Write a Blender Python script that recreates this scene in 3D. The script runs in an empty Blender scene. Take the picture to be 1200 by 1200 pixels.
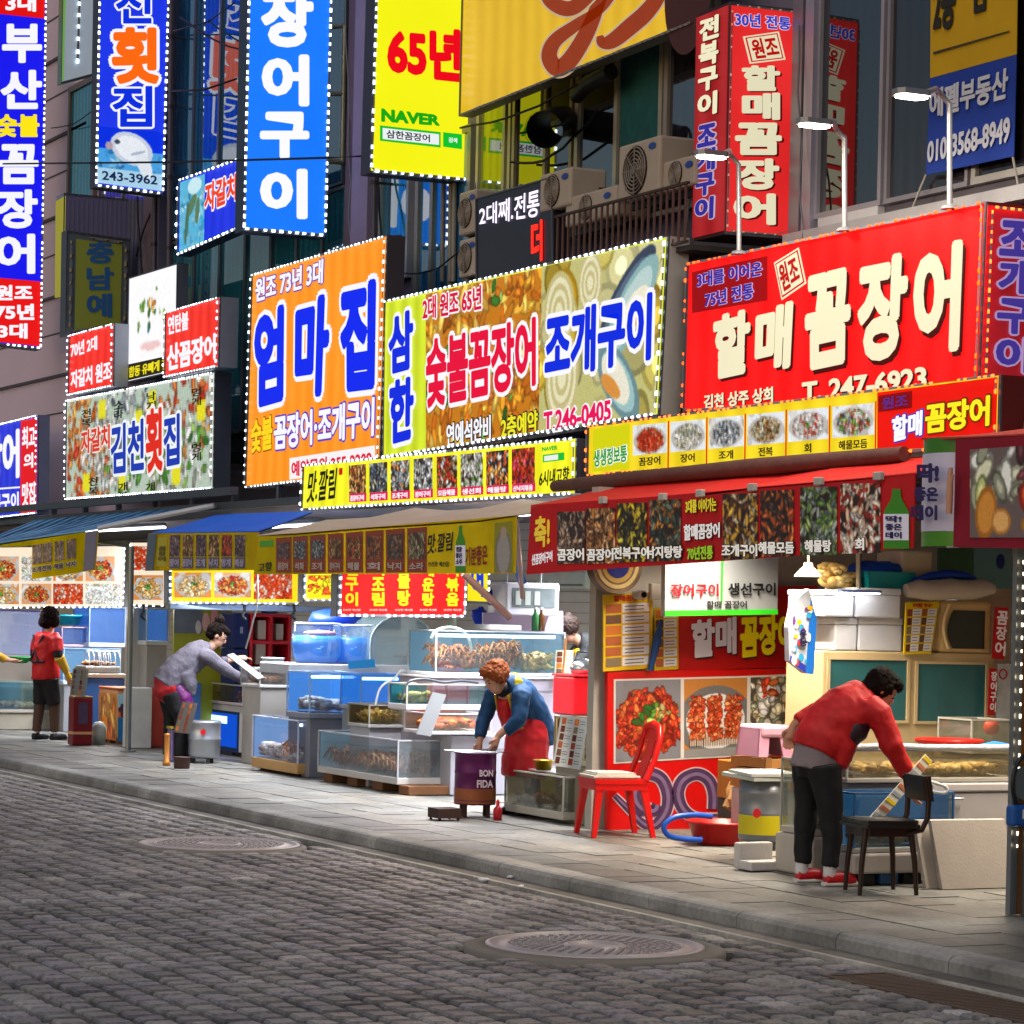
import bpy, bmesh, math, random
import numpy as np
from mathutils import Vector, Matrix
S = bpy.context.scene
COL = S.collection
PI = math.pi
# ------------------------------------------------------------------ camera, sky, light, exposure
F_PX, TH, RHO, HZ, EYE = 3200.0, math.radians(26.4), math.radians(1.3), 118.0, 1.63
cam_d = bpy.data.cameras.new('camera'); cam = bpy.data.objects.new('camera', cam_d); COL.objects.link(cam)
cam_d.sensor_width = 36.0; cam_d.lens = 36.0*F_PX/1200.0; cam_d.clip_start = 0.5; cam_d.clip_end = 400.0
FW = Vector((-math.cos(TH), math.sin(TH), 0)); RT = Vector((math.sin(TH), math.cos(TH), 0)); UP = Vector((0, 0, 1))
cx_ax = RT*math.cos(RHO)+UP*math.sin(RHO)
cy_ax = UP*math.cos(RHO)-RT*math.sin(RHO)
cam.matrix_world = Matrix(((cx_ax.x, cy_ax.x, -FW.x, 0), (cx_ax.y, cy_ax.y, -FW.y, 0), (cx_ax.z, cy_ax.z, -FW.z, EYE), (0, 0, 0, 1)))
cam_d.shift_x = HZ*math.sin(RHO)/1200.0; cam_d.shift_y = HZ*math.cos(RHO)/1200.0
S.camera = cam
w = bpy.data.worlds.new('World'); S.world = w; w.use_nodes = True
nt = w.node_tree; nt.nodes.clear()
sky = nt.nodes.new('ShaderNodeTexSky'); sky.sky_type = 'NISHITA'; sky.sun_disc = False
sky.sun_elevation = math.radians(20.0); sky.sun_rotation = math.radians(160.0)
bg = nt.nodes.new('ShaderNodeBackground'); bg.inputs[1].default_value = 0.07
ow = nt.nodes.new('ShaderNodeOutputWorld'); nt.links.new(sky.outputs[0], bg.inputs[0]); nt.links.new(bg.outputs[0], ow.inputs[0])
sd = bpy.data.lights.new('street_fill', 'SUN'); sd.energy = 0.85; sd.angle = math.radians(35); sd.color = (1.0, 0.93, 0.88)  # soft sun-type fill added in place of street lamps out of view
so = bpy.data.objects.new('street_fill', sd); COL.objects.link(so)
so.rotation_euler = Vector((-0.55, 0.62, -1.25)).to_track_quat('-Z', 'Y').to_euler()
S.view_settings.view_transform = 'Standard'; S.view_settings.look = 'None'; S.view_settings.exposure = 0.0; S.view_settings.gamma = 1.0
S.render.engine = 'CYCLES'
S.cycles.use_denoising = True; S.cycles.max_bounces = 7; S.cycles.transparent_max_bounces = 16
S.cycles.diffuse_bounces = 3; S.cycles.glossy_bounces = 3; S.cycles.transmission_bounces = 4; S.cycles.sample_clamp_indirect = 4.0
S.cycles.caustics_reflective = False; S.cycles.caustics_refractive = False

# ------------------------------------------------------------------ photograph pixel -> point on a real plane
def ray(px, py):
    dx, dy = px-600.0, 600.0-py
    a = dx*math.cos(RHO)-dy*math.sin(RHO); b = dx*math.sin(RHO)+dy*math.cos(RHO)
    return FW+RT*(a/F_PX)+UP*((b+HZ)/F_PX)
EYEV = Vector((0, 0, EYE))
def onY(px, py, y):
    r = ray(px, py); return EYEV+r*(y/r.y)
def onX(px, py, x):
    r = ray(px, py); return EYEV+r*(x/r.x)
def onZ(px, py, z=0.0):
    r = ray(px, py); return EYEV+r*((z-EYE)/r.z)
def on(P, px, py):
    return {'x': onX, 'y': onY, 'z': onZ}[P[0]](px, py, P[1])
def nrm(P):
    return {'x': Vector((1, 0, 0)), 'y': Vector((0, -1, 0)), 'z': Vector((0, 0, 1))}[P[0]]

# ------------------------------------------------------------------ materials
def lin(h):
    if isinstance(h, str):
        h = h.lstrip('#'); c = [int(h[i:i+2], 16)/255.0 for i in (0, 2, 4)]
    else: c = list(h)
    return tuple(v/12.92 if v <= .04045 else ((v+.055)/1.055)**2.4 for v in c)
MC = {}
def mat(col='#808080', rough=.55, metal=0.0, emit=0.0, var=.12, scale=6.0, bump=0.0, bscale=60.0, spec=.4, ecol=None, evar=0.0, sample=True, coat=0.0, alpha=1.0, attr=None):
    key = (col, rough, metal, emit, var, scale, bump, bscale, spec, ecol, evar, sample, coat, alpha, attr)
    if key in MC: return MC[key]
    m = bpy.data.materials.new('material'); m.use_nodes = True
    n = m.node_tree.nodes; L = m.node_tree.links; p = n['Principled BSDF']
    c = lin(col); full = c
    if emit >= .5 and emit < 1.05: c = tuple(v*.15 for v in c); spec = .12; rough = max(rough, .5)
    tc = n.new('ShaderNodeTexCoord'); ns = n.new('ShaderNodeTexNoise'); ns.inputs['Scale'].default_value = scale; ns.inputs['Detail'].default_value = 4.0
    L.new(tc.outputs['Object'], ns.inputs['Vector'])
    if attr:
        at = n.new('ShaderNodeAttribute'); at.attribute_name = attr; csock = at.outputs['Color']
        dm = n.new('ShaderNodeVectorMath'); dm.operation = 'SCALE'; dm.inputs['Scale'].default_value = .15 if emit > .5 else 1.0; L.new(csock, dm.inputs[0])
    else:
        mx = n.new('ShaderNodeMixRGB'); mx.inputs[1].default_value = (*[v*(1-var) for v in c], 1); mx.inputs[2].default_value = (*[min(1, v*(1+var)) for v in c], 1)
        L.new(ns.outputs['Fac'], mx.inputs[0]); csock = mx.outputs[0]
    L.new(dm.outputs[0] if attr else csock, p.inputs['Base Color'])
    p.inputs['Roughness'].default_value = rough; p.inputs['Metallic'].default_value = metal
    p.inputs['Specular IOR Level'].default_value = spec; p.inputs['Coat Weight'].default_value = coat; p.inputs['Alpha'].default_value = alpha
    if bump:
        nb = n.new('ShaderNodeTexNoise'); nb.inputs['Scale'].default_value = bscale; nb.inputs['Detail'].default_value = 6.0
        L.new(tc.outputs['Object'], nb.inputs['Vector'])
        bp = n.new('ShaderNodeBump'); bp.inputs['Strength'].default_value = bump; bp.inputs['Distance'].default_value = .02
        L.new(nb.outputs['Fac'], bp.inputs['Height']); L.new(bp.outputs[0], p.inputs['Normal'])
    if emit:
        if attr: L.new(csock, p.inputs['Emission Color'])
        else:
            e = lin(ecol) if ecol else full
            if evar:                                   # uneven tubes behind a backlit face
                wv = n.new('ShaderNodeTexNoise'); wv.inputs['Scale'].default_value = 1.6; L.new(tc.outputs['Object'], wv.inputs['Vector'])
                me = n.new('ShaderNodeMixRGB'); me.inputs[1].default_value = (*[v*(1-evar) for v in e], 1)
                me.inputs[2].default_value = (*[min(1.2, v*(1+evar)+evar*.12) for v in e], 1)
                bd = n.new('ShaderNodeTexWave'); bd.bands_direction = 'X'; bd.inputs['Scale'].default_value = 1.1; bd.inputs['Distortion'].default_value = 1.5; L.new(tc.outputs['Object'], bd.inputs['Vector'])
                av = n.new('ShaderNodeMixRGB'); av.inputs[0].default_value = .4; L.new(wv.outputs['Fac'], av.inputs[1]); L.new(bd.outputs['Fac'], av.inputs[2])
                L.new(av.outputs[0], me.inputs[0]); L.new(me.outputs[0], p.inputs['Emission Color'])
            else: p.inputs['Emission Color'].default_value = (*e, 1)
        p.inputs['Emission Strength'].default_value = emit
        if not sample: m.cycles.emission_sampling = 'NONE'
    MC[key] = m; return m
def mglass(tint='#a8c0c8', haze=.25, gloss=.12, rough=.05):
    key = ('g', tint, haze, gloss, rough)
    if key in MC: return MC[key]
    m = bpy.data.materials.new('glass'); m.use_nodes = True; n = m.node_tree.nodes; L = m.node_tree.links; n.clear()
    o = n.new('ShaderNodeOutputMaterial'); t = n.new('ShaderNodeBsdfTransparent'); d = n.new('ShaderNodeBsdfDiffuse'); g = n.new('ShaderNodeBsdfGlossy')
    t.inputs[0].default_value = (*[v**.14 for v in lin(tint)], 1); d.inputs[0].default_value = (*lin(tint), 1); g.inputs['Roughness'].default_value = rough
    ns = n.new('ShaderNodeTexNoise'); ns.inputs['Scale'].default_value = 5.0; ns.inputs['Detail'].default_value = 5.0
    mr = n.new('ShaderNodeMapRange'); mr.inputs['To Min'].default_value = haze*.6; mr.inputs['To Max'].default_value = min(1, haze*1.4)
    L.new(ns.outputs['Fac'], mr.inputs['Value'])
    m1 = n.new('ShaderNodeMixShader'); m2 = n.new('ShaderNodeMixShader'); m2.inputs[0].default_value = gloss
    L.new(mr.outputs[0], m1.inputs[0]); L.new(t.outputs[0], m1.inputs[1]); L.new(d.outputs[0], m1.inputs[2])
    L.new(m1.outputs[0], m2.inputs[1]); L.new(g.outputs[0], m2.inputs[2]); L.new(m2.outputs[0], o.inputs[0])
    MC[key] = m; return m

def mtrans(col):
    """thin printed cloth that lets the stall light through"""
    key = ('t', col)
    if key in MC: return MC[key]
    m = bpy.data.materials.new('cloth'); m.use_nodes = True; n = m.node_tree.nodes; L = m.node_tree.links; n.clear(); c = lin(col)
    o = n.new('ShaderNodeOutputMaterial'); d = n.new('ShaderNodeBsdfDiffuse'); t = n.new('ShaderNodeBsdfTranslucent'); mx = n.new('ShaderNodeMixShader'); mx.inputs[0].default_value = .55
    tc = n.new('ShaderNodeTexCoord'); ns = n.new('ShaderNodeTexNoise'); ns.inputs['Scale'].default_value = 3.0; L.new(tc.outputs['Object'], ns.inputs['Vector'])
    cm = n.new('ShaderNodeMixRGB'); cm.inputs[1].default_value = (*[v*.8 for v in c], 1); cm.inputs[2].default_value = (*[min(1, v*1.2) for v in c], 1); L.new(ns.outputs['Fac'], cm.inputs[0])
    bp = n.new('ShaderNodeBump'); bp.inputs['Strength'].default_value = .3; bp.inputs['Distance'].default_value = .05; L.new(ns.outputs['Fac'], bp.inputs['Height'])
    for q in (d, t): L.new(cm.outputs[0], q.inputs[0]); L.new(bp.outputs[0], q.inputs['Normal'])
    L.new(d.outputs[0], mx.inputs[1]); L.new(t.outputs[0], mx.inputs[2]); L.new(mx.outputs[0], o.inputs[0]); MC[key] = m; return m

# ------------------------------------------------------------------ mesh building
class MB:
    def __init__(s): s.v = []; s.f = []; s.m = []; s.k = 0; s.sm = []
    def add(s, vs, fs, smooth=False):
        b = len(s.v); s.v += [tuple(v) for v in vs]
        for f in fs: s.f.append([b+i for i in f]); s.m.append(s.k); s.sm.append(smooth)
        return s
    def mi(s, k): s.k = k; return s
    def box(s, x0, x1, y0, y1, z0, z1):
        vs = [(x, y, z) for z in (z0, z1) for y in (y0, y1) for x in (x0, x1)]
        return s.add(vs, [(0, 2, 3, 1), (4, 5, 7, 6), (0, 1, 5, 4), (2, 6, 7, 3), (0, 4, 6, 2), (1, 3, 7, 5)])
    def bbox(s, x0, x1, y0, y1, z0, z1, b=.01):          # bevelled box
        bm = bmesh.new(); bmesh.ops.create_cube(bm, size=1)
        for v in bm.verts: v.co = Vector(((x0+x1)/2+v.co.x*(x1-x0), (y0+y1)/2+v.co.y*(y1-y0), (z0+z1)/2+v.co.z*(z1-z0)))
        bmesh.ops.bevel(bm, geom=list(bm.edges), offset=b, segments=2, affect='EDGES', profile=.5)
        bm.verts.ensure_lookup_table(); s.add([v.co for v in bm.verts], [[v.index for v in f.verts] for f in bm.faces]); bm.free(); return s
    def quad(s, a, b, c, d): return s.add([a, b, c, d], [(0, 1, 2, 3)])
    def slab(s, pts, off):                               # polygon given thickness along off
        n = len(pts); off = Vector(off); vs = [Vector(p) for p in pts]+[Vector(p)+off for p in pts]
        return s.add(vs, [list(range(n))[::-1], [n+i for i in range(n)]]+[(i, (i+1) % n, n+(i+1) % n, n+i) for i in range(n)])
    def tube(s, pts, r, n=8, cap=True):
        pts = [Vector(p) for p in pts]; N = len(pts); rs = r if isinstance(r, (list, tuple)) else [r]*N
        vs = []; pu = None
        for i, p in enumerate(pts):
            d = (pts[min(i+1, N-1)]-pts[max(i-1, 0)]).normalized()
            u = (pu-d*pu.dot(d)) if pu else d.cross(Vector((0, 0, 1)) if abs(d.z) < .9 else Vector((1, 0, 0)))
            u = u.normalized(); pu = u; q = d.cross(u)
            for k in range(n):
                a = 2*PI*k/n; vs.append(p+(u*math.cos(a)+q*math.sin(a))*rs[i])
        fs = [(i*n+k, i*n+(k+1) % n, (i+1)*n+(k+1) % n, (i+1)*n+k) for i in range(N-1) for k in range(n)]
        s.add(vs, fs, True)
        if cap: s.add([vs[k] for k in range(n)], [list(range(n))[::-1]]); s.add([vs[(N-1)*n+k] for k in range(n)], [list(range(n))])
        return s
    def lathe(s, prof, c, n=20, sx=1., sy=1.):           # profile (r, z) about the vertical through c
        c = Vector(c); vs = [(c.x+r*sx*math.cos(2*PI*k/n), c.y+r*sy*math.sin(2*PI*k/n), c.z+z) for r, z in prof for k in range(n)]
        N = len(prof); return s.add(vs, [(i*n+k, i*n+(k+1) % n, (i+1)*n+(k+1) % n, (i+1)*n+k) for i in range(N-1) for k in range(n)], True)
    def blob(s, c, rx, ry, rz, n=8, m=5, rot=0., jit=0., rnd=random):
        c = Vector(c); vs = [c+Vector((0, 0, rz))]; R = Matrix.Rotation(rot, 3, 'Z')
        for i in range(1, m):
            t = PI*i/m
            for k in range(n):
                a = 2*PI*k/n; j = 1+rnd.uniform(-jit, jit)
                vs.append(c+R @ Vector((rx*math.sin(t)*math.cos(a)*j, ry*math.sin(t)*math.sin(a)*j, rz*math.cos(t)*j)))
        vs.append(c-Vector((0, 0, rz))); fs = [(0, 1+k, 1+(k+1) % n) for k in range(n)]
        for i in range(m-2):
            for k in range(n): fs.append((1+i*n+k, 1+(i+1)*n+k, 1+(i+1)*n+(k+1) % n, 1+i*n+(k+1) % n))
        e = len(vs)-1; b = 1+(m-2)*n; fs += [(b+k, e, b+(k+1) % n) for k in range(n)]
        return s.add(vs, fs, True)
    def build(s, name, mats, parent=None, flip=False):
        me = bpy.data.meshes.new(name); me.from_pydata(s.v, [], s.f); me.update()
        for m in (mats if isinstance(mats, (list, tuple)) else [mats]): me.materials.append(m)
        me.polygons.foreach_set('material_index', s.m); me.polygons.foreach_set('use_smooth', s.sm)
        o = bpy.data.objects.new(name, me); COL.objects.link(o)
        if parent is not None:
            o.parent = parent; o.matrix_parent_inverse = Matrix.Translation(-parent.location)
        return o
def tag(o, label, cat, group=None, kind=None):
    o['label'] = label; o['category'] = cat
    if group: o['group'] = group
    if kind: o['kind'] = kind
    return o
def thing(name, label, cat, loc, group=None):
    o = bpy.data.objects.new(name, None); COL.objects.link(o); o.location = Vector(loc); o.empty_display_size = .2
    return tag(o, label, cat, group)
def struct(name, mb, m):
    o = mb.build(name, m); o['kind'] = 'structure'; return o
def box3(pxl, pxc, pxr, pyb, pyt, y0=None, z0=0.0):
    """street face from pxl to pxc, its end face from pxc to pxr; near bottom corner at (pxc, pyb)."""
    c = onZ(pxc, pyb, z0) if y0 is None else onY(pxc, pyb, y0)
    x1, y0 = c.x, c.y; z0 = c.z; z1 = onY(pxc, pyt, y0).z
    x0 = onY(pxl, pyb, y0).x; y1 = onX(pxr, pyb, x1).y
    return x0, x1, y0, y1, z0, z1
def faceX(x, pxl, pxr, pyb, pyt):
    """rectangle on the plane X = x: y0, y1, z0, z1."""
    a = onX(pxl, pyb, x); b = onX(pxr, pyt, x); return a.y, b.y, a.z, b.z

# ------------------------------------------------------------------ lettering
_G = {}
def glyphs(t, spacing=1.0, line=1.0):
    k = (t, spacing)
    if k not in _G:
        c = bpy.data.curves.new('lettering', 'FONT'); c.body = t; c.size = 1; c.offset = .016; c.resolution_u = 3; c.space_character = spacing; c.space_line = line
        o = bpy.data.objects.new('lettering', c)
        me = bpy.data.meshes.new_from_object(o)
        bpy.data.objects.remove(o); bpy.data.curves.remove(c)
        vs = np.array([v.co[:2] for v in me.vertices]) if len(me.vertices) else np.zeros((1, 2)); fs = [list(p.vertices) for p in me.polygons]
        bpy.data.meshes.remove(me); _G[k] = (vs, fs)
    return _G[k]
def write(parent, P, q, t, col, bold=.02, out=None, outr=.07, emit=.95, lift=.012, shadow=None, name='lettering', shear=0.0, spacing=1.0, vertical=False, sample=False, rough=.5):
    """Text t laid into the photo quad q = [TL, TR, BR, BL] (or x0,y0,x1,y1) on plane P; bold strokes are shifted copies a hair apart."""
    if len(q) == 4 and not isinstance(q[0], (tuple, list)):
        x0, y0, x1, y1 = q; q = [(x0, y0), (x1, y0), (x1, y1), (x0, y1)]
    W4 = [on(P, *p) for p in q]; N = nrm(P)
    if vertical:
        mb = None; n = len(t)
        for i, ch in enumerate(t):
            if ch == ' ': continue
            f0, f1 = (i+.04)/n, (i+.96)/n
            L0 = lerp2(q[0], q[3], f0); R0 = lerp2(q[1], q[2], f0); L1 = lerp2(q[0], q[3], f1); R1 = lerp2(q[1], q[2], f1)
            mb = _write(mb, P, [L0, R0, R1, L1], ch, bold, out, outr, lift, shadow, shear, 1.0, N)
    else: mb = _write(None, P, q, t, bold, out, outr, lift, shadow, shear, spacing, N)
    ms = []
    for c in (col, out, shadow):
        c = c or '#000000'
        ms.append(mat(c, rough, emit=emit, var=.03, sample=sample) if emit else mat(c, rough, var=.05))
    return mb.build(name, ms, parent)
def lerp2(a, b, f): return (a[0]+(b[0]-a[0])*f, a[1]+(b[1]-a[1])*f)
def _write(mb, P, q, t, bold, out, outr, lift, shadow, shear, spacing, N):
    mb = mb or MB(); W4 = [on(P, *p) for p in q]
    bold *= .62
    vs, fs = glyphs(t, spacing); lo = vs.min(0)-bold; hi = vs.max(0)+bold; sz = np.maximum(hi-lo, 1e-3)
    if shear: sz = sz+np.array([abs(shear)*sz[1], 0])
    T0, T1, T2, T3 = [np.array(p) for p in W4]; NN = np.array(N)
    def lay(off, dz, k):
        u = (vs+np.array(off)-lo); u[:, 0] += shear*u[:, 1]; u = u/sz
        mb.mi(k)
        A = u[:, :1]; B = u[:, 1:]
        top = T0+(T1-T0)*A; bot = T3+(T2-T3)*A; pts = (bot+(top-bot)*B+NN*dz).tolist()
        mb.add(pts, fs)
    z = lift
    if shadow:
        for k in range(6): lay((.05+.035*math.cos(k*PI/3), -.05+.035*math.sin(k*PI/3)), z, 2); z += .0004
    if out:
        for k in range(12): lay((outr*math.cos(k*PI/6), outr*math.sin(k*PI/6)), z, 1); z += .0004
    lay((0, 0), z, 0); z += .0004
    if bold > .004:
        for k in range(8): lay((bold*math.cos(k*PI/4), bold*math.sin(k*PI/4)), z, 0); z += .0004
    return mb

# ------------------------------------------------------------------ printed pictures: painted as a colour attribute over a fine grid
class Paint:
    def __init__(s, w, h, bg='#ffffff'):
        s.w, s.h = w, h; s.a = np.empty((h, w, 3)); s.a[:] = hx(bg); s.Y, s.X = np.mgrid[0:h, 0:w]; s.X = (s.X+.5)/w; s.Y = (s.Y+.5)/h; s.asp = w/h
    def ell(s, cx, cy, rx, ry, col, ang=0., edge=None, hi=None):
        dx = (s.X-cx)*s.asp; dy = s.Y-cy; c, n = math.cos(ang), math.sin(ang)
        d = ((dx*c+dy*n)/rx)**2+((-dx*n+dy*c)/ry)**2
        s.a[d < 1] = hx(edge) if edge else hx(col)
        if edge: s.a[d < .6] = hx(col)
        if hi: s.a[d < .15] = hx(hi)
        return s
    def rect(s, x0, y0, x1, y1, col): s.a[(s.X >= x0) & (s.X <= x1) & (s.Y >= y0) & (s.Y <= y1)] = hx(col); return s
    def pile(s, cx, cy, rx, ry, n, size, pal, rnd, asp=2.0, edge=.55, hi=True):
        for i in range(n):
            r = math.sqrt(rnd.random()); t = rnd.random()*2*PI
            x = cx+rx*r*math.cos(t); y = cy+ry*r*math.sin(t)
            c = np.array(hx(rnd.choice(pal)))*rnd.uniform(.75, 1.1); q = size*rnd.uniform(.6, 1.3)
            s.ell(x, y, q*asp**.5, q/asp**.5, tuple(np.clip(c, 0, 1)), rnd.random()*PI, tuple(np.clip(c*edge, 0, 1)), tuple(np.clip(c*1.25+.08, 0, 1)) if hi and rnd.random() < .5 else None)
        return s
    def blur(s, k=1):
        for _ in range(k):
            p = np.pad(s.a, ((1, 1), (1, 1), (0, 0)), 'edge'); s.a = (p[1:-1, 1:-1]*2+p[:-2, 1:-1]+p[2:, 1:-1]+p[1:-1, :-2]+p[1:-1, 2:])/6
        return s
    def noise(s, k, seed=1): s.a = np.clip(s.a*(1+np.random.RandomState(seed).uniform(-k, k, (s.h, s.w, 1))), 0, 1); return s
def hx(c):
    if isinstance(c, str): c = c.lstrip('#'); return [int(c[i:i+2], 16)/255.0 for i in (0, 2, 4)]
    return c
RED = ['#c8321a', '#e0562a', '#b02410', '#e87838', '#d84020']; ORG = ['#e88a3a', '#d8702a', '#f0a850', '#c85a20', '#f4c070']
WHT = ['#f4f0e8', '#e0dcd0', '#c8c8c4', '#fafafa', '#b8b0a4']; GRN = ['#4a8a2a', '#78b040', '#2f6a20', '#a0c860']; GRY = ['#5a6470', '#8a949c', '#3a4450', '#b4bcc0', '#6a7480']
BRN = ['#7a4a28', '#9a6a3a', '#5a3218', '#b88a50', '#c8a070']; SEA = ['#d8d0b0', '#a8b090', '#c0b088', '#808c70', '#e8e0c8']; PUR = ['#6a4a5a', '#8a6a78', '#4a3440', '#a88a90']
def picture(parent, P, q, style, seed, res=36, emit=.95, lift=.010, name='food_picture', frame=None):
    res = int(res*1.5)
    if len(q) == 4 and not isinstance(q[0], (tuple, list)):
        x0, y0, x1, y1 = q; q = [(x0, y0), (x1, y0), (x1, y1), (x0, y1)]
    W4 = [on(P, *p) for p in q]; N = nrm(P); rnd = random.Random(seed)
    ww = ((W4[1]-W4[0]).length+(W4[2]-W4[3]).length)/2; hh = ((W4[3]-W4[0]).length+(W4[2]-W4[1]).length)/2
    w_, h_ = (res, max(6, int(res*hh/ww))) if ww > hh else (max(6, int(res*ww/hh)), res)
    p = Paint(w_, h_); style(p, rnd); p.blur(1); p.noise(.04, seed)
    return grid(parent, W4, N*lift, p, emit, name)
def grid(parent, W4, off, p, emit, name, rough=.45):
    h_, w_ = p.h, p.w
    u = np.linspace(0, 1, w_+1); v = np.linspace(0, 1, h_+1); A = [np.array(x+off) for x in W4]
    UU, VV = np.meshgrid(u, v); UU = UU[..., None]; VV = VV[..., None]
    V = ((A[0]*(1-UU)+A[1]*UU)*(1-VV)+(A[3]*(1-UU)+A[2]*UU)*VV).reshape(-1, 3)
    i = np.arange(h_*w_); r, c = i//w_, i % w_; b = r*(w_+1)+c
    Fc = np.stack([b, b+w_+1, b+w_+2, b+1], 1)
    me = bpy.data.meshes.new(name); me.from_pydata(V.tolist(), [], Fc.tolist()); me.update()
    a = p.a.reshape(-1, 3); a = np.where(a <= .04045, a/12.92, ((a+.055)/1.055)**2.4)
    ca = me.color_attributes.new('Picture', 'FLOAT_COLOR', 'CORNER')
    ca.data.foreach_set('color', np.concatenate([np.repeat(a, 4, 0), np.ones((len(a)*4, 1))], 1).ravel())
    me.materials.append(mat('#808080', rough, emit=emit, attr='Picture', sample=False))
    o = bpy.data.objects.new(name, me); COL.objects.link(o)
    if parent is not None: o.parent = parent; o.matrix_parent_inverse = Matrix.Translation(-parent.location)
    return o
def st_plate(pal, bg='#f0ece6', plate='#ffffff', garnish=True, n=60, s=.07):
    def f(p, r):
        p.a[:] = hx(bg); p.pile(.5, .5, .8, .8, 14, .2, [bg, '#e6e0d8', '#d8d4d0'], r, 1.5, .95, False)
        p.ell(.5, .54, .48*p.asp, .45, plate, 0, '#b8b4b0'); k = min(1, p.asp); p.pile(.5, .54, .38, .36, int(n*2.2*max(1, p.asp)), s*k*.85, pal, r)
        if garnish: p.pile(.5, .5, .12*k/p.asp, .1*k, 8, s*.6*k, GRN, r)
    return f
def st_pile(pal, n=90, s=.09, asp=2.2, bg='#3a2418', garnish=None):
    def f(p, r):
        p.a[:] = hx(bg); p.pile(.5, .5, .66, .66, int(n*1.8*max(1, p.asp)), s*min(1, p.asp**.5)*.8, pal, r, asp)
        if garnish: p.pile(.5, .5, .2, .2, 10, s*.8, garnish, r)
    return f

# ------------------------------------------------------------------ signs
def bulbs(parent, P, q, col, step=.085, r=.017, lift=.03, emit=5.0, sides='trbl', name='light_string', dash=0):
    r *= .62; W4 = [on(P, *p) for p in q]; N = nrm(P); mb = MB()
    E = {'t': (0, 1), 'r': (1, 2), 'b': (2, 3), 'l': (3, 0)}
    prev = None; r0 = r; br_ = random.Random(len(MC)+int(step*1e4))
    for k in sides:
        a, b = W4[E[k][0]], W4[E[k][1]]; L = (b-a).length; n = max(2, int(L/step)); d = (b-a).normalized()
        for i in range(n):
            if dash and i % (dash+1) == dash: continue
            if br_.random() < .03: continue
            r = r0*br_.uniform(.75, 1.2); c = a.lerp(b, (i+.5+br_.uniform(-.12, .12))/n)+N*lift; u = d*(r*1.25); v = d.cross(N)*r*.8
            mb.k = 0; o = len(mb.v); mb.add([c-u-v, c-u+v, c+u+v, c+u-v, c-u*.6+N*r*1.1, c+u*.6+N*r*1.1], [(0, 4, 1), (1, 4, 5, 2), (2, 5, 3), (3, 5, 4, 0)])
            if prev is not None and (Vector(mb.v[prev])-Vector(mb.v[o])).length < step*2.6: mb.f.append([prev+3, prev+2, o+1, o]); mb.m.append(1); mb.sm.append(False)   # the flat strip the lamps sit on
            prev = o
    return mb.build(name, [mat(col, .4, emit=emit, var=.02, sample=False), mat('#74767c', .5)], parent)
def sign(name, label, P, q, depth, face, cat='sign', emit=1.0, evar=.25, case='#6a6c74', border=None, step=.085, sides='trbl', rim=True, group=None, gloss=.35, br=.017, bemit=5.0, sample=True, dash=0):
    """A sign box: housing behind the face, thin raised rim, face panel, string of lights. q = TL, TR, BR, BL pixels."""
    W4 = [on(P, *p) for p in q]; N = nrm(P); c = (W4[0]+W4[1]+W4[2]+W4[3])/4
    t = thing(name, label, cat, c, group)
    cen = c
    big = [cen+(p-cen)*1.0+(p-cen).normalized()*.025 for p in W4]
    MB().slab([p-N*.004 for p in big], -N*depth).build('housing', mat(case, .45, .3, bump=.05), t)
    fm = mat(face, gloss, emit=emit, var=.06, evar=evar if emit else 0, sample=sample, bump=.02, bscale=3.0)
    MB().slab([p+N*.003 for p in W4], -N*.005).build('face_panel', fm, t)
    if rim:
        mb = MB()
        for i in range(4):
            a, b = big[i], big[(i+1) % 4]; a2, b2 = W4[i], W4[(i+1) % 4]
            mb.slab([a-N*.002, b-N*.002, b2-N*.002, a2-N*.002], N*.014)
        mb.build('rim', mat('#55575e', .4, .4), t)
    if border: bulbs(t, P, q, border, step, br, emit=bemit, sides=sides, dash=dash)
    return t
def patch(parent, P, q, col, emit=.9, lift=.007, name='colour_band', rough=.45, evar=.0):
    if len(q) == 4 and not isinstance(q[0], (tuple, list)):
        x0, y0, x1, y1 = q; q = [(x0, y0), (x1, y0), (x1, y1), (x0, y1)]
    N = nrm(P); W4 = [on(P, *p)+N*lift for p in q]
    return MB().slab(W4, -N*.002).build(name, mat(col, rough, emit=emit, var=.05, evar=evar, sample=False), parent)
def leanq(x0, y0, x1, y1, tl=0, bl=0):
    return [(x0, y0+tl), (x1, y0), (x1, y1), (x0, y1+bl)]
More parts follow.
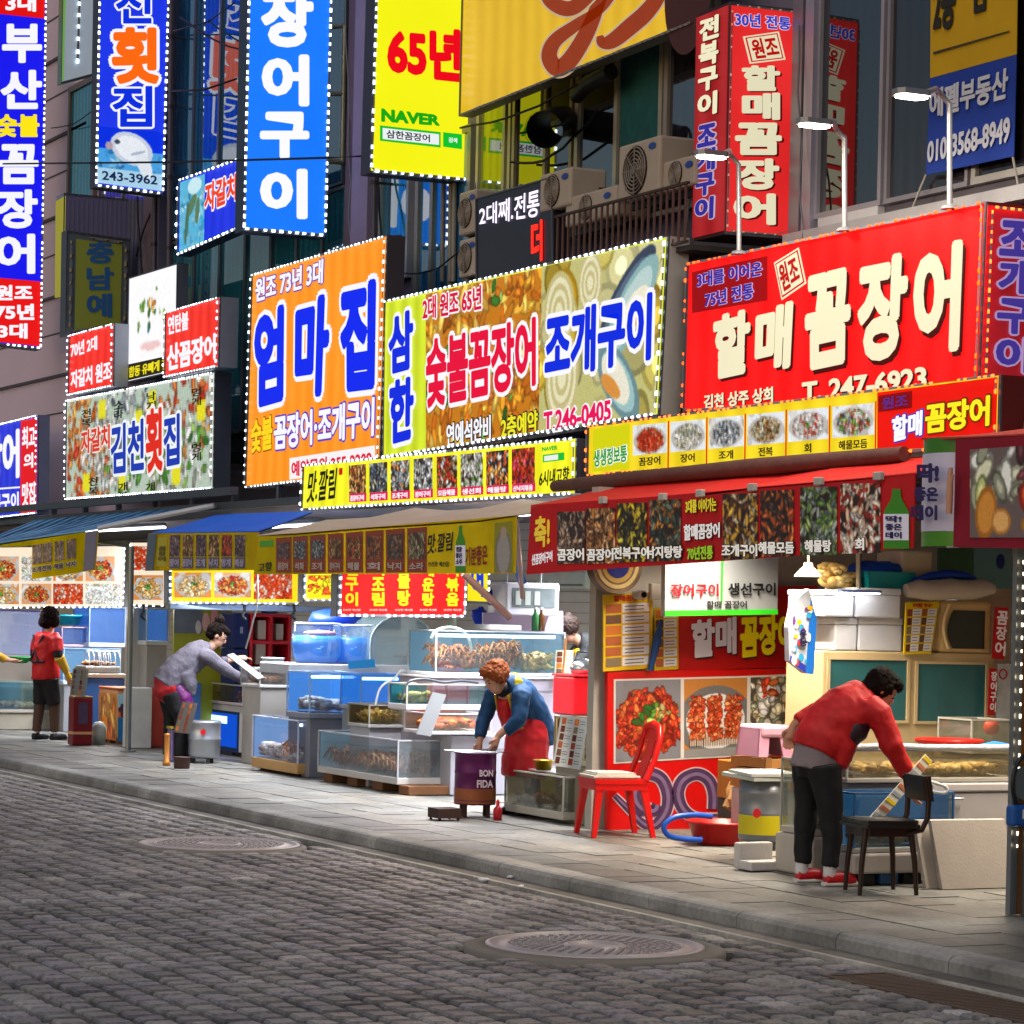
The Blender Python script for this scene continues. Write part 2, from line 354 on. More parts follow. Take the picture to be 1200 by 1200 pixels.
# ================================================================== the setting: ground, road, kerb, pavement
rnd = random.Random(7)
struct('ground', MB().quad((-90, -30, -.19), (20, -30, -.19), (20, 60, -.19), (-90, 60, -.19)), mat('#4a4642', .9, bump=.3))
def attr_mesh(name, vs, fs, cols, m, kind=None):
    me = bpy.data.meshes.new(name); me.from_pydata(vs, [], fs); me.update()
    ca = me.color_attributes.new('Stone', 'FLOAT_COLOR', 'CORNER'); d = []
    for f, c in zip(fs, cols): d += [*c, 1.0]*len(f)
    ca.data.foreach_set('color', d); me.materials.append(m)
    o = bpy.data.objects.new(name, me); COL.objects.link(o)
    if kind: o['kind'] = kind
    return o
def stone_mat(rough, bump, bscale, lo=.45, hi=1.5):
    m = bpy.data.materials.new('stone'); m.use_nodes = True; n = m.node_tree.nodes; L = m.node_tree.links; p = n['Principled BSDF']
    at = n.new('ShaderNodeAttribute'); at.attribute_name = 'Stone'; tc = n.new('ShaderNodeTexCoord')
    ns = n.new('ShaderNodeTexNoise'); ns.inputs['Scale'].default_value = bscale; ns.inputs['Detail'].default_value = 8; L.new(tc.outputs['Object'], ns.inputs['Vector'])
    n2 = n.new('ShaderNodeTexNoise'); n2.inputs['Scale'].default_value = 1.7; n2.inputs['Detail'].default_value = 4; L.new(tc.outputs['Object'], n2.inputs['Vector'])
    mr = n.new('ShaderNodeMapRange'); mr.inputs['From Min'].default_value = .3; mr.inputs['From Max'].default_value = .7; mr.inputs['To Min'].default_value = lo; mr.inputs['To Max'].default_value = hi; L.new(ns.outputs['Fac'], mr.inputs['Value'])
    m2 = n.new('ShaderNodeMapRange'); m2.inputs['From Min'].default_value = .3; m2.inputs['From Max'].default_value = .7; m2.inputs['To Min'].default_value = .5; m2.inputs['To Max'].default_value = 1.25; L.new(n2.outputs['Fac'], m2.inputs['Value'])
    mu = n.new('ShaderNodeMath'); mu.operation = 'MULTIPLY'; L.new(mr.outputs[0], mu.inputs[0]); L.new(m2.outputs[0], mu.inputs[1])
    vm = n.new('ShaderNodeVectorMath'); vm.operation = 'SCALE'; L.new(at.outputs['Color'], vm.inputs[0]); L.new(mu.outputs[0], vm.inputs['Scale']); L.new(vm.outputs[0], p.inputs['Base Color'])
    p.inputs['Roughness'].default_value = rough; p.inputs['Specular IOR Level'].default_value = .35
    bp = n.new('ShaderNodeBump'); bp.inputs['Strength'].default_value = bump; bp.inputs['Distance'].default_value = .02; L.new(ns.outputs['Fac'], bp.inputs['Height']); L.new(bp.outputs[0], p.inputs['Normal'])
    return m
MAN = [(onZ(697, 1109, -.09), .68, .57), (onZ(257, 990, -.09), .63, .58)]
GRATE = (onZ(1062, 1146, -.09), onZ(1200, 1172, -.09))
vs, fs, cs = [], [], []
ROADZ = -.095
ny = 0; y = 1.2
while y < 7.62:
    pitch = .165*rnd.uniform(.95, 1.05); x = -37+rnd.random()*.2
    y2 = min(y+pitch, 7.64)
    while x < -5:
        ln = .15*rnd.uniform(.8, 1.25); g = .013; gy = .024
        xm, ym = x+ln/2, (y+y2)/2
        inman = any((xm-c.x)**2+(ym-c.y)**2 < (r+.02)**2 for c, r, _ in MAN) or (-11.2 < xm < -9.25 and ym > 7.22)
        if not inman and y2-y > .05:
            j = lambda k=.012: rnd.uniform(-k, k)
            q = [(x+g+j(), y+gy+j()), (x+ln-g+j(), y+gy+j()), (x+ln-g+j(), y2-gy*.4+j()), (x+g+j(), y2-gy*.4+j())]
            cx_, cy_ = xm, ym; dz = rnd.uniform(-.003, .003); b = len(vs)
            for sc, z in ((1.0, ROADZ-.05), (1.0, ROADZ-.028+dz), (.93, ROADZ-.007+dz), (.76, ROADZ+.003+dz)):
                for a, c in q: vs.append((cx_+(a-cx_)*sc, cy_+(c-cy_)*sc, z+(rnd.uniform(-.002, .002) if sc < 1 else 0)))
            t = rnd.uniform(.7, 1.3)*(1.55 if rnd.random() < .04 else 1); col = (.235*t, .216*t*rnd.uniform(.97, 1.03), .208*t*rnd.uniform(.92, 1.08))
            for k in range(3):
                for i in range(4): fs.append((b+k*4+i, b+k*4+(i+1) % 4, b+k*4+4+(i+1) % 4, b+k*4+4+i)); cs.append(col)
            fs.append((b+12, b+13, b+14, b+15)); cs.append(col)
        x += ln
    y += pitch
road = attr_mesh('road', vs, fs, cs, stone_mat(.46, .22, 45.0, .65, 1.32), 'structure')
struct('road_bed', MB().box(-40, -2, -2, 7.66, -.17, ROADZ-.032), mat('#140e0a', .9, bump=.4))
# gutter strip, thin white concrete lip, kerb
vs, fs, cs = [], [], []
def bx(x0, x1, y0, y1, z0, z1, c):
    b = len(vs)
    for z in (z0, z1):
        for yy in (y0, y1):
            for xx in (x0, x1): vs.append((xx, yy, z))
    for f in [(4, 5, 7, 6), (0, 1, 5, 4), (2, 6, 7, 3), (0, 4, 6, 2), (1, 3, 7, 5)]: fs.append([b+i for i in f]); cs.append(c)
x = -38.0
while x < -4:
    t = rnd.uniform(.85, 1.1); bx(x, x+.995, 7.66, 7.70, -.15, -.078, (.40*t, .38*t, .35*t))
    t = rnd.uniform(.8, 1.1); bx(x+.002, x+.99, 7.70, 7.90, -.15, -.088, (.15*t, .135*t, .12*t)); x += 1.0
attr_mesh('gutter', vs, fs, cs, stone_mat(.8, .2, 30.0, .75, 1.2), 'structure')
vs, fs, cs = [], [], []
x = -38.0
while x < -4:
    t = rnd.uniform(.88, 1.1); c = (.27*t, .262*t, .25*t); b = len(vs); x1 = x+.992
    pr = [(7.90, -.15), (7.905, -.03), (7.925, -.008), (7.95, 0.0), (8.09, 0.002), (8.09, -.1)]
    for xx in (x, x1):
        for p in pr: vs.append((xx, *p))
    for i in range(5): fs.append((b+i, b+6+i, b+7+i, b+1+i)); cs.append(c)
    fs.append([b+6+i for i in range(6)]); cs.append(c); x += 1.0
attr_mesh('kerb', vs, fs, cs, stone_mat(.75, .12, 30.0, .8, 1.15), 'structure')
vs, fs, cs = [], [], []
x = -38.0
while x < -4:
    t = rnd.uniform(.78, 1.1); z = rnd.uniform(-.003, .003); bx(x, x+.292, 8.10, 8.46, -.1, z, (.14*t, .138*t, .13*t)); x += .30
y = 8.472
while y < 10.9:
    x = -38+rnd.random()*.5
    while x < -4:
        t = rnd.uniform(.8, 1.12); z = rnd.uniform(-.003, .004); u = rnd.uniform(.95, 1.06); bx(x, x+.592, y, y+.292, -.1, z, (.19*t*u, .183*t, .165*t/u)); x += .60
    y += .30
attr_mesh('pavement', vs, fs, cs, stone_mat(.5, .12, 22.0, .72, 1.2), 'structure')
struct('pavement_bed', MB().box(-40, -2, 8.09, 13.6, -.16, -.012), mat('#1c1916', .95))
struct('shop_floor', MB().box(-40, -2, 10.89, 13.4, -.16, .0), mat('#77726a', .6, bump=.2))
# manhole covers and the drain
for i, (c, r, r2) in enumerate(MAN):
    t = thing('manhole_cover', ['round iron manhole cover in its concrete ring near the bottom of the road', 'smaller round iron manhole cover near the kerb below the fish tanks'][i], 'manhole cover', c, 'manhole covers in the road')
    MB().lathe([(r+.005, -.06), (r, -.006), (r-.02, .001), (r2+.004, .010), (r2+.003, -.03)], c, 48).build('concrete_ring', mat('#7a736a', .7, bump=.4, bscale=25.0), t)
    mb = MB().lathe([(r2, -.03), (r2, .012), (r2-.03, .016), (r2-.035, .004), (r2-.10, .004), (r2-.105, .014), (r2-.12, .014), (r2-.125, .004), (.16, .004), (.155, .014), (.13, .014), (.125, .004), (.0, .004)], c, 48)
    for k in range(7):
        rr = .19+k*.04; n = int(rr*2*PI/.06)
        for q in range(n):
            a = 2*PI*(q+.5*(k % 2))/n; px, py = c.x+rr*math.cos(a), c.y+rr*math.sin(a); h = .012
            mb.box(px-h, px+h, py-h, py+h, c.z+.003, c.z+.014)
    mb.build('iron_lid', mat('#b4acac', .4, .3, bump=.1), t)
x0, x1, y0, y1 = -11.15, -9.3, 7.26, 7.64
t = thing('drain_grate', 'rusty iron drain grate set along the kerb at the lower right', 'drain grate', ((x0+x1)/2, (y0+y1)/2, -.1))
mb = MB(); mb.box(x0, x1, y0, y0+.03, -.14, -.088).box(x0, x1, y1-.03, y1, -.14, -.088).box(x0, x0+.03, y0+.03, y1-.03, -.14, -.088).box(x1-.03, x1, y0+.03, y1-.03, -.14, -.088)
mb.build('grate_frame', mat('#584a40', .7, .3, bump=.2), t)
mb = MB(); k = x0+.05
while k < x1-.05: mb.box(k, k+.018, y0+.03, y1-.03, -.14, -.09); k += .04
for q in range(1, 5): mb.box(x0+.03, x1-.03, y0+q*.085, y0+q*.085+.012, -.14, -.093)
mb.build('grate_bars', mat('#6a564a', .65, .3, bump=.2), t)
for i, (px, py, s_) in enumerate([(598, 1030, .035), (566, 1033, .045), (610, 1041, .03)]):
    c = onZ(px, py, -.09); tag(MB().blob(c+Vector((0, 0, .012)), s_, s_*.7, .012, 7, 4, i, .35, rnd).build('litter_scrap', mat('#c8ccd2', .6)), ['crumpled white scrap of litter nearest the kerb above the big manhole', 'crumpled white scrap of litter on the cobbles, left one of three', 'crumpled white scrap of litter on the cobbles, nearest the manhole'][i], 'litter', 'white litter by the kerb')

# ================================================================== buildings
YW = 11.0
def xw(px, py=300, y=YW): return onY(px, py, y).x
def wglass(tint, refl):
    key = ('w', tint, refl)
    if key in MC: return MC[key]
    m = bpy.data.materials.new('window_glass'); m.use_nodes = True; n = m.node_tree.nodes; L = m.node_tree.links; n.clear()
    o = n.new('ShaderNodeOutputMaterial'); d = n.new('ShaderNodeBsdfDiffuse'); g = n.new('ShaderNodeBsdfGlossy'); mx = n.new('ShaderNodeMixShader')
    tc = n.new('ShaderNodeTexCoord'); wv = n.new('ShaderNodeTexWave'); wv.bands_direction = 'X'; wv.inputs['Scale'].default_value = 2.2; wv.inputs['Distortion'].default_value = 1.2; L.new(tc.outputs['Object'], wv.inputs['Vector'])
    cm = n.new('ShaderNodeMixRGB'); c = lin(tint); cm.inputs[1].default_value = (*[v*.7 for v in c], 1); cm.inputs[2].default_value = (*[v*1.3 for v in c], 1); L.new(wv.outputs['Fac'], cm.inputs[0]); L.new(cm.outputs[0], d.inputs[0])
    g.inputs['Roughness'].default_value = .03; mx.inputs[0].default_value = refl
    L.new(d.outputs[0], mx.inputs[1]); L.new(g.outputs[0], mx.inputs[2]); L.new(mx.outputs[0], o.inputs[0]); MC[key] = m; return m
def window(b, px0, px1, z0, z1, tint='#10161a', refl=.4, frame='#9a9aa2', fw=.05, mull=(), lit=None, py=200, y=YW):
    x0, x1 = xw(px0, py, y), xw(px1, py, y)
    mb = MB(); mb.box(x0, x1, y-.06, y+.02, z0, z0+fw).box(x0, x1, y-.06, y+.02, z1-fw, z1).box(x0, x0+fw, y-.058, y+.02, z0+fw, z1-fw).box(x1-fw, x1, y-.058, y+.02, z0+fw, z1-fw)
    for f in mull: xm = x0+(x1-x0)*f; mb.box(xm-fw/2, xm+fw/2, y-.056, y+.02, z0+fw, z1-fw)
    wf = mb.build('window', mat(frame, .4, .3), b)
    MB().box(x0+fw+.002, x1-fw-.002, y-.03, y-.012, z0+fw+.002, z1-fw-.002).build('pane', lit or wglass(tint, refl), wf)
    return wf
def building(name, label, px0, px1, wall, z1=12.0, z0=2.62, depth=2.6):
    x0, x1 = xw(px0), xw(px1)
    t = thing(name, label, 'building', ((x0+x1)/2, YW, z0))
    MB().box(x0+.004, x1-.004, YW, YW+depth, max(z0, 2.96 if px0 > 900 else 2.72), z1).build('wall', wall, t)
    return t
dark = mat('#4a4448', .6, var=.25, scale=1.5, bump=.15)
bR = building('commercial_building', 'dark clad building with tall shop windows above the big red eel sign', 936, 1420, mat('#575058', .6, var=.2, scale=1.5, bump=.1), z0=3.0)
zs = 4.50
x0, x1 = xw(936), xw(1420)
MB().box(x0+.02, x1, YW-.16, YW-.003, zs-.10, zs).build('sill', mat('#b4b0b2', .5, .2, bump=.1), bR)
for a, c in ((936, 948), (951, 961)):
    MB().box(xw(a), xw(c), YW-.10, YW-.003, zs+.004, 9).build('pillar', mat('#8c8490' if a == 936 else '#a8a2b2', .4, .5), bR)
window(bR, 962, 1040, zs+.09, 8.4, '#121212', .22, '#a09aa2', .04)
window(bR, 1044, 1142, zs+.09, 8.4, '#241e20', .16, '#8e888e', .035)
window(bR, 1146, 1260, zs+.09, 8.4, '#241e20', .14, '#a8a29c', .05)
window(bR, 1264, 1410, zs+.09, 8.4, '#241e20', .14, '#a8a29c', .05)
MB().box(xw(966), xw(1036), YW-.064, YW-.004, zs+.004, zs+.088).build('lower_panel', mat('#c8c4c6', .4), bR)
bM = building('shop_building', 'middle building with aluminium windows and outdoor air conditioners above the shell sign', 412, 935, mat('#6a6478', .75, var=.25, scale=1.2, bump=.3), z0=2.62)
MB().box(xw(427), xw(446), YW-.16, YW-.003, 2.7, 11).build('pillar', mat('#7a6c84', .6, var=.15, bump=.1), bM)
MB().box(xw(413), xw(425), YW-.10, YW-.003, 2.7, 11).build('pillar', mat('#54424e', .6, var=.15, bump=.1), bM)
window(bM, 449, 484, 4.9, 6.2, '#2a7a94', .35, '#98a0a8', .05, py=260)
window(bM, 449, 505, 7.0, 8.6, '#1c4a60', .35, '#a8acb4', .05, (.5,), py=15)
window(bM, 492, 556, 4.6, 6.2, '#2070a8', .4, '#8c8a78', .07, (.3, .66), py=260)
window(bM, 564, 604, 4.9, 6.75, '#8a9a18', .3, '#b0a890', .05, (.8,), py=180)  # yellow-green reflection is put into this pane's colour
window(bM, 606, 676, 4.9, 6.75, '#1c2018', .35, '#9a8c74', .05, (.55,), py=180)
window(bM, 680, 782, 4.9, 6.75, '#1c1c20', .35, '#b4aa98', .06, (.48,), py=150)
window(bM, 784, 842, 4.9, 6.75, '#26242e', .3, '#a89a90', .06, py=150)
wx0, wx1 = xw(731, 150), xw(776, 150)
MB().box(wx0, wx1, YW-.036, YW-.032, 4.96, 6.55).build('curtain', mat('#1f5a5c', .8, var=.4, scale=14.0), bM)
MB().box(xw(560), xw(905), YW-.14, YW-.004, 6.80, 6.92).build('cornice', mat('#8a867e', .6, bump=.2), bM)
bG = building('glass_building', 'dark teal glass fronted building behind the blue eel sign', 196, 411, mat('#1c2a34', .5), z0=3.4)
gx = [205, 232, 262, 292, 322, 352, 382, 409]
for i in range(len(gx)-1):
    window(bG, gx[i], gx[i+1], 3.6, 6.02, '#1c6478', .36, '#3e4a56', .035, py=300)
    window(bG, gx[i], gx[i+1], 6.04, 12, '#1c5a8a', .42, '#46505e', .03, py=100)
MB().box(xw(196), xw(204), YW-.2, YW-.004, 3.4, 12).build('pillar', mat('#5c5870', .5, .3), bG)
bL = building('panel_building', 'pale beige panel clad building at the far left behind the vertical signs', -700, 195, mat('#ccb6c6', .7, var=.12, scale=.8, bump=.15), z0=2.72)
mb = MB(); z = 4.2
while z < 12: mb.box(xw(-60), xw(100), YW-.008, YW-.002, z, z+.02); mb.box(xw(-60), xw(100), YW-.03, YW-.002, z+.5, z+.54); z += 1.1
mb.build('panel_joints', mat('#4a4450', .7), bL)
window(bL, 84, 116, 6.6, 8.6, '#1a7488', .3, '#6a5448', .08, py=150)
window(bL, 118, 190, 4.4, 10, '#58586a', .25, '#625c6a', .05, (.4,), py=300)
MB().box(xw(178), xw(194), YW-.12, YW-.004, 3.9, 12).build('pillar', mat('#6a5a68', .5, .2), bL)
# shop interiors below the signs
t = thing('shop_interior', 'white tiled shop interior wall and ceiling behind the seafood stalls', 'shop', (-24, 13.2, 0))
tile = MB().box(-48, -18.3, 13.2, 13.36, 0, 2.9)
tl = mat('#d4d2cc', .35, bump=.05); tile.build('back_wall', tl, t)
mb = MB(); z = .1
while z < 2.9: mb.box(-38, -18.3, 13.195, 13.1995, z, z+.006); z += .11
mb.build('tile_joints', mat('#8c8a86', .8), t)
MB().box(-48, -18.3, 10.45, 13.19, 2.60, 2.70).build('ceiling', mat('#8c8a90', .8, bump=.1), t)
t = thing('shop_room', 'cream painted room behind the grilled eel stall at the right', 'shop', (-15, 13.2, 0))
MB().box(-18.1, -6, 13.0, 13.2, 0, 2.95).build('back_wall', mat('#b8ac98', .7, bump=.1), t)
MB().box(-18.1, -6, 10.45, 12.99, 2.78, 2.9).build('ceiling', mat('#6a6468', .8), t)
# ================================================================== signs over the shops
CRM = '#efe8c4'; WH = '#f8f8ff'; LEDW = '#e8f4ff'; LEDR = '#ff5a1e'
def stamp(t, P, q, emit=.9):
    patch(t, P, q, CRM, emit, .008, 'stamp')
    c = (sum(p[0] for p in q)/4, sum(p[1] for p in q)/4)
    k = lambda s: [(c[0]+(x-c[0])*s, c[1]+(y-c[1])*s) for x, y in q]
    patch(t, P, k(.9), '#d01008', emit, .0105, 'stamp_line'); patch(t, P, k(.82), CRM, emit, .013, 'stamp_ground')
    write(t, P, k(.72), '원조', '#c01008', .03, emit=emit, lift=.016)
# --- big red eel sign with its return face
P = ('y', 10.2)
x14 = onY(1156, 340, 10.2).x
t = sign('red_sign', 'big red backlit sign with cream 할매꼼장어 lettering and phone number', P, [(808, 310), (1155, 238), (1147, 455), (803, 482)], .75, '#ff0606', emit=1.0, evar=.12, case='#5a1a1a', border='#ff4a10', step=.075, bemit=4, dash=3)
patch(t, P, [(812, 319), (900, 300), (900, 352), (812, 367)], '#b80810', .6)
write(t, P, [(819, 320), (895, 306), (895, 323), (819, 338)], '3대를 이어온', '#3a2a9a', .022, '#c8a8d8', .05)
write(t, P, [(828, 343), (885, 331), (885, 350), (828, 361)], '75년 전통', '#3a2a9a', .022, '#c8a8d8', .05)
stamp(t, P, [(908, 308), (937, 290), (946, 332), (917, 352)])
for ch, q in (('할', [(838, 371), (882, 360), (880, 437), (838, 446)]), ('매', [(888, 362), (932, 352), (928, 431), (886, 441)]), ('꼼', [(945, 325), (1000, 311), (998, 425), (946, 436)]),
              ('장', [(1008, 306), (1068, 294), (1062, 418), (1006, 428)]), ('어', [(1073, 291), (1131, 280), (1126, 411), (1072, 421)])):
    write(t, P, q, ch, CRM, .055, None, shadow='#4a0604', emit=.95)
write(t, P, [(827, 463), (908, 453), (908, 471), (827, 480)], '김천 상주 상회', CRM, .03, shadow='#4a0604')
write(t, P, [(942, 448), (1088, 429), (1088, 456), (942, 472)], 'T. 247-6923', CRM, .035, shadow='#4a0604')
PX = ('x', x14+.012)
MB().slab([on(PX, *p) for p in ((1158, 240), (1225, 249), (1217, 446), (1150, 442))], (-.008, 0, 0)).build('return_face', mat('#a8081a', .4, emit=.45, evar=.2), t)
write(t, PX, [(1170, 256), (1213, 259), (1206, 440), (1164, 438)], '조개구이', '#4a3aa0', .05, '#c0a0d0', .08, vertical=True, emit=.7)
bulbs(t, PX, [(1160, 243), (1225, 250), (1217, 446), (1152, 440)], LEDR, .06, .016, sides='tl', emit=6)
# --- menu band below it
P = ('y', 10.02)
t = sign('menu_sign', 'long yellow and red menu band with seafood pictures under the big red sign', P, [(691, 500), (1172, 440), (1170, 521), (690, 557)], .16, '#f4d808', emit=.9, case='#6a1a14', border=LEDR, step=.07, dash=3)
patch(t, P, [(1029, 460), (1170, 442), (1168, 519), (1029, 529)], '#ee1408', .9)
patch(t, P, [(1031, 464), (1070, 458), (1070, 478), (1031, 483)], '#a80a10', .5, .010)
write(t, P, [(1036, 466), (1066, 462), (1066, 476), (1036, 480)], '원조', '#5a2a80', .02, lift=.014)
write(t, P, [(1048, 489), (1084, 480), (1083, 510), (1048, 519)], '할매', WH, .04, '#3a3ab0', .09)
write(t, P, [(1087, 474), (1163, 463), (1162, 499), (1087, 509)], '꼼장어', '#f4ea20', .04, '#7a2408', .09)
patch(t, P, [(696, 503), (739, 497), (738, 549), (695, 553)], '#d8d808', .9)
write(t, P, [(698, 528), (737, 521), (737, 541), (698, 548)], '생생정보통', '#2a9a3a', .02, WH, .06)
for i, (a, b, nm, pal) in enumerate([(743, 783, '꼼장어', RED), (787, 828, '장어', WHT+SEA), (832, 873, '조개', GRY+WHT), (877, 921, '전복', SEA+BRN), (925, 972, '회', WHT+RED[:1]), (977, 1026, '해물모듬', RED+GRN+WHT+GRY)]):
    dy = lambda x: -.095*(x-743)
    picture(t, P, [(a, 499+dy(a)), (b, 499+dy(b)), (b, 534+dy(b)*.92), (a, 534+dy(a)*.92)], st_plate(pal, '#dfe6ea', '#f8f8fa', i > 3, 70, .075), 100+i, 34)
    patch(t, P, [(b+.6, 497+dy(b)), (b+2.0, 497+dy(b)), (b+1.4, 552+dy(b)*.8), (b, 552+dy(b)*.8)], '#e02008', .9)
    m_ = (a+b)/2; wd = 4.2*len(nm)
    write(t, P, [(m_-wd, 537+dy(m_-wd)*.88), (m_+wd, 537+dy(m_+wd)*.88), (m_+wd, 547+dy(m_+wd)*.84), (m_-wd, 547+dy(m_-wd)*.84)], nm, '#2a1a10', .015)
# --- shell sign
P = ('y', 10.2)
t = sign('shellfish_sign', 'wide backlit sign with shell pictures, blue 조개구이 and red 숯불꼼장어 lettering', P, [(452, 354), (783, 278), (772, 485), (450, 536)], .17, '#d8e010', case='#b4b4b0', border=LEDW, step=.10, sides='tbr', br=.02)
patch(t, P, [(455, 356), (500, 345), (500, 527), (453, 533)], '#cfe010', .95, .006, evar=.3)
def st_grill(p, r): p.a[:] = hx('#c87a18'); p.pile(.5, .5, .7, .7, 420, .055, ['#f0a828', '#e89020', '#f4b840', '#d87818', '#f8c858', '#c86a14'], r, 2.6, .72); p.pile(.5, .5, .55, .5, 16, .04, GRN, r)
def st_shell(p, r):
    p.a[:] = hx('#c0bc78'); p.pile(.5, .5, .9, .6, 40, .16, ['#dcd488', '#d0c060', '#e8e0a0', '#c8a830', '#e0b028'], r, 1.3, .8)
    for cx_, cy_, s_ in ((.16, .30, .2), (.20, .70, .22), (.42, .16, .15)):
        for k in range(6): p.ell(cx_, cy_, s_*(1-k*.15), s_*1.25*(1-k*.15), '#e4dfb8' if k % 2 else '#c4b880')
    p.ell(.72, .30, .42, .14, '#5a6a80', -.7, '#3a4458'); p.ell(.76, .36, .40, .15, '#b8d0cc', -.75, '#8ab0b0'); p.ell(.79, .38, .2, .1, '#f0e8d0', -.6); p.ell(.8, .42, .12, .05, '#e0a040', -.5)
    p.ell(.68, .78, .34, .15, '#9ac0c0', .7, '#6a8a90'); p.ell(.66, .76, .22, .1, '#e8e4d0', .7); p.ell(.62, .8, .14, .05, '#d89040', .5)
picture(t, P, [(500, 345), (636, 314), (632, 505), (500, 526)], st_grill, 5, 130, lift=.008)
picture(t, P, [(636, 313), (780, 281), (770, 484), (632, 505)], st_shell, 6, 130, lift=.008)
BL = '#0a2ae0'; RD = '#e8083a'
write(t, P, [(458, 370), (487, 362), (487, 432), (458, 440)], '삼', BL, .05, WH, .1, lift=.018); write(t, P, [(459, 447), (488, 440), (487, 514), (459, 522)], '한', BL, .05, WH, .1, lift=.018)
write(t, P, [(498, 349), (567, 334), (567, 363), (498, 376)], '2대 원조 65년', '#d8083a', .025, WH, .08, lift=.018)
write(t, P, [(502, 398), (631, 371), (631, 452), (502, 480)], '숯불꼼장어', RD, .035, WH, .085, lift=.018)
write(t, P, [(642, 368), (768, 342), (766, 422), (641, 447)], '조개구이', BL, .045, WH, .10, lift=.018)
write(t, P, [(526, 497), (578, 486), (578, 516), (526, 525)], '연예석완비', WH, .02, '#20242a', .07, lift=.018)
write(t, P, [(590, 489), (633, 480), (633, 507), (590, 515)], '2층예약', '#f0e820', .02, '#20242a', .08, lift=.018)
write(t, P, [(640, 483), (719, 468), (719, 493), (640, 508)], 'T.246-0405', '#e8105a', .03, WH, .08, lift=.018)
# --- menu strip
P = ('y', 10.02)
t = sign('menu_sign', 'yellow lit menu strip of seafood pictures under the shell sign', P, [(357, 546), (676, 514), (675, 578), (355, 597)], .16, '#f0ec08', case='#5a5c66', border=LEDW, step=.10, br=.02, sides='tbrl')
write(t, P, [(362, 553), (397, 548), (396, 584), (360, 590)], '맛.깔림', '#15180c', .01, shear=.2)
patch(t, P, [(398, 549), (402, 548), (402, 556), (398, 557)], '#d02010', .9)
SP = [(410, 430, '꼼장어구이', ORG+BRN), (434, 455, '석화구이', GRY+['#2a3a50', '#c8c0a0']), (459, 481, '조개구이', WHT+ORG[:2]+GRY), (486, 508, '장어구이', GRY+WHT), (513, 537, '모듬해물', RED+WHT+BRN), (541, 567, '생선회', WHT+GRN[:1]), (571, 597, '해물탕', ['#203048', '#d86030', '#e0d8c8', '#f0a040']), (601, 628, '산낙지볶음', RED+['#e05060', '#b02040'])]
for i, (a, b, nm, pal) in enumerate(SP):
    ty = lambda x: 546-.1*(x-357)+5; by = lambda x: 597-.0594*(x-355)-6
    picture(t, P, [(a, ty(a)), (b, ty(b)), (b, by(b)-9), (a, by(a)-9)], st_pile(pal, 60, .11), 130+i, 30)
    patch(t, P, [(a, by(a)-9), (b, by(b)-9), (b, by(b)+1), (a, by(a)+1)], '#e0105a', .9)
    write(t, P, [(a+2, by(a)-7), (b-2, by(b)-7), (b-2, by(b)), (a+2, by(a))], nm, WH, .02, lift=.013)
write(t, P, [(637, 524), (655, 522), (655, 527), (637, 529)], 'NAVER', '#18b838', .04)
patch(t, P, [(637, 533), (662, 530), (662, 539), (637, 542)], '#18c03a', .9); patch(t, P, [(639, 534.5), (655, 532.5), (655, 538.5), (639, 540.5)], '#f0f4f0', .9, .010)
write(t, P, [(633, 552), (669, 546), (669, 565), (633, 571)], '6시내고향', '#1a2008', .015, shear=.15)
# --- orange sign
P = ('y', 10.2)
t = sign('orange_sign', 'tall orange backlit sign with huge blue 엄마집 lettering', P, [(297, 323), (454, 277), (445, 553), (289, 571)], .17, '#ff9208', emit=1.0, evar=.2, case='#4a424c', border=LEDW, step=.09, br=.018)
write(t, P, [(301, 327), (381, 303), (380, 332), (301, 355)], '원조 73년 3대', WH, .03, '#6a3ab0', .07)
for ch, q in (('엄', [(300, 366), (335, 356), (334, 470), (299, 480)]), ('마', [(348, 354), (390, 342), (385, 464), (347, 468)]), ('집', [(400, 336), (443, 326), (441, 456), (401, 461)])):
    write(t, P, q, ch, '#0826f0', .06, WH, .09)
write(t, P, [(296, 494), (321, 486), (321, 526), (296, 532)], '숯불', '#ffd818', .03, '#a05a10', .06)
write(t, P, [(323, 488), (441, 465), (440, 511), (323, 528)], '꼼장어·조개구이', WH, .035, '#5a3ac0', .075)
patch(t, P, [(340, 537), (440, 522), (440, 549), (340, 562)], '#f6f2f4', .95)
write(t, P, [(343, 541), (437, 527), (437, 548), (343, 559)], '예약문의 255-2209', '#e01840', .025, lift=.012)
# --- seafood collage sign and the small ones above it
def st_coll(p, r):
    p.a[:] = hx('#b8c8b8')
    for cx_, cy_, pal in ((.12, .3, ORG), (.15, .75, ORG+RED), (.42, .2, GRY+WHT), (.5, .8, WHT+GRN), (.85, .3, ORG+RED+WHT), (.8, .75, GRN+WHT), (.62, .5, WHT+GRN), (.3, .55, WHT)): p.pile(cx_, cy_, .2, .36, 70, .06, pal, r, 2.2)
    for k in range(7): x, y = .1+.13*k+r.uniform(-.03, .03), r.choice((.14, .86, .3)); p.rect(x, y-.09, x+.05, y+.09, '#e8e020')
t = sign('seafood_sign', 'lit sign packed with seafood pictures and blue and red 김천횟집 lettering', P, [(79, 470), (252, 437), (250, 572), (78, 585)], .18, '#c8d0c0', case='#4a5060', border=LEDW, step=.085, br=.02)
picture(t, P, [(80, 472), (250, 439), (249, 570), (79, 583)], st_coll, 9, 140, emit=.9, lift=.006)
write(t, P, [(97, 505), (131, 497), (131, 526), (97, 533)], '자갈치', '#d83a28', .03, '#f4e8e0', .07, lift=.018)
write(t, P, [(132, 499), (171, 490), (171, 551), (132, 556)], '김천', '#1838b0', .03, '#eef4f8', .08, lift=.018)
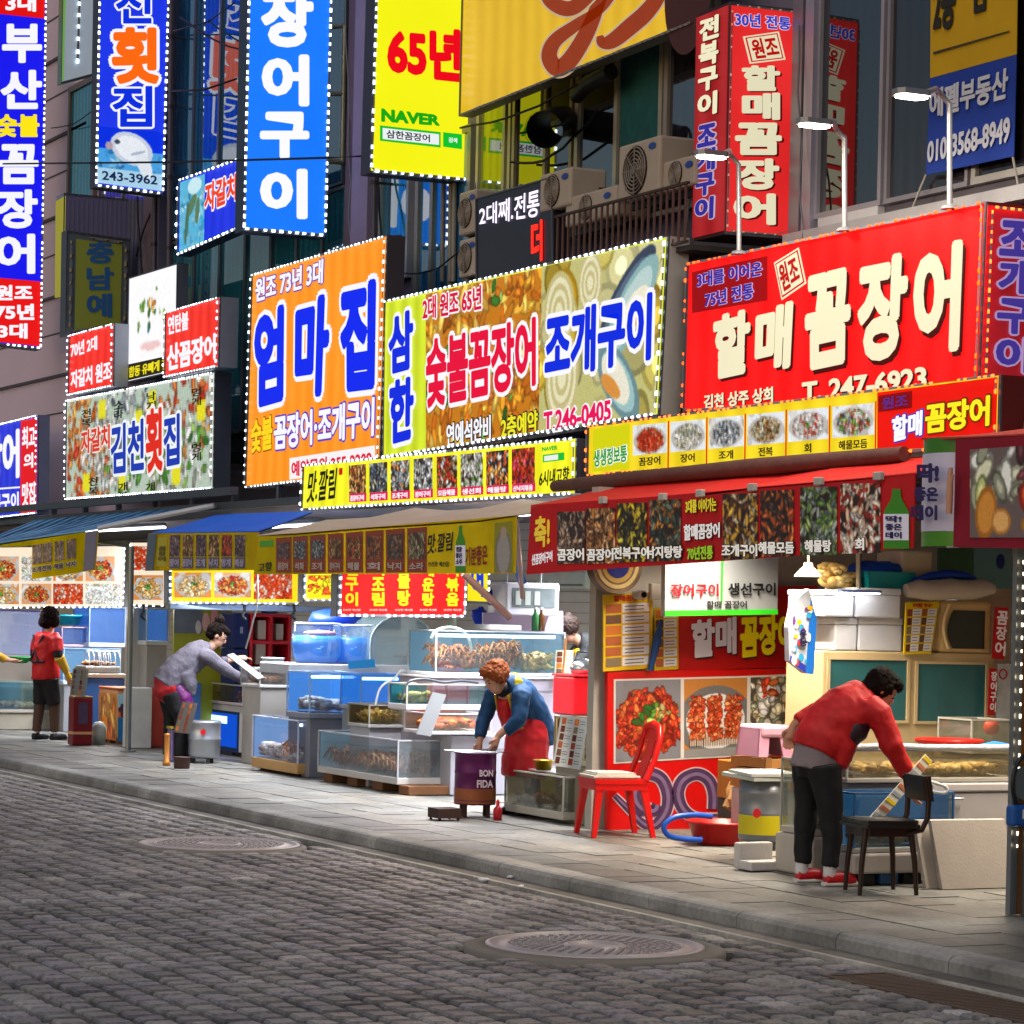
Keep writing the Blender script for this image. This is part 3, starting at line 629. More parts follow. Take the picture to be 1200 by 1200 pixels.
write(t, P, [(173, 480), (193, 476), (193, 552), (173, 556)], '횟', '#e02818', .045, '#f8f0ee', .09, lift=.018); write(t, P, [(194, 488), (213, 484), (213, 544), (194, 548)], '집', '#1838b0', .03, '#eef4f8', .08, lift=.018)
for px, py in ((97, 480), (135, 470), (173, 460), (226, 455), (226, 520), (105, 560), (140, 566), (172, 566)):
    write(t, P, [(px, py), (px+11, py-2), (px+11, py+20), (px, py+22)], ['꼼장어', '전복', '멍게', '해삼', '개불', '낙지', '조개', '소라'][int(px) % 8], '#1a1a08', .01, lift=.014, vertical=True)
P = ('y', 10.12)
t = sign('red_sign', 'small red lit sign reading 70년 2대 자갈치 원조 at the left of the collage sign top', P, [(82, 394), (134, 380), (133, 452), (81, 463)], .17, '#f02010', case='#9aa0b0', border=LEDW, step=.085, br=.018)
write(t, P, [(84, 402), (115, 393), (115, 410), (84, 420)], '70년 2대', WH, .03); write(t, P, [(84, 435), (131, 422), (131, 446), (84, 456)], '자갈치 원조', WH, .035)
P = ('y', 10.32)
t = sign('picture_sign', 'white lit sign with a plate picture and a yellow lettered strip below', P, [(152, 327), (208, 310), (206, 434), (150, 447)], .12, '#f8f8fc', emit=1.0, evar=.02, case='#5a6070')
def st_dish(p, r): p.a[:] = hx('#fdfdff'); p.pile(.5, .42, .38, .3, 16, .05, GRN+['#2a5a70', '#3a8a60'], r, 1.6); p.pile(.5, .3, .12, .08, 7, .05, ['#e08020', '#f0b020', '#204a80'], r); p.ell(.5, .84, .4, .06, '#f0c8c8')
picture(t, P, [(155, 334), (203, 319), (202, 415), (153, 424)], st_dish, 11, 46)
patch(t, P, [(151, 427), (206, 415), (206, 433), (150, 446)], '#2a2408', .6); write(t, P, [(153, 430), (205, 418), (205, 431), (152, 443)], '합동 유빼게 전문', '#f0e020', .025, lift=.014)
P = ('y', 10.08)
t = sign('red_sign', 'small red lit sign reading 연탄불 산꼼장어 beside the white plate picture', P, [(195, 367), (258, 349), (256, 429), (194, 442)], .2, '#f02410', case='#8a90a0', border=LEDW, step=.085, br=.018)
write(t, P, [(198, 371), (222, 364), (222, 386), (198, 393)], '연탄불', WH, .03); write(t, P, [(197, 404), (254, 390), (254, 421), (197, 436)], '산꼼장어', WH, .045)
P = ('y', 10.1)
t = sign('corner_sign', 'blue and red lit sign at the left edge reading 최고의 맛집', P, [(-34, 506), (45, 487), (44, 601), (-34, 610)], .14, '#1428d0', case='#7a80a0', border=LEDW, step=.08, br=.018)
patch(t, P, [(25, 493), (44, 489), (43, 600), (24, 603)], '#e8101c', .9); patch(t, P, [(-32, 574), (24, 570), (24, 572), (-32, 576)], WH, .9, .010)
write(t, P, [(-18, 512), (24, 502), (24, 560), (-18, 566)], '장어', WH, .05); write(t, P, [(-18, 580), (23, 576), (23, 597), (-18, 602)], '전복구이', WH, .03)
write(t, P, [(27, 501), (42, 498), (42, 524), (27, 527)], '최고', WH, .03, lift=.012); write(t, P, [(29, 532), (40, 530), (40, 548), (29, 550)], '의', WH, .03, lift=.012); write(t, P, [(27, 566), (42, 564), (42, 592), (27, 594)], '맛집', WH, .03, lift=.012)
# --- hanging blade signs
def plane_x(px, py, y): return ('x', onY(px, py, y).x)
P = plane_x(25, 405, 10.3)
t = sign('blade_sign', 'tall blue blade sign at the left edge reading 부산 숯불 꼼장어', P, [(-3, -60), (54, -55), (47, 408), (-9, 402)], .22, '#0a0af0', emit=.9, evar=.1, case='#3a3a50', border=LEDW, step=.075, br=.02, sides='trb')
patch(t, P, [(-3, -58), (53, -53), (52.2, 22), (-4, 16)], '#e81010', .9); patch(t, P, [(-7, 325), (48.5, 330), (47, 406), (-8, 400)], '#f01818', .9)
for s_, q, c in (('3대', (6, -8, 42, 14), WH), ('부', (2, 28, 49, 74), WH), ('산', (0, 82, 49, 128), WH), ('숯불', (-5, 134, 46, 161), '#ffe818'), ('꼼', (-2, 169, 45, 216), WH), ('장', (-4, 222, 44, 268), WH), ('어', (-6, 274, 41, 321), WH), ('원조', (-6, 334, 38, 352), WH), ('75년', (-7, 356, 40, 375), WH), ('3대', (-3, 379, 32, 397), WH)):
    write(t, P, q, s_, c, .045)
P = plane_x(92, 90, 10.55)
t = sign('light_box', 'pale translucent blade sign with green edge beside the fish sign', P, [(75, -60), (113, -56), (109, 86), (72, 96)], .16, '#98a4b0', emit=.45, case='#6a8a5a')
patch(t, P, [(75, -58), (78, -58), (74.5, 94), (72.5, 95)], '#78b848', .7)
bulbs(t, P, [(93, -55), (94, -55), (90, 80), (89, 80)], LEDW, .14, .035, sides='r', emit=3)
P = plane_x(150, 222, 10.3)
t = sign('blade_sign', 'blue blade sign with a white fish picture and orange 횟 lettering', P, [(117, -60), (198, -52), (190, 227), (112, 217)], .2, '#0a30e8', emit=.9, evar=.15, case='#3a3a50', border=LEDW, step=.085, br=.024)
def st_fish(p, r):
    p.a[:] = hx('#0a30e0'); p.rect(0, .38, 1, 1, '#4aa0e0'); p.pile(.5, .62, .6, .25, 40, .05, ['#7ac0f0', '#3a90d8', '#a8d8f4', '#5ab0e8'], r, 3.0, .9, False); p.rect(0, .72, 1, 1, '#a8d0e8')
    p.ell(.52, .34, .40, .27, '#e8ecf4', .35, '#c8d0e0'); p.ell(.72, .6, .24, .12, '#dfe6ee', 1.1); p.ell(.3, .24, .05, .04, '#404858'); p.ell(.62, .4, .14, .025, '#a8b4c8', -.3); p.ell(.18, .32, .07, .07, '#b09aa8')
picture(t, P, [(114, 148), (192, 155), (189, 224), (113, 214)], st_fish, 12, 60, lift=.008)
write(t, P, (135, -22, 177, 28), '천', '#0a30e0', .02, WH, .055); write(t, P, (130, 32, 186, 99), '횟', '#ff6a10', .05, WH, .09); write(t, P, (131, 101, 178, 149), '집', '#0a30e0', .02, WH, .06)
write(t, P, [(119, 200), (184, 206), (184, 217), (119, 211)], '243-3962', '#1a2a50', .015, lift=.014)
P = plane_x(335, 272, 10.3)
t = sign('blade_sign', 'bright azure blade sign with white 장어구이 lettering', P, [(292, -60), (388, -52), (380, 276), (285, 268)], .22, '#0a78ff', emit=.95, evar=.12, case='#30405a', border=LEDW, step=.085, br=.024)
for ch, q in (('장', (305, -14, 367, 56)), ('어', (306, 64, 362, 125)), ('구', (304, 131, 362, 186)), ('이', (304, 198, 360, 257))): write(t, P, q, ch, WH, .06, emit=1.0)
MB().tube([onX(384, 32, P[1]-.1), onX(405, 30, P[1]-.1)], .025).tube([onX(404, 30, P[1]-.1), onX(401, 190, P[1]-.1)], .03).tube([onX(381, 110, P[1]-.1), onX(402, 110, P[1]-.1)], .025).tube([onX(379, 188, P[1]-.1), onX(402, 190, P[1]-.1)], .03).build('bracket', mat('#a09a84', .4, .6), t)
P9 = plane_x(490, 206, 10.5)
t = sign('blade_sign', 'bright yellow blade sign with red 65년 and a green search bar', P9, [(442, -60), (560, -52), (550, 211), (434, 200)], .2, '#f4f208', emit=.95, evar=.08, case='#3a3850', border=LEDW, step=.085, br=.022)
write(t, P9, [(453, 27), (540, 35), (540, 97), (453, 88)], '65년', '#f0081c', .055)
write(t, P9, [(446, 127), (515, 135), (515, 148), (446, 143)], 'NAVER', '#10a818', .075)
patch(t, P9, [(445, 147), (516, 155), (516, 173), (445, 165)], '#10c030', .9); patch(t, P9, [(448, 150), (514, 157.5), (514, 170), (448, 163)], '#eef2f4', .95, .010)
write(t, P9, [(452, 152), (503, 158), (503, 167), (452, 162)], '삼한꼼장어', '#20283a', .015, lift=.014)
patch(t, P9, [(519, 155), (541, 157.5), (541, 175), (519, 172)], '#10c830', .9); write(t, P9, [(525, 161), (535, 162), (535, 168), (525, 167)], '검색', WH, .02, lift=.012)
# --- old big yellow sign above the middle windows
P = ('y', 10.5)
t = sign('yellow_sign', 'old unlit yellow sign with huge red brush lettering above the middle windows', P, [(545, -75), (818, -180), (815, 25), (540, 135)], .12, '#e8bc00', emit=.49, case='#7a7468', gloss=.16)  # the unlit face is given a glow to lift its yellow
YSIGN = (t, P)
mb = MB(); c_ = on(P, 808, -12)-Vector((0, .016, 0)); mb.add([c_+Vector((.36*math.cos(a*PI/16), 0, .5*math.sin(a*PI/16))) for a in range(32)], [list(range(32))]); mb.build('emblem_disc', mat('#4a1810', .5), t)
bulbs(t, P, [(545, -75), (818, -180), (815, 26), (540, 136)], '#8a8478', .09, .02, sides='b', emit=0, name='unlit_bulbs')
# --- led display
P = ('y', 10.35)
t = sign('led_display', 'dark scrolling display with pale 2대째 전통 lettering above the shell sign', P, [(559, 234), (647, 209), (648, 335), (560, 352)], .14, '#221a2c', emit=0, case='#2a2430', gloss=.3)
write(t, P, [(563, 242), (634, 221), (633, 254), (563, 265)], '2대째.전통', '#ece4ff', .004, emit=1.1); write(t, P, [(624, 260), (637, 257), (637, 306), (624, 309)], '더', '#ff2410', .03, emit=1.2)
# --- two faced red box sign
P = ('x', onY(852, 140, 10.4).x)
t = sign('box_sign', 'two faced red box sign reading 전복구이 조개구이 and 할매꼼장어 on a wall corner', P, [(856, 6), (932, 15), (926, 277), (850, 271)], .44, '#e40808', emit=.85, evar=.35, case='#3a1a1a', border='#c8b8a0', step=.09, br=.012, bemit=.2)
PN = ('y', 10.385)
MB().slab([on(PN, *p) for p in ((816, 21), (853, 6), (848, 270), (811, 279))], (0, .008, 0)).build('face_panel', mat('#c81018', .4, emit=.55, evar=.35), t)
write(t, PN, [(822, 22), (845, 15), (842, 134), (819, 140)], '전복구이', CRM, .05, shadow='#4a0604', vertical=True); write(t, PN, [(820, 147), (842, 142), (838, 257), (816, 261)], '조개구이', '#3a32a8', .05, '#d8c0d8', .08, vertical=True, emit=.7)
write(t, P, [(860, 14), (925, 21), (925, 36), (860, 31)], '30년 전통', '#3838b8', .025, '#d8c8e0', .06)
stamp(t, P, [(870, 43), (912, 37), (920, 70), (878, 75)], .85)
for ch, q in (('할', (868, 77, 913, 107)), ('매', (868, 109, 913, 141)), ('꼼', (860, 144, 915, 182)), ('장', (861, 186, 912, 223)), ('어', (858, 227, 908, 264))): write(t, P, q, ch, CRM, .06, shadow='#5a0604', emit=.85)
# --- banner
P = ('y', 10.86)
t = thing('banner', 'yellow and blue cloth banner reading 에펠부동산 hung across the upper window', 'banner', on(P, 1140, 60))
MB().slab([on(P, *p) for p in ((1090, 92), (1191, 64), (1188, 183), (1085, 205))], (0, .006, 0)).build('blue_cloth', mat('#1c3c9c', .8, var=.15, scale=3, bump=.2, bscale=8), t)
MB().slab([on(P, *p) for p in ((1091, -60), (1193, -80), (1191, 63.6), (1090, 91.6))], (0, .006, 0)).build('yellow_cloth', mat('#c89c08', .8, var=.15, scale=3, bump=.2, bscale=8), t)
write(t, P, [(1095, -30), (1123, -36), (1120, 32), (1095, 41)], '2층', '#241e08', .04, emit=0); write(t, P, [(1140, -42), (1158, -46), (1157, 12), (1140, 18)], '임', '#241e08', .04, emit=0)
patch(t, P, [(1095, 61), (1184, 36), (1184, 38), (1095, 64)], '#3a3008', 0, .010)
write(t, P, [(1091, 106), (1184, 79), (1182, 116), (1091, 140)], '에펠부동산', '#cfd0dc', .03, emit=0); write(t, P, [(1089, 166), (1186, 136), (1185, 167), (1088, 192)], '010-3568-8949', '#cfd0dc', .035, emit=0)
MB().tube([on(P, 1085, 205), on(('y', 10.9), 1066, 252)], .008).tube([on(P, 1187, 184), on(('y', 10.9), 1193, 216)], .008).build('tie_rope', mat('#b0a8a0', .7), t)
# --- lavender box sign and unlit 충남 sign
P = plane_x(118, 280, 10.62)
t = sign('box_sign', 'faded lavender ribbed box sign with yellow edge behind the unlit blade sign', P, [(76, 228), (160, 236), (158, 345), (74, 345)], .3, '#5c5878', emit=.08, case='#8a90a8')
patch(t, P, [(65, 236), (77, 229), (75, 348), (64, 349)], '#c8c050', .5)
mb = MB()
for k in range(14): a = 80+k*5.5; mb.slab([on(P, a, 234)+Vector((.01, 0, 0)), on(P, a+1.6, 234)+Vector((.01, 0, 0)), on(P, a+.4, 343)+Vector((.01, 0, 0)), on(P, a-1.2, 343)+Vector((.01, 0, 0))], (-.006, 0, 0))
mb.build('ribs', mat('#6a6484', .6), t)
P = plane_x(114, 402, 10.45)
t = sign('blade_sign', 'unlit olive blade sign with blue 충남 lettering and dead bulbs', P, [(79, 272), (151, 282), (149, 382), (77, 392)], .2, '#5c6470', emit=0, case='#4a5060')
patch(t, P, [(89, 280), (143, 287), (141, 379), (87, 388)], '#7e8434', .12, .008)  # slight glow put into the unlit panel
for ch, q in (('충', (101, 283, 133, 309)), ('남', (101, 313, 133, 340)), ('예', (101, 344, 131, 372))): write(t, P, q, ch, '#2a5a94', .04, emit=.05, lift=.014)
bulbs(t, P, [(83, 276), (147, 285), (145, 381), (81, 389)], '#7a6a50', .16, .035, emit=0, name='dead_bulbs')
P = ('y', 10.3)
t = sign('horizontal_sign', 'blue lit sign with an eel picture reading 자갈치 below the azure blade sign', P, [(211, 212), (293, 183), (293, 262), (209, 299)], .15, '#0a2ce8', emit=.85, evar=.15, case='#34405a', border=LEDW, step=.13, br=.024)
def st_eel(p, r): p.a[:] = hx('#58b4d8'); p.pile(.5, .6, .6, .5, 50, .06, ['#8ad0e8', '#3a9ac8', '#b0e0f0', '#4aa8d8'], r, 3, .9, False); p.ell(.5, .38, .24, .1, '#5a7a58', -.6); p.ell(.72, .5, .09, .2, '#5a7a58', .2); p.ell(.3, .62, .07, .3, '#4a6a50', .2); p.ell(.6, .12, .3, .12, '#c8e8f0')
picture(t, P, [(212, 214), (241, 204), (240, 283), (211, 296)], st_eel, 13, 44)
write(t, P, [(242, 215), (279, 203), (279, 234), (241, 250)], '자갈치', '#f04020', .04, WH, .09)
# ================================================================== awnings with printed valances
def sheet(name, pts_front, pts_back, m, parent, th=.012):
    """cloth between a front chain and a back chain of world points"""
    n = len(pts_front); vs = []; M_ = 5
    for j in range(M_+1):
        f = j/M_
        for i in range(n):
            p = pts_front[i].lerp(pts_back[i], f); vs.append(p-Vector((0, 0, .03*math.sin(PI*f)*(1 if i % 2 else .3))))
    N = len(vs); vs = vs+[v-Vector((0, 0, th)) for v in vs]
    fs = [(j*n+i, j*n+i+1, (j+1)*n+i+1, (j+1)*n+i) for j in range(M_) for i in range(n-1)]
    fs += [tuple(N+k for k in f[::-1]) for f in fs]
    fs += [(i, N+i, N+i+1, i+1) for i in range(n-1)]
    return MB().add(vs, fs).build(name, m, parent)
def chain(y, pts): return [onY(px, py, y) for px, py in pts]
def cloth(c, var=.15, emit=0.): return mat(c, .75, var=var, scale=4.0, bump=.25, bscale=9.0, emit=emit)
def backchain(fr, dy, dz, dx=0): return [p+Vector((dx, dy, dz)) for p in fr]
# --- red awning
P = ('y', 9.3)
t = thing('awning', 'red awning with a printed valance of seafood photographs over the right stall', 'awning', onY(850, 600, 9.6))
fr = chain(9.3, [(622, 592), (707, 586), (777, 582), (821, 579), (882, 571), (940, 566), (1000, 561), (1070, 554), (1110, 550)])
sheet('red_cover', fr, backchain(fr, .75, .19), cloth('#d0160c'), t)
V = [(622, 594), (1072, 556), (1070, 642), (617, 673)]
def onv(P, q, lift=.0): return [on(P, *p)+nrm(P)*lift for p in q]
MB().slab(onv(P, V), (0, .01, 0)).build('valance', cloth('#c8141c'), t)
vb = lambda x: 673-(x-617)*(16/270.) if x < 887 else 657-(x-887)*.03
A4E = .16  # glow put into prints and letters for light through the cloth
for i, (a, b, y0, y1, pal, nm) in enumerate([(654, 687, 600, 661, ['#5a4038', '#9a7a64', '#3a2a2a', '#c8a890'], '곰장어'), (688, 722, 596, 661, ['#b8763a', '#d8945a', '#7a4a24', '#e0a878'], '꼼장어'), (724, 759, 590, 659, ['#d8b018', '#3a3a20', '#e0c838', '#5a5a40', '#2a2418'], '전복구이'),
        (762, 799, 586, 658, ['#4a5048', '#6a7060', '#2a3028', '#b8722a'], '낙지탕탕'), (848, 889, 579, 656, ['#3a2418', '#e0a838', '#c8b090', '#6a3a20'], '조개구이'), (892, 931, 575, 653, ['#2a1c1a', '#d07030', '#4a3028', '#a84a20'], '해물모듬'),
        (939, 982, 571, 651, ['#8aa05a', '#5a7a3a', '#a8b0a8', '#6a7470'], '해물탕'), (986, 1033, 567, 649, ['#e8c0a0', '#d8d0c8', '#a83020', '#f0d8c0'], '회')]):
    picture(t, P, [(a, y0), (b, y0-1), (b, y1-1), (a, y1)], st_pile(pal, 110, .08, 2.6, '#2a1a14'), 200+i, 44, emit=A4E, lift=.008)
    wd = 5.2*len(nm); m_ = (a+b)/2+1
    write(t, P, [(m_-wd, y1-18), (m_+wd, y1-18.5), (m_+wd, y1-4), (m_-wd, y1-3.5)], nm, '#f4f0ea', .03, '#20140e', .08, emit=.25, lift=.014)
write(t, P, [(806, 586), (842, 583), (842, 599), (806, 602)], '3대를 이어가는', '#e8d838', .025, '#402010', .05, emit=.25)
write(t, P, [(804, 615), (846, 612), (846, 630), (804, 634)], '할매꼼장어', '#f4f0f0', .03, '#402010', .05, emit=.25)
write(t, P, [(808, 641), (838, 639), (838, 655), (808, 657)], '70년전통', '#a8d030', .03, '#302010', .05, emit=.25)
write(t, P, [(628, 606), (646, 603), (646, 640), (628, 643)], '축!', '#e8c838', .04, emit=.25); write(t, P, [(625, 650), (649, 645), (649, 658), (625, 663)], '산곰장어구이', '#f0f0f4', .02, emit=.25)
def bottle(parent, P, cx0, y0, y1, wd, txt):
    h = y1-y0; mb = MB()
    pr = [(.16, 0), (.18, .12), (.24, .2), (.44, .34), (.5, .42), (.5, 1)]
    mb.add([on(P, cx0-wd*a, y0+h*b)+nrm(P)*.010 for a, b in pr]+[on(P, cx0+wd*a, y0+h*b)+nrm(P)*.010 for a, b in pr[::-1]], [list(range(12))])
    mb.build('bottle_print', mat('#3c8418', .4, emit=.08), parent)
    q = [(cx0-wd*.49, y0+h*.42), (cx0+wd*.49, y0+h*.42), (cx0+wd*.49, y0+h*.86), (cx0-wd*.49, y0+h*.86)]
    patch(parent, P, q, '#dcd8e8', .12, .013, 'bottle_label')
    for i, s_ in enumerate(txt):
        write(parent, P, [(cx0-wd*.38, y0+h*(.45+i*.135)), (cx0+wd*.25, y0+h*(.45+i*.135)), (cx0+wd*.25, y0+h*(.56+i*.135)), (cx0-wd*.38, y0+h*(.56+i*.135))], s_, '#2c2058', .04, emit=.05, lift=.017)
bottle(t, P, 1052, 573, 643, 30, ['딱!', '좋은', '데이'])
mb = MB()
for px, py in ((707, 587), (777, 583), (821, 579), (882, 572), (960, 565), (1030, 559)): c = onY(px, py, 9.28); mb = MB().bbox(c.x-.04, c.x+.04, 9.26, 9.295, c.z-.02, c.z+.03, .006); mb.build('clip', mat('#b8b4ac', .5), t)
t = tag(MB().tube([onY(x, y, 9.95)+Vector((0, 0, .0)) for x, y in ((650, 570), (720, 563), (800, 555), (880, 548), (960, 541), (1060, 532))], [.045, .06, .055, .065, .06, .05], 10).build('rolled_tarpaulin', mat('#5a3a34', .75, var=.3, bump=.5, bscale=14)), 'rolled brown tarpaulin lying along the back of the red awning', 'tarpaulin')
# --- crimson awning at the right edge
P = ('y', 9.0)
t = thing('awning', 'crimson awning at the right edge with a food photograph and a bottle print', 'awning', onY(1150, 500, 9.3))
fr = chain(9.0, [(1080, 513), (1122, 512), (1170, 510), (1230, 506), (1290, 502)])
sheet('red_cover', fr, backchain(fr, .8, .10, -.05), cloth('#b83a2c'), t)
MB().slab(onv(P, [(1120, 514), (1290, 506), (1290, 645), (1117, 641)]), (0, .01, 0)).build('valance', cloth('#8a0c28'), t)
def st_food(p, r):
    p.a[:] = hx('#6a5a58'); p.pile(.3, .3, .4, .3, 20, .13, ['#d8d8b8', '#b8c078', '#e8e8e0', '#a8a890'], r, 2); p.pile(.75, .25, .3, .25, 12, .1, ['#6a3038', '#e0d0c8'], r, 2)
    p.ell(.75, .55, .24, .2, '#c83818', 0, '#8a2010'); p.ell(.72, .52, .14, .1, '#e05828'); p.ell(.2, .72, .2, .3, '#d89038', .2, '#a86820'); p.ell(.38, .82, .18, .15, '#e8b068', 0, '#b87830'); p.ell(.8, .86, .28, .12, '#d8983c', 0, '#a06a20')
picture(t, P, [(1138, 527), (1236, 520), (1236, 630), (1138, 630)], st_food, 31, 60, emit=.12, lift=.008)  # print glows faintly, as if lit through the valance
c = onY(1094, 576, 9.0); top, bot = onY(1094, 513, 9.0).z, onY(1094, 640, 9.0).z; lo, hi_ = onY(1091, 623, 9.0).z, onY(1094, 531, 9.0).z
xl, xr = onY(1068, 600, 9.0).x, onY(1119, 600, 9.0).x; rr = (xr-xl)/2; cxx = (xl+xr)/2
def arc(z0, z1, r, name, m):                              # the printed cloth is rolled back in a half round here
    vs = [(cxx+r*math.sin(a), 9.0+.12-r*.6*math.cos(a), z) for z in (z0, z1) for a in [(-PI/2+PI*i/14) for i in range(15)]]
    return MB().add(vs, [(i, i+1, 16+i, 15+i) for i in range(14)], True).build(name, m, t)
arc(bot, lo, rr, 'bottle_print', mat('#4a8a1c', .35)); arc(lo+.002, hi_, rr+.004, 'bottle_label', mat('#cfc8e0', .5)); arc(hi_+.002, top, rr, 'bottle_print', mat('#3c7818', .35))
P = ('y', 8.935)
for q, s_, b_ in (((1078, 543, 1104, 566), '딱!', .06), ((1075, 571, 1103, 588), '좋은', .05), ((1071, 592, 1102, 610), '데이', .05)): write(t, P, q, s_, '#34205c', b_, emit=0, lift=.02)
mb = MB(); h0 = onY(1112, 602, 8.93); mb.tube([h0, onY(1113, 575, 8.93), onY(1114, 548, 8.93)], [.018, .02, .012], 8); mb.tube([onY(1113, 575, 8.93), onY(1117, 556, 8.93)], [.012, .007], 6); mb.build('hand_print', mat('#c08a70', .6), t)
# --- beige awning
P = ('y', 9.3)
t = thing('awning', 'beige scalloped awning with an olive printed valance over the middle tanks', 'awning', onY(450, 610, 9.6))
fr = chain(9.3, [(302, 627), (350, 625), (400, 621), (437, 618), (473, 616), (520, 613), (562, 610), (595, 605), (621, 601)])
bk = [p+Vector((0, .7, .17+(.05 if i in (2, 5, 7) else 0))) for i, p in enumerate(fr)]
sheet('beige_cover', fr, bk, cloth('#c8b4a4'), t)
MB().quad(*onv(P, [(304, 628), (606, 604), (605, 672), (297, 673)])).build('valance', mtrans('#d0b820'), t)
ym = lambda x: 630-(x-304)*.075
for i, (a, b, pal) in enumerate([(324, 342, PUR), (344, 361, GRY), (364, 382, GRY), (385, 403, BRN), (406, 426, BRN+RED[:2]), (429, 450, ['#b06038', '#8a4a30', '#a87050']), (453, 475, ['#6a5a54', '#4a4444', '#9a6a50']), (478, 501, ['#8a8060', '#6a6a48', '#a89a78'])]):
    patch(t, P, [(a, ym(a)+2), (b, ym(b)+2), (b, 671), (a, 671)], '#8a3a24', .05, .006)
    picture(t, P, [(a+2, ym(a)+8), (b-2, ym(b)+8), (b-2, 655), (a+2, 655)], st_pile(pal, 50, .10, 2.4, '#4a3028'), 230+i, 30, emit=.06, lift=.009)  # faint added glow stands for light behind these prints
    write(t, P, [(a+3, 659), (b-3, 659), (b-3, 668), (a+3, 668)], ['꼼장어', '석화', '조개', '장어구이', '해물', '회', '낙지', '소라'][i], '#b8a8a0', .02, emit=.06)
write(t, P, [(504, 626), (533, 623), (531, 645), (502, 650)], '맛.깔림', '#1a1a08', .015, emit=0); write(t, P, [(503, 658), (528, 658), (528, 664), (503, 664)], '신선한 해산물', '#2a2a10', .01, emit=0)
bottle(t, P, 541, 616, 671, 12, ['참', '좋은', '소주']); write(t, P, [(547, 642), (573, 638), (573, 662), (547, 664)], '기분좋은', '#8a2a14', .03, emit=0)
write(t, P, [(304, 660), (320, 658), (320, 669), (304, 671)], '고향', '#1a1a08', .02, emit=0); patch(t, P, [(305, 634), (321, 633), (321, 640), (305, 641)], '#4a9a28', .05)
def st_veil(p, r): p.a[:] = hx('#8a8410'); p.ell(.5, .62, .36, .5, '#9a9490', 0, '#7a7468'); p.ell(.5, .2, .14, .12, '#a89080')
picture(t, P, [(581, 613), (602, 611), (602, 671), (580, 671)], st_veil, 33, 30, emit=.06)
MB().tube([onY(605, 606, 9.32), onY(612, 700, 10.6)], .02).build('stay', mat('#6a4a3a', .6), t)
# --- blue awning and striped blue awning
t = thing('awning', 'plain bright blue awning between the striped and beige awnings', 'awning', onY(250, 610, 9.6))
fr = chain(9.35, [(178, 624), (210, 623.5), (240, 623), (270, 622.5), (304, 622)])
sheet('blue_cover', fr, [onY(px, py, 10.0) for px, py in ((250, 604), (275, 602), (305, 601), (336, 600), (368, 599))], cloth('#1c6cec'), t)
P = ('y', 9.35)
MB().quad(*onv(P, [(174, 625), (304, 623), (300, 668), (170, 669)])).build('valance', mtrans('#c8a820'), t)
patch(t, P, [(174, 626), (184, 626), (180, 668), (171, 668)], '#4a5a6a', .05)
for i, a in enumerate((200, 215.5, 231, 246, 261, 276.5)):
    picture(t, P, [(a, 627), (a+12, 627), (a+11.5, 652), (a-.5, 652)], st_pile([PUR, BRN, PUR, BRN, RED[:3], PUR][i], 40, .13, 2.2, '#2a1a1a'), 250+i, 24, emit=.05)  # small glow added to the print for backlit cloth
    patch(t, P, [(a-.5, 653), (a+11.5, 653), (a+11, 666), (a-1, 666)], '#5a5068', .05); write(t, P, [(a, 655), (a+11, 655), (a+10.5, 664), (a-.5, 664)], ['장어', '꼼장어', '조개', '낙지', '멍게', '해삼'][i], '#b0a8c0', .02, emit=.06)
patch(t, P, [(186, 629), (197, 629), (196, 664), (184, 664)], '#a89a10', .06); write(t, P, [(187, 640), (196, 640), (195, 658), (186, 658)], '꼼장어', '#5a4a10', .02, emit=0, vertical=True)
t = thing('awning', 'long blue striped awning with a yellow valance at the far left', 'awning', onY(60, 620, 9.6))
fr = chain(9.3, [(-60, 648), (-10, 637), (30, 631), (75, 625), (118, 619)]); bk = [onY(px, py, 10.15) for px, py in ((40, 610), (90, 605), (140, 601), (195, 597), (252, 592))]
sheet('striped_cover', fr, bk, cloth('#78b4e4', .1), t)
mb = MB()
for i in range(4):
    for k in range(4):
        f = (k+.3)/4; a = fr[i].lerp(fr[i+1], f); a2 = fr[i].lerp(fr[i+1], f+.1); b = bk[i].lerp(bk[i+1], f); b2 = bk[i].lerp(bk[i+1], f+.1); u = Vector((0, 0, .006))
        md = (a+b)/2-Vector((0, 0, .012)); md2 = (a2+b2)/2-Vector((0, 0, .012)); mb.quad(a+u, a2+u, md2+u, md+u); mb.quad(md+u, md2+u, b2+u, b+u)
mb.build('dark_stripes', mat('#2c6498', .75), t)
MB().tube([fr[-1]+Vector((0, -.02, 0)), bk[-1]], .03).build('roller', mat('#c8ccd4', .4, .3), t)
P = ('y', 9.3)
MB().quad(*onv(P, [(-40, 645), (116, 621), (112, 668), (-40, 690)])).build('valance', mtrans('#e8cc10'), t)
for i, a in enumerate((13, 26, 39, 51, 65, 79)):
    d = -.155*(a-13)
    picture(t, P, [(a, 643+d), (a+11, 641+d), (a+11, 664+d), (a, 666+d)], st_pile(BRN+PUR, 40, .13, 2.2, '#2a1a14'), 260+i, 24, emit=.06)  # print given a little glow, as cloth lit from behind
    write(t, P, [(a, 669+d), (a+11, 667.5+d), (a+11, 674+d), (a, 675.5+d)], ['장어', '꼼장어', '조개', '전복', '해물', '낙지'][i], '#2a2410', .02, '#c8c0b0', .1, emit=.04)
patch(t, P, [(101, 624), (115, 622), (111, 667), (98, 669)], '#6a6478', .05)
MB().tube([fr[-2]+Vector((0, .03, -.05)), onX(150, 640, -29.0)], .02).build('stay', mat('#8a8c90', .4, .5), t)
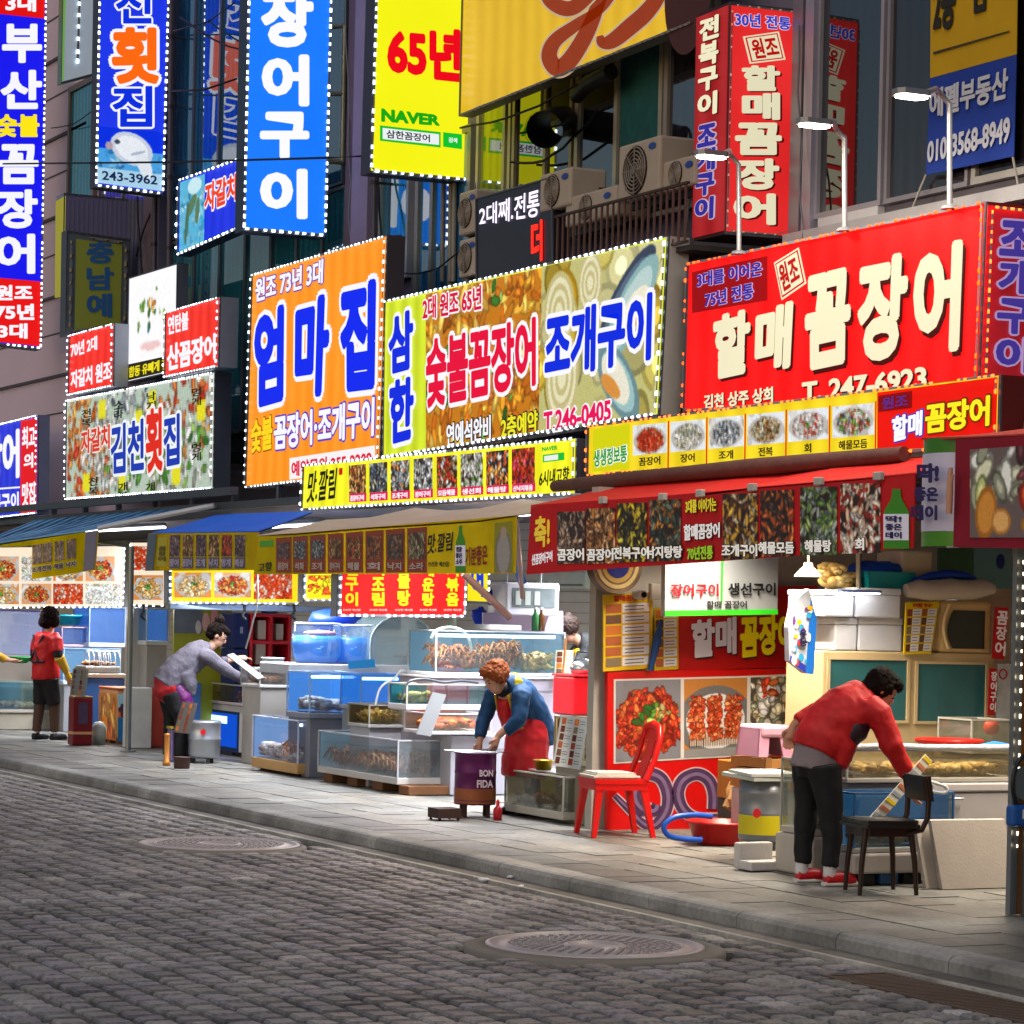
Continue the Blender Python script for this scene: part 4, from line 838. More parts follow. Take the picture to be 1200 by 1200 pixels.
# --- the steel post and the gantry beams behind the awnings
pb = onZ(150, 881); t = thing('steel_post', 'thin grey steel post on the pavement beside the printed ice box', 'post', pb)
MB().tube([pb, onX(154, 640, pb.x)], .033, 12).build('post', mat('#8c9290', .35, .6, bump=.05), t); MB().lathe([(.09, 0), (.09, .012), (.04, .014)], pb, 14).build('base_plate', mat('#6c706e', .5, .5), t)
t = thing('gantry_beam', 'grey steel gantry beam running above the awnings under the signs', 'beam', (-25, 10.3, 2.8))
MB().box(-40, -18.9, 10.2, 10.3, 2.66, 2.74).box(-40, -26.9, 10.05, 10.15, 2.80, 2.88).build('beam', mat('#4c525e', .45, .5, bump=.1), t)
mb = MB()
for k in range(16): mb = MB().box(-39+k*1.3, -38.94+k*1.3, 10.22, 10.28, 2.742, 2.9); mb.build('strut', mat('#5a606a', .45, .5), t)
# ================================================================== lit menu boxes under the awnings (they hang across the stalls)
def glow(t, P, q, power, col=(1, .95, .9)):
    """the light the lit box itself throws down into the stall"""
    a, b = on(P, *q[3]), on(P, *q[2]); L = (b-a).length
    l = bpy.data.lights.new('box_light', 'AREA'); l.shape = 'RECTANGLE'; l.size = L; l.size_y = .08; l.energy = power*L; l.color = col
    o = bpy.data.objects.new('box_light', l); COL.objects.link(o); o.parent = t; o.matrix_parent_inverse = Matrix.Translation(-t.location)
    d = Vector((.55, -.1, -1)).normalized(); x = (b-a).normalized(); z = -d; y = z.cross(x).normalized(); x = y.cross(z)
    o.matrix_world = Matrix((( x.x, y.x, z.x, 0), (x.y, y.y, z.y, 0), (x.z, y.z, z.z, 0), (0, 0, 0, 1))); o.location = (a+b)/2+Vector((.06, 0, -.05)); o.parent = None
def lightbox(label, x, q, pics, bgc='#f8e6cc', bs='b', name='menu_lightbox', bc=LEDW, emit=1.0, depth=.12):
    P = ('x', x); t = sign(name, label, P, q, depth, bgc, emit=emit, evar=.03, case='#8a94a0', border=bc, step=.07, sides=bs, br=.018, bemit=6)
    for i, (a, y0, b, y1, st) in enumerate(pics): picture(t, P, (a, y0, b, y1), st, hash_(label)+i, 40, emit=1.0)
    glow(t, P, q, 9.0)
    return t, P
def hash_(s): return sum(ord(c)*(i+3) for i, c in enumerate(s)) % 9973
SOUP = st_plate(['#f0b868', '#f4d8a0', '#e8a050', '#f8e8c8'], '#d88848', '#f4f2f8', True, 40, .09); STEW = st_plate(RED+ORG+['#f8c080'], '#e0a070', '#c8c0d0', True, 70, .08)
REDP = st_pile(['#f06030', '#e84818', '#f8a080', '#ffd8c8', '#d83810'], 80, .09, 2, '#c83a14'); WHP = st_pile(['#fafafa', '#e8e8e4', '#c8d8b8', '#f0d0b0', '#ffffff'], 60, .09, 2, '#e8eaea')
t, P = lightbox('far left white lit menu box with two rows of dish photographs', -31.5, [(-26, 642), (145, 640), (143, 711), (-28, 712)], [(-20, 684, 22, 708, SOUP), (25, 684, 60, 708, STEW), (62, 684, 97, 708, REDP), (100, 684, 141, 708, WHP), (-20, 652, 22, 681, STEW), (25, 652, 60, 681, WHP), (62, 652, 97, 681, SOUP), (100, 652, 134, 681, STEW)], bs='br')
t, P = lightbox('narrow white lit menu box just right of the steel post', -29.25, [(152, 636), (194, 636), (192, 710), (151, 709)], [(155, 640, 191, 668, REDP), (155, 674, 191, 703, SOUP)], bs='lb')
t, P = lightbox('yellow edged lit menu box with three dish photographs above the bending woman in grey', -27.0, [(199, 630), (352, 630), (350, 707), (199, 706)], [(204, 671, 247, 700, SOUP), (251, 671, 294, 700, STEW), (297, 671, 342, 702, REDP), (204, 640, 247, 667, REDP), (251, 640, 342, 667, STEW)], '#f8d818', bs='lb')
t, P = lightbox('small yellow lit menu box left of the red one', -25.0, [(357, 655), (400, 655), (399, 703), (356, 703)], [(360, 674, 396, 697, st_pile(['#e84818', '#f06028', '#f8e020', '#f0c010'], 16, .2, 2.5, '#f8e020'))], '#f8e020', bs='lb')
P = ('x', -22.5)
t = sign('menu_lightbox', 'red lit menu box with yellow columns of dish names under the beige awning', P, [(399, 636), (546, 636), (543, 722), (397, 721)], .14, '#f01414', emit=.95, case='#9aa0a8', border=LEDW, step=.07, sides='brl', br=.02, bemit=6)
glow(t, P, [(399, 636), (546, 636), (543, 722), (397, 721)], 12.0, (1, .8, .75))
for nm, a, b, y0 in (('생선구이', 404, 419, 640), ('갈치조림', 435, 450, 640), ('해물탕', 465, 480, 650), ('낙매운탕', 494, 508, 642), ('낙지볶음', 522, 537, 642)):
    write(t, P, (a, y0, b, 711), nm, '#ffe020', .05, vertical=True)
    write(t, P, (a-3, 713.5, b+3, 716), '싱싱한 해산물', '#f8c0b8', .01)
t, P = lightbox('yellow lit menu sign with a blue letter beside the red menu box', -22.6, [(548, 640), (572, 640), (571, 705), (547, 704)], [], '#f8e018', bs='r'); write(t, P, (551, 660, 566, 700), '어', '#1c40c8', .05)

def tube_lamp(label, a, b, power, col=(.95, .97, 1.0), group='white tube lamps under the awnings'):
    a, b = Vector(a), Vector(b); t = thing('tube_lamp', label, 'lamp', (a+b)/2, group); L = (b-a).length; x = (b-a).normalized()
    MB().tube([a, b], .014, 10).build('tube', mat('#f4f8ff', .4, emit=7.0, var=.01), t); MB().tube([a+Vector((0, 0, .035)), b+Vector((0, 0, .035))], .022, 6).build('fitting', mat('#8a8c90', .5), t)
    l = bpy.data.lights.new('tube_light', 'AREA'); l.shape = 'RECTANGLE'; l.size = L; l.size_y = .06; l.energy = power*2.4; l.color = col; l.spread = math.radians(125)
    o = bpy.data.objects.new('tube_light', l); COL.objects.link(o); o.location = (a+b)/2-Vector((0, 0, .03)); o.rotation_euler = (0, 0, math.atan2(x.y, x.x))
for lab, a, b, pw in (('white tube lamp under the beige awning', (-22.3, 10.2, 2.45), (-19.2, 10.2, 2.45), 60), ('white tube lamp under the blue awning', (-26.6, 10.2, 2.45), (-24.6, 10.2, 2.45), 40), ('white tube lamp under the striped awning', (-33.5, 10.6, 2.54), (-30.5, 10.6, 2.54), 50), ('white tube lamp at the back of the tiled shop', (-23.5, 12.3, 2.5), (-20.0, 12.3, 2.5), 70), ('white tube lamp under the red awning', (-17.6, 10.3, 2.5), (-15.2, 10.3, 2.5), 40), ('white tube lamp under the crimson awning', (-14.6, 10.6, 2.5), (-13.2, 10.6, 2.5), 25)): tube_lamp(lab, a, b, pw*1.5, (1, .86, .68) if 'red' in lab or 'crimson' in lab else (.93, .96, 1))
# ================================================================== seafood stalls
def spl_(p, k=5):
    o = []
    for i in range(len(p)-1):
        p0, p1, p2, p3 = p[max(i-1, 0)], p[i], p[i+1], p[min(i+2, len(p)-1)]
        for j in range(k):
            f = j/k; o.append(tuple(.5*((2*b)+(c-a)*f+(2*a-5*b+4*c-d)*f*f+(-a+3*b-3*c+d)*f**3) for a, b, c, d in zip(p0, p1, p2, p3)))
    return o+[p[-1]]
rnd = random.Random(21)
WHM = mat('#c8c8ce', .4, bump=.03); STEEL = mat('#9a9c9e', .3, .85, bump=.05); ALU = mat('#b0b4b8', .35, .6)
def boxX(x1, pxl, pxr, pyb, pyt, depth):
    y0, y1, z0, z1 = faceX(x1, pxl, pxr, pyb, pyt); return x1-depth, x1, y0, y1, z0, z1
TUBE_M = mat('#dfeaff', .4, emit=5.0, var=.02)
TUBE_B = mat('#b8d8ff', .4, emit=7.0, var=.02)
def tank(label, d, glass='#a8bcc4', haze=.22, water=('#88a8b0', .18, .7), base=('#c8c8c4', .07), back=None, tube=None, group=None, rim='#b8bcc0', name='fish_tank', cat='fish tank', divide=1, lid=False):
    x0, x1, y0, y1, z0, z1 = d; t = thing(name, label, cat, ((x0+x1)/2, (y0+y1)/2, z0), group)
    bh = base[1]; zb = z0+bh
    MB().bbox(x0, x1, y0, y1, z0, zb, .006).build('base', mat(base[0], .5, bump=.05), t)
    g = .008; mb = MB()
    mb.box(x0+.01, x1-.01, y0+.006, y0+.006+g, zb+.002, z1-.012).box(x0+.01, x1-.01, y1-.006-g, y1-.006, zb+.002, z1-.012).box(x0+.01, x0+.01+g, y0+.016, y1-.016, zb+.002, z1-.012).box(x1-.01-g, x1-.01, y0+.016, y1-.016, zb+.002, z1-.012)
    for k in range(1, divide): ym = y0+(y1-y0)*k/divide; mb.box(x0+.03, x1-.03, ym-.004, ym+.004, zb+.004, z1-.014)
    mb.build('glass', mglass(glass, haze*.45), t)
    r = .012; mb = MB().box(x0, x1, y0, y0+r*1.6, z1-r, z1).box(x0, x1, y1-r*1.6, y1, z1-r, z1).box(x0, x0+r*1.6, y0+r*1.6, y1-r*1.6, z1-r, z1).box(x1-r*1.6, x1, y0+r*1.6, y1-r*1.6, z1-r, z1)
    for (xx, yy) in ((x1-.012, y0), (x1-.012, y1-.012), (x0, y0)): mb.box(xx, xx+.012, yy, yy+.012, zb, z1-r-.001)
    mb.build('rim', mat(rim, .35, .2), t)
    if back:
        m = mat(back[0], .5, emit=back[1] if len(back) > 1 else 0, var=.25, scale=3.0)  # panel glow stands in for the light inside the tank
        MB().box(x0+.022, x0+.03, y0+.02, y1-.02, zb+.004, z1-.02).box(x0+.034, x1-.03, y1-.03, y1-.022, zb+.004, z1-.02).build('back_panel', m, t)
    if water: zw = zb+(z1-zb)*water[2]; MB().quad((x0+.036, y0+.018, zw), (x1-.022, y0+.018, zw), (x1-.022, y1-.034, zw), (x0+.036, y1-.034, zw)).build('water', mglass(water[0], water[1]*.7, .25), t)
    if tube:
        MB().tube([(x1-.10, y0+.06, z1-.05), (x1-.10, y1-.06, z1-.05)], .014).build('light_tube', tube, t)
    if lid: MB().slab([(x0, y0+.1, z1+.001), (x1, y0+.1, z1+.001), (x1, y1, z1+.001), (x0, y1, z1+.001)], (0, 0, .01)).build('lid', mglass('#d8dce0', .5), t)
    return t, (x0+.05, x1-.035, y0+.03, y1-.045, zb+.012, z1-.03)
PAL = dict(crab=['#a8622c', '#c07a3c', '#8a4a20', '#d0965a', '#b87038'], shell=['#c8b89a', '#a89878', '#e0d4b8', '#8a7a60'], gold=['#b89838', '#d0b050', '#8a6a20', '#c8a848', '#5a4418'], orange=['#c84a14', '#d86a20', '#a83810', '#e08030', '#7a2c0c'],
           pale=['#e0d0c0', '#c8a898', '#d8c0a8', '#a88878', '#f0e4d8'], brown=['#5a3a24', '#7a5030', '#3a2818', '#8a6040', '#a87848'], clam=['#c8a860', '#a88840', '#e0c888', '#8a6c30', '#d8b870'], dark=['#38404a', '#50483c', '#6a5844', '#2a3038'])
def heap(label, inner, pal, kind, n, fill=.4, size=.035, seed=1, group=None, name='seafood_heap'):
    r = random.Random(seed); x0, x1, y0, y1, z0, z1 = inner; mb = MB(); ms = [mat(c, .4, var=.3, scale=30.0, bump=.3, bscale=80.0) for c in PAL[pal]]
    hs = (z1-z0)*fill
    n = int(n*2.0)
    for i in range(n):
        s = 1.12*size*r.uniform(.6, 1.35); mb.mi(r.randrange(len(ms)))
        fx, fy = r.random(), r.random(); x, y = x0+s+(x1-x0-2*s)*fx, y0+s+(y1-y0-2*s)*fy
        z = z0+s*.5+max(0, hs-s)*r.random()**.8*(.75+.25*math.sin(PI*fy*2+seed)); a = r.random()*PI*2
        if kind == 'shell':
            mb.blob((x, y, z), s, s*.8, s*.55, 8, 5, a, .12, r)
        elif kind == 'crab':
            mb.blob((x, y, z), s*.8, s*.6, s*.4, 8, 4, a, .1, r)
            for k in range(5):
                b = a+(k-2)*.5+(PI if r.random() < .5 else 0); c = Vector((x, y, z)); e = c+Vector((math.cos(b)*s*1.3, math.sin(b)*s*1.3, s*r.uniform(.3, 1.1))); e2 = e+Vector((math.cos(b)*s*.8, math.sin(b)*s*.8, -s*.9))
                cl = lambda v: Vector((min(max(v.x, x0), x1), min(max(v.y, y0), y1), max(v.z, z0+.004)))
                mb.tube([c, cl(e), cl(e2)], [s*.16, s*.14, s*.05], 5, False)
        else:
            L = s*r.uniform(2.5, 4); pts = []
            for k in range(6): f = k/5-.5; pts.append(Vector((min(max(x+math.cos(a)*L*f, x0+.01), x1-.01), min(max(y+math.sin(a)*L*f, y0+.01), y1-.01), z+s*.4*math.sin(k*1.7+a))))
            mb.tube(pts, [s*.12, s*.25, s*.28, s*.24, s*.18, s*.05], 6, False)
    o = mb.build(name, ms); o['kind'] = 'stuff'; tag(o, label, 'seafood', group); return o
# --- front row tanks on the pavement, middle stall
GT = 'glass tanks of the middle stall'
d = box3(371, 465, 528, 931, 867); d = (d[0], d[1], d[2], d[3], .085, d[5])
t, inn = tank('large low frosted glass tank standing on wood blocks beside the purple stove', d, '#a0b0bc', .36, ('#6a8a9a', .3, .68), ('#b8b4b0', .06), ('#7aa8c0', .25), rim='#c0c4cc')
heap('tan crabs heaped in the large low frosted tank', inn, 'crab', 'crab', 110, .55, .07, 3)
mb = MB(); [mb.box(d[0]+.1+k*.5, d[0]+.3+k*.5, d[2]+.04, d[3]-.04, .004, .083) for k in range(4)]
for k in range(4): tag(MB().bbox(d[0]+.08+k*.58, d[0]+.30+k*.58, d[2]+.03, d[3]-.03, .004, .084, .006).build('wood_block', mat('#6a4426', .8, var=.3, bump=.2)), 'brown wood block under the large low frosted tank', 'wood block', 'wood blocks under the large low tank')
d = box3(294, 348, 373, 911, 844); d = (d[0], d[1], d[2], d[3], .03, d[5])
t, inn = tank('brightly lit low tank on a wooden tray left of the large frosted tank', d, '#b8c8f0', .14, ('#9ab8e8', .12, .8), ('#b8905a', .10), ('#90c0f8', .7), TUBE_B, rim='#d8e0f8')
heap('pale shells and brown sea squirts in the brightly lit low tank', inn, 'pale', 'shell', 90, .45, .055, 4)
heap('brown squid lying in the brightly lit low tank', (inn[0]+(inn[1]-inn[0])*.55, inn[1], inn[2], inn[3], inn[4]+.04, inn[5]), 'crab', 'eel', 40, .5, .06, 5)
tag(MB().box(d[0]+.1, d[1]-.1, d[2]+.06, d[3]-.06, .003, .028).build('wood_block', mat('#2a2018', .9)), 'dark plank under the brightly lit low tank', 'wood block')
d = box3(590, 659, 706, 966, 910); d = (d[0], d[1], d[2], d[3], .03, d[5])
t, inn = tank('low murky tank with a white rim in front of the woman in the blue hoodie', d, '#8a9080', .34, ('#8a7a40', .4, .86), ('#b4b0a4', .06), ('#a08c40', .2), rim='#cfccc0', lid=True)
heap('dark eels lying in the low murky tank', inn, 'brown', 'eel', 60, .35, .06, 6)
LID_Z = d[5]+.013
LT = d
d = boxX(-18.62, 683, 708, 898, 842, .5)
t, inn = tank('small amber tank between the leaning menu and the red board', d, '#b89040', .2, ('#b87a18', .5, .9), ('#c8c0b0', .04), ('#a86a10',), rim='#b8a880')
heap('dark clams at the bottom of the small amber tank', inn, 'brown', 'shell', 30, .35, .04, 7)
tag(MB().bbox(d[0]+.02, d[1]-.02, d[2]+.01, d[3]-.01, .002, d[4]-.002, .01).build('tank_stand', mat('#8a8274', .6)), 'grey plinth under the small amber tank', 'stand')
# --- white counter and stepped trays across the stall
t = thing('counter', 'white panelled counter behind the woman in the blue hoodie', 'counter', (-21.9, 10.6, 0))
y0, y1, z0, z1 = faceX(-22.3, 506, 668, 870, 794)
MB().bbox(-23.05, -22.3, y0, y1, .004, z1-.02, .01).build('cabinet', mat('#a09cac', .4, bump=.03), t)
MB().bbox(-23.07, -22.28, y0-.02, y1+.01, z1-.018, z1, .005).build('counter_top', mat('#dcdce4', .3), t)
for px in (560, 612): yy = onX(px, 850, -22.295).y; MB().box(-22.298, -22.292, yy, yy+.006, .05, z1-.05).build('panel_joint', mat('#8a8894', .6), t)
MB().box(-22.298, -22.292, y0+.02, y1-.02, z1-.13, z1-.122).build('panel_joint', mat('#8a8894', .6), t)
d = boxX(-22.35, 510, 663, 794, 741, .62); CT = d
t, inn = tank('long glass tank of tan crabs on top of the white counter', (d[0], d[1], d[2], d[3], z1+.002, d[5]), '#b0d0dc', .10, None, ('#d8dce0', .03), ('#8ac4e8', .5), TUBE_M, rim='#c8d4dc', divide=3)
heap('tan crabs piled in the long tank on the counter', (inn[0]+.15, inn[1], inn[2], inn[2]+(inn[3]-inn[2])*.72, inn[4], inn[5]), 'crab', 'crab', 75, .75, .06, 8)
heap('long pale crab legs heaped at the right end of the long tank', (inn[0]+.15, inn[1], inn[2]+(inn[3]-inn[2])*.74, inn[3], inn[4], inn[5]), 'clam', 'eel', 45, .55, .075, 9)
d = boxX(-21.85, 527, 612, 945, 862, .5); zc = d[5]
t = thing('counter', 'lower white cabinet under the tray of orange sea squirts', 'counter', (-21.4, 10.1, 0))
MB().bbox(d[0], d[1], d[2], d[3], .004, zc, .008).build('cabinet', mat('#a0a0ac', .4, bump=.03), t); MB().box(d[1]+.002, d[1]+.006, d[2]+.01, d[3]-.01, zc-.12, zc-.114).build('panel_joint', mat('#8a8894', .6), t)
d = boxX(-21.75, 503, 577, 861, 836, .55)
t, inn = tank('shallow glass tray of orange sea squirts on the lower white cabinet', d, '#c8b8a0', .12, None, ('#c0c0c8', .03), rim='#d0d0d4', name='glass_tray', cat='glass tray', divide=2)
heap('orange sea squirts filling the shallow tray', inn, 'orange', 'shell', 110, .9, .04, 10)
d = boxX(-22.25, 476, 574, 832, 802, .01+.4)
t, inn = tank('shallow tray with teal divisions on the step above the orange sea squirts', d, '#5a8a88', .14, ('#2a7a80', .45, .5), ('#c8c8d0', .05), ('#1a6a78', .05), rim='#c8c4b8', name='glass_tray', cat='glass tray', divide=4)
heap('yellow shellfish in the teal divided tray', (inn[0], inn[1], inn[2], inn[2]+(inn[3]-inn[2])*.5, inn[4], inn[5]), 'clam', 'shell', 40, .8, .04, 11)
tag(MB().bbox(d[0]+.01, d[1]-.02, d[2]+.02, d[3]-.02, boxX(-21.75, 503, 577, 861, 836, .55)[5]+.0, d[4]-.003, .006).build('tray_stand', mat('#b8bcc8', .4)), 'pale step under the teal divided tray', 'stand')
d = boxX(-22.95, 432, 500, 853, 826, .5)
t, inn = tank('shallow tray of golden shells above the large frosted tank', d, '#a89858', .12, None, ('#b8b8bc', .03), ('#3a2a10',), rim='#a8a498', name='glass_tray', cat='glass tray')
heap('golden shells filling the shallow tray', inn, 'gold', 'eel', 100, .9, .045, 12)
tag(MB().bbox(d[0]+.02, d[1]-.03, d[2]+.02, d[3]-.02, .004, d[4]-.003, .006).build('tray_stand', mat('#b0b0ba', .5)), 'grey stand under the tray of golden shells', 'stand')
d = boxX(-23.7, 422, 478, 832, 790, .5)
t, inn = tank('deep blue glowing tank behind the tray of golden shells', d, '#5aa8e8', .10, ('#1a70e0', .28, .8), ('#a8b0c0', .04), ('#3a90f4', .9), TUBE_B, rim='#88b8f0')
tag(MB().bbox(d[0]+.02, d[1]-.02, d[2]+.02, d[3]-.02, .004, d[4]-.003, .006).build('tank_stand', mat('#8a929c', .5)), 'grey stand under the deep blue glowing tank', 'stand')
d = boxX(-24.3, 362, 422, 842, 788, .6)
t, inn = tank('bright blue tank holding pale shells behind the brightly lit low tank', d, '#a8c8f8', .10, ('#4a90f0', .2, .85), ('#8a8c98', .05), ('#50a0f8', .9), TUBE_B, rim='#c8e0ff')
heap('pale shells lying in the bright blue tank', inn, 'pale', 'shell', 75, .42, .05, 13)
tag(MB().bbox(d[0]+.02, d[1]-.02, d[2]+.02, d[3]-.02, .004, d[4]-.003, .006).build('tank_stand', mat('#7a7c88', .5)), 'grey stand under the bright blue tank of pale shells', 'stand')
# shelf with the rounded tanks
y0, y1, zs0, zs1 = faceX(-25.2, 338, 512, 790, 780)
t = thing('shelf', 'white shelf carrying the rounded fish tanks', 'shelf', (-25.6, (y0+y1)/2, 0))
MB().bbox(-26.0, -25.2, y0, y1, zs0, zs1, .01).build('shelf_board', mat('#c8ccd4', .4), t)
for yy in (y0+.35, y1-.1): MB().box(-25.9, -25.85, yy, yy+.05, .004, zs0-.002).build('leg', mat('#5a626c', .4, .4), t)
def st_(c): return mat(c, .5)
for i, (px, wpx, pyt, lab) in enumerate([(371, 58, 731, 'barrel shaped glass fish tank with a pink fish and blue water on the white shelf'), (414, 52, 733, 'second barrel shaped glass fish tank between the pink fish and the arched tank')]):
    c = onX(px, 778, -25.55); c.z = zs1; top = onX(px, pyt, -25.55).z-c.z; r = wpx/2*.0092
    t = thing('round_fish_tank', lab, 'fish tank', c, 'barrel fish tanks')
    pr = [(r*.80, .01), (r*.93, top*.2), (r, top*.5), (r*.95, top*.78), (r*.86, top)]
    MB().lathe([(0, .002), (r*.8, .002), (r*.8, .009)], c, 28).build('base', mat('#8aa8d8', .4), t)
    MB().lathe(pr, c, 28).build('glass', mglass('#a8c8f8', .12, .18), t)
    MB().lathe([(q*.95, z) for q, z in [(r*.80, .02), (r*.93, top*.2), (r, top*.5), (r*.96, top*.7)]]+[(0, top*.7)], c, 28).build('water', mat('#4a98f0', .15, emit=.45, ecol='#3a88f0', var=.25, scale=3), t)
    MB().lathe([(r*.86, top-.01), (r*.89, top), (r*.86, top+.012), (r*.82, top)], c, 28).build('rim', mat('#d8e8ff', .3), t)
    if i == 0: tag(MB().blob(c+Vector((.12, -.02, top*.76)), .17, .05, .035, 10, 6, 1.2).build('fish', mat('#d88aa0', .4)), 'pink fish floating at the top of the first barrel tank', 'fish')
d = boxX(-25.22, 433, 509, 781, 722, .7)
t = thing('domed_fish_tank', 'arched glass tank with a flounder on the shelf beside the barrel tanks', 'fish tank', ((d[0]+d[1])/2, (d[2]+d[3])/2, zs1))
x0, x1, y0, y1, z0, z1 = d; z0 = zs1+.002; N = 14; hw = (y1-y0)/2; zmid = z0+(z1-z0)*.42; prof = [(y0, z0)]+[(y0+hw-hw*math.cos(PI*k/N), zmid+(z1-zmid)*math.sin(PI*k/N)) for k in range(N+1)]+[(y1, z0)]
MB().slab([(x1, a, b) for a, b in prof], (-.008, 0, 0)).slab([(x0, a, b) for a, b in prof], (-.008, 0, 0)).build('end_glass', mglass('#a8c8d0', .25), t)
mb = MB(); n = len(prof); mb.add([(x1, a, b) for a, b in prof]+[(x0, a, b) for a, b in prof], [(i, i+1, n+i+1, n+i) for i in range(n-1)], True); mb.build('arched_glass', mglass('#b8d4dc', .2, .25), t)
mb = MB()
for k in range(len(prof)-1): a, b = Vector((x1+.004, *prof[k])), Vector((x1+.004, *prof[k+1])); mb.tube([a, b], .008, 6)
mb.build('rim', mat('#c8d8e0', .3), t)
MB().box(x0+.03, x1-.03, y0+.02, y1-.02, z0, z0+(zmid-z0)*1.3).build('water', mglass('#7aa8b8', .35), t); MB().box(x0+.005, x0+.02, y0+.03, y1-.03, z0, zmid).build('back_panel', mat('#7ab4d8', .5, emit=.6), t)  # back panel is given a glow in place of lit water
tag(MB().blob((x1-.2, (y0+y1)/2+.15, z0+.09), .16, .10, .03, 10, 6, .6).build('flounder', mat('#7a5a40', .5, var=.4, scale=20)), 'brown flounder lying in the arched tank', 'fish')
tag(MB().slab(onv(('x', -25.16), [(409, 784), (440, 782), (439, 772), (408, 775)]), (-.006, 0, 0)).build('price_sign', mat('#0a7ab8', .4, emit=.2)), 'small blue sign in front of the arched tank', 'sign')
tag(MB().blob(onX(392, 727, -26.0), .22, .28, .12, 12, 7, 0, .12, rnd).build('blue_bag', mat('#0a3ac0', .5, bump=.4, bscale=12)), 'blue plastic bag bundled above the barrel tanks', 'bag')
# --- left cabinet with trays of the woman in grey
d = box3(231, 283, 359, 888, 828); x0, x1, y0, y1, z0, z1 = d
t = thing('counter', 'white cabinet with a glowing blue tank window below the trays the grey woman tends', 'counter', ((x0+x1)/2, (y0+y1)/2, 0))
MB().bbox(x0, x1, y0+.012, y1, .05, z1, .008).build('cabinet', mat('#d0ccc4', .45, bump=.03), t); MB().box(x0+.03, x1-.03, y0+.05, y1-.05, .003, .049).build('plinth', mat('#2a2622', .8), t)
wx0, wx1 = onY(233, 860, y0).x, onY(279, 860, y0).x; wz0, wz1 = onY(256, 879, y0).z, onY(256, 832, y0).z
MB().box(wx0, wx1, y0+.004, y0+.0095, wz0, wz1).build('window_frame', mat('#16305a', .4), t)
MB().box(wx0+.03, wx1-.05, y0+.001, y0+.0035, wz0+.05, wz1-.03).build('blue_water', mat('#0a58e8', .2, emit=.7, var=.35, scale=4), t)
MB().box(wx0+.08, wx1-.35, y0-.004, y0+.0005, wz1-.14, wz1-.06).build('light_tube', mat('#a8d0ff', .3, emit=2.2), t)
MB().box(x1+.002, x1+.006, y0+.06, y1-.06, z1-.09, z1-.084).build('panel_joint', mat('#8a8880', .6), t)
dd = (x0, x1+.005, y0-.005, y1, z1+.003, onY(283, 803, y0).z)
t, inn = tank('shallow glass tray of brown and orange shellfish on the white cabinet with the blue window', dd, '#a89888', .12, None, ('#c8b8b8', .03), rim='#c8c4c0', name='glass_tray', cat='glass tray', divide=2)
heap('brown sea cucumbers in the near half of the cabinet tray', (inn[0], inn[1], inn[2], (inn[2]+inn[3])/2, inn[4], inn[5]), 'brown', 'shell', 90, .9, .05, 14); heap('orange and brown shellfish in the far half of the cabinet tray', (inn[0], inn[1], (inn[2]+inn[3])/2+.01, inn[3], inn[4], inn[5]), 'orange', 'shell', 80, .9, .045, 15)
d = boxX(-26.2, 304, 364, 806, 785, .55)
t, inn = tank('upper shallow glass tray behind the orange shellfish tray', d, '#a8a8a8', .16, None, ('#b8b8b8', .03), rim='#c0c4c4', name='glass_tray', cat='glass tray', divide=2, lid=True)
heap('brown shellfish in the upper shallow tray', inn, 'brown', 'shell', 70, .9, .045, 16)
tag(MB().bbox(d[0]+.02, d[1]-.02, d[2]+.02, d[3]-.02, .004, d[4]-.003, .006).build('tray_stand', mat('#a8a4a0', .5)), 'grey stand under the upper shallow tray', 'stand')
def plank(name, label, cat, pts, P, th, m, group=None):
    t = thing(name, label, cat, on(P, *pts[0]), group); MB().slab(onv(P, pts), nrm(P)*-th).build('card', m, t); return t
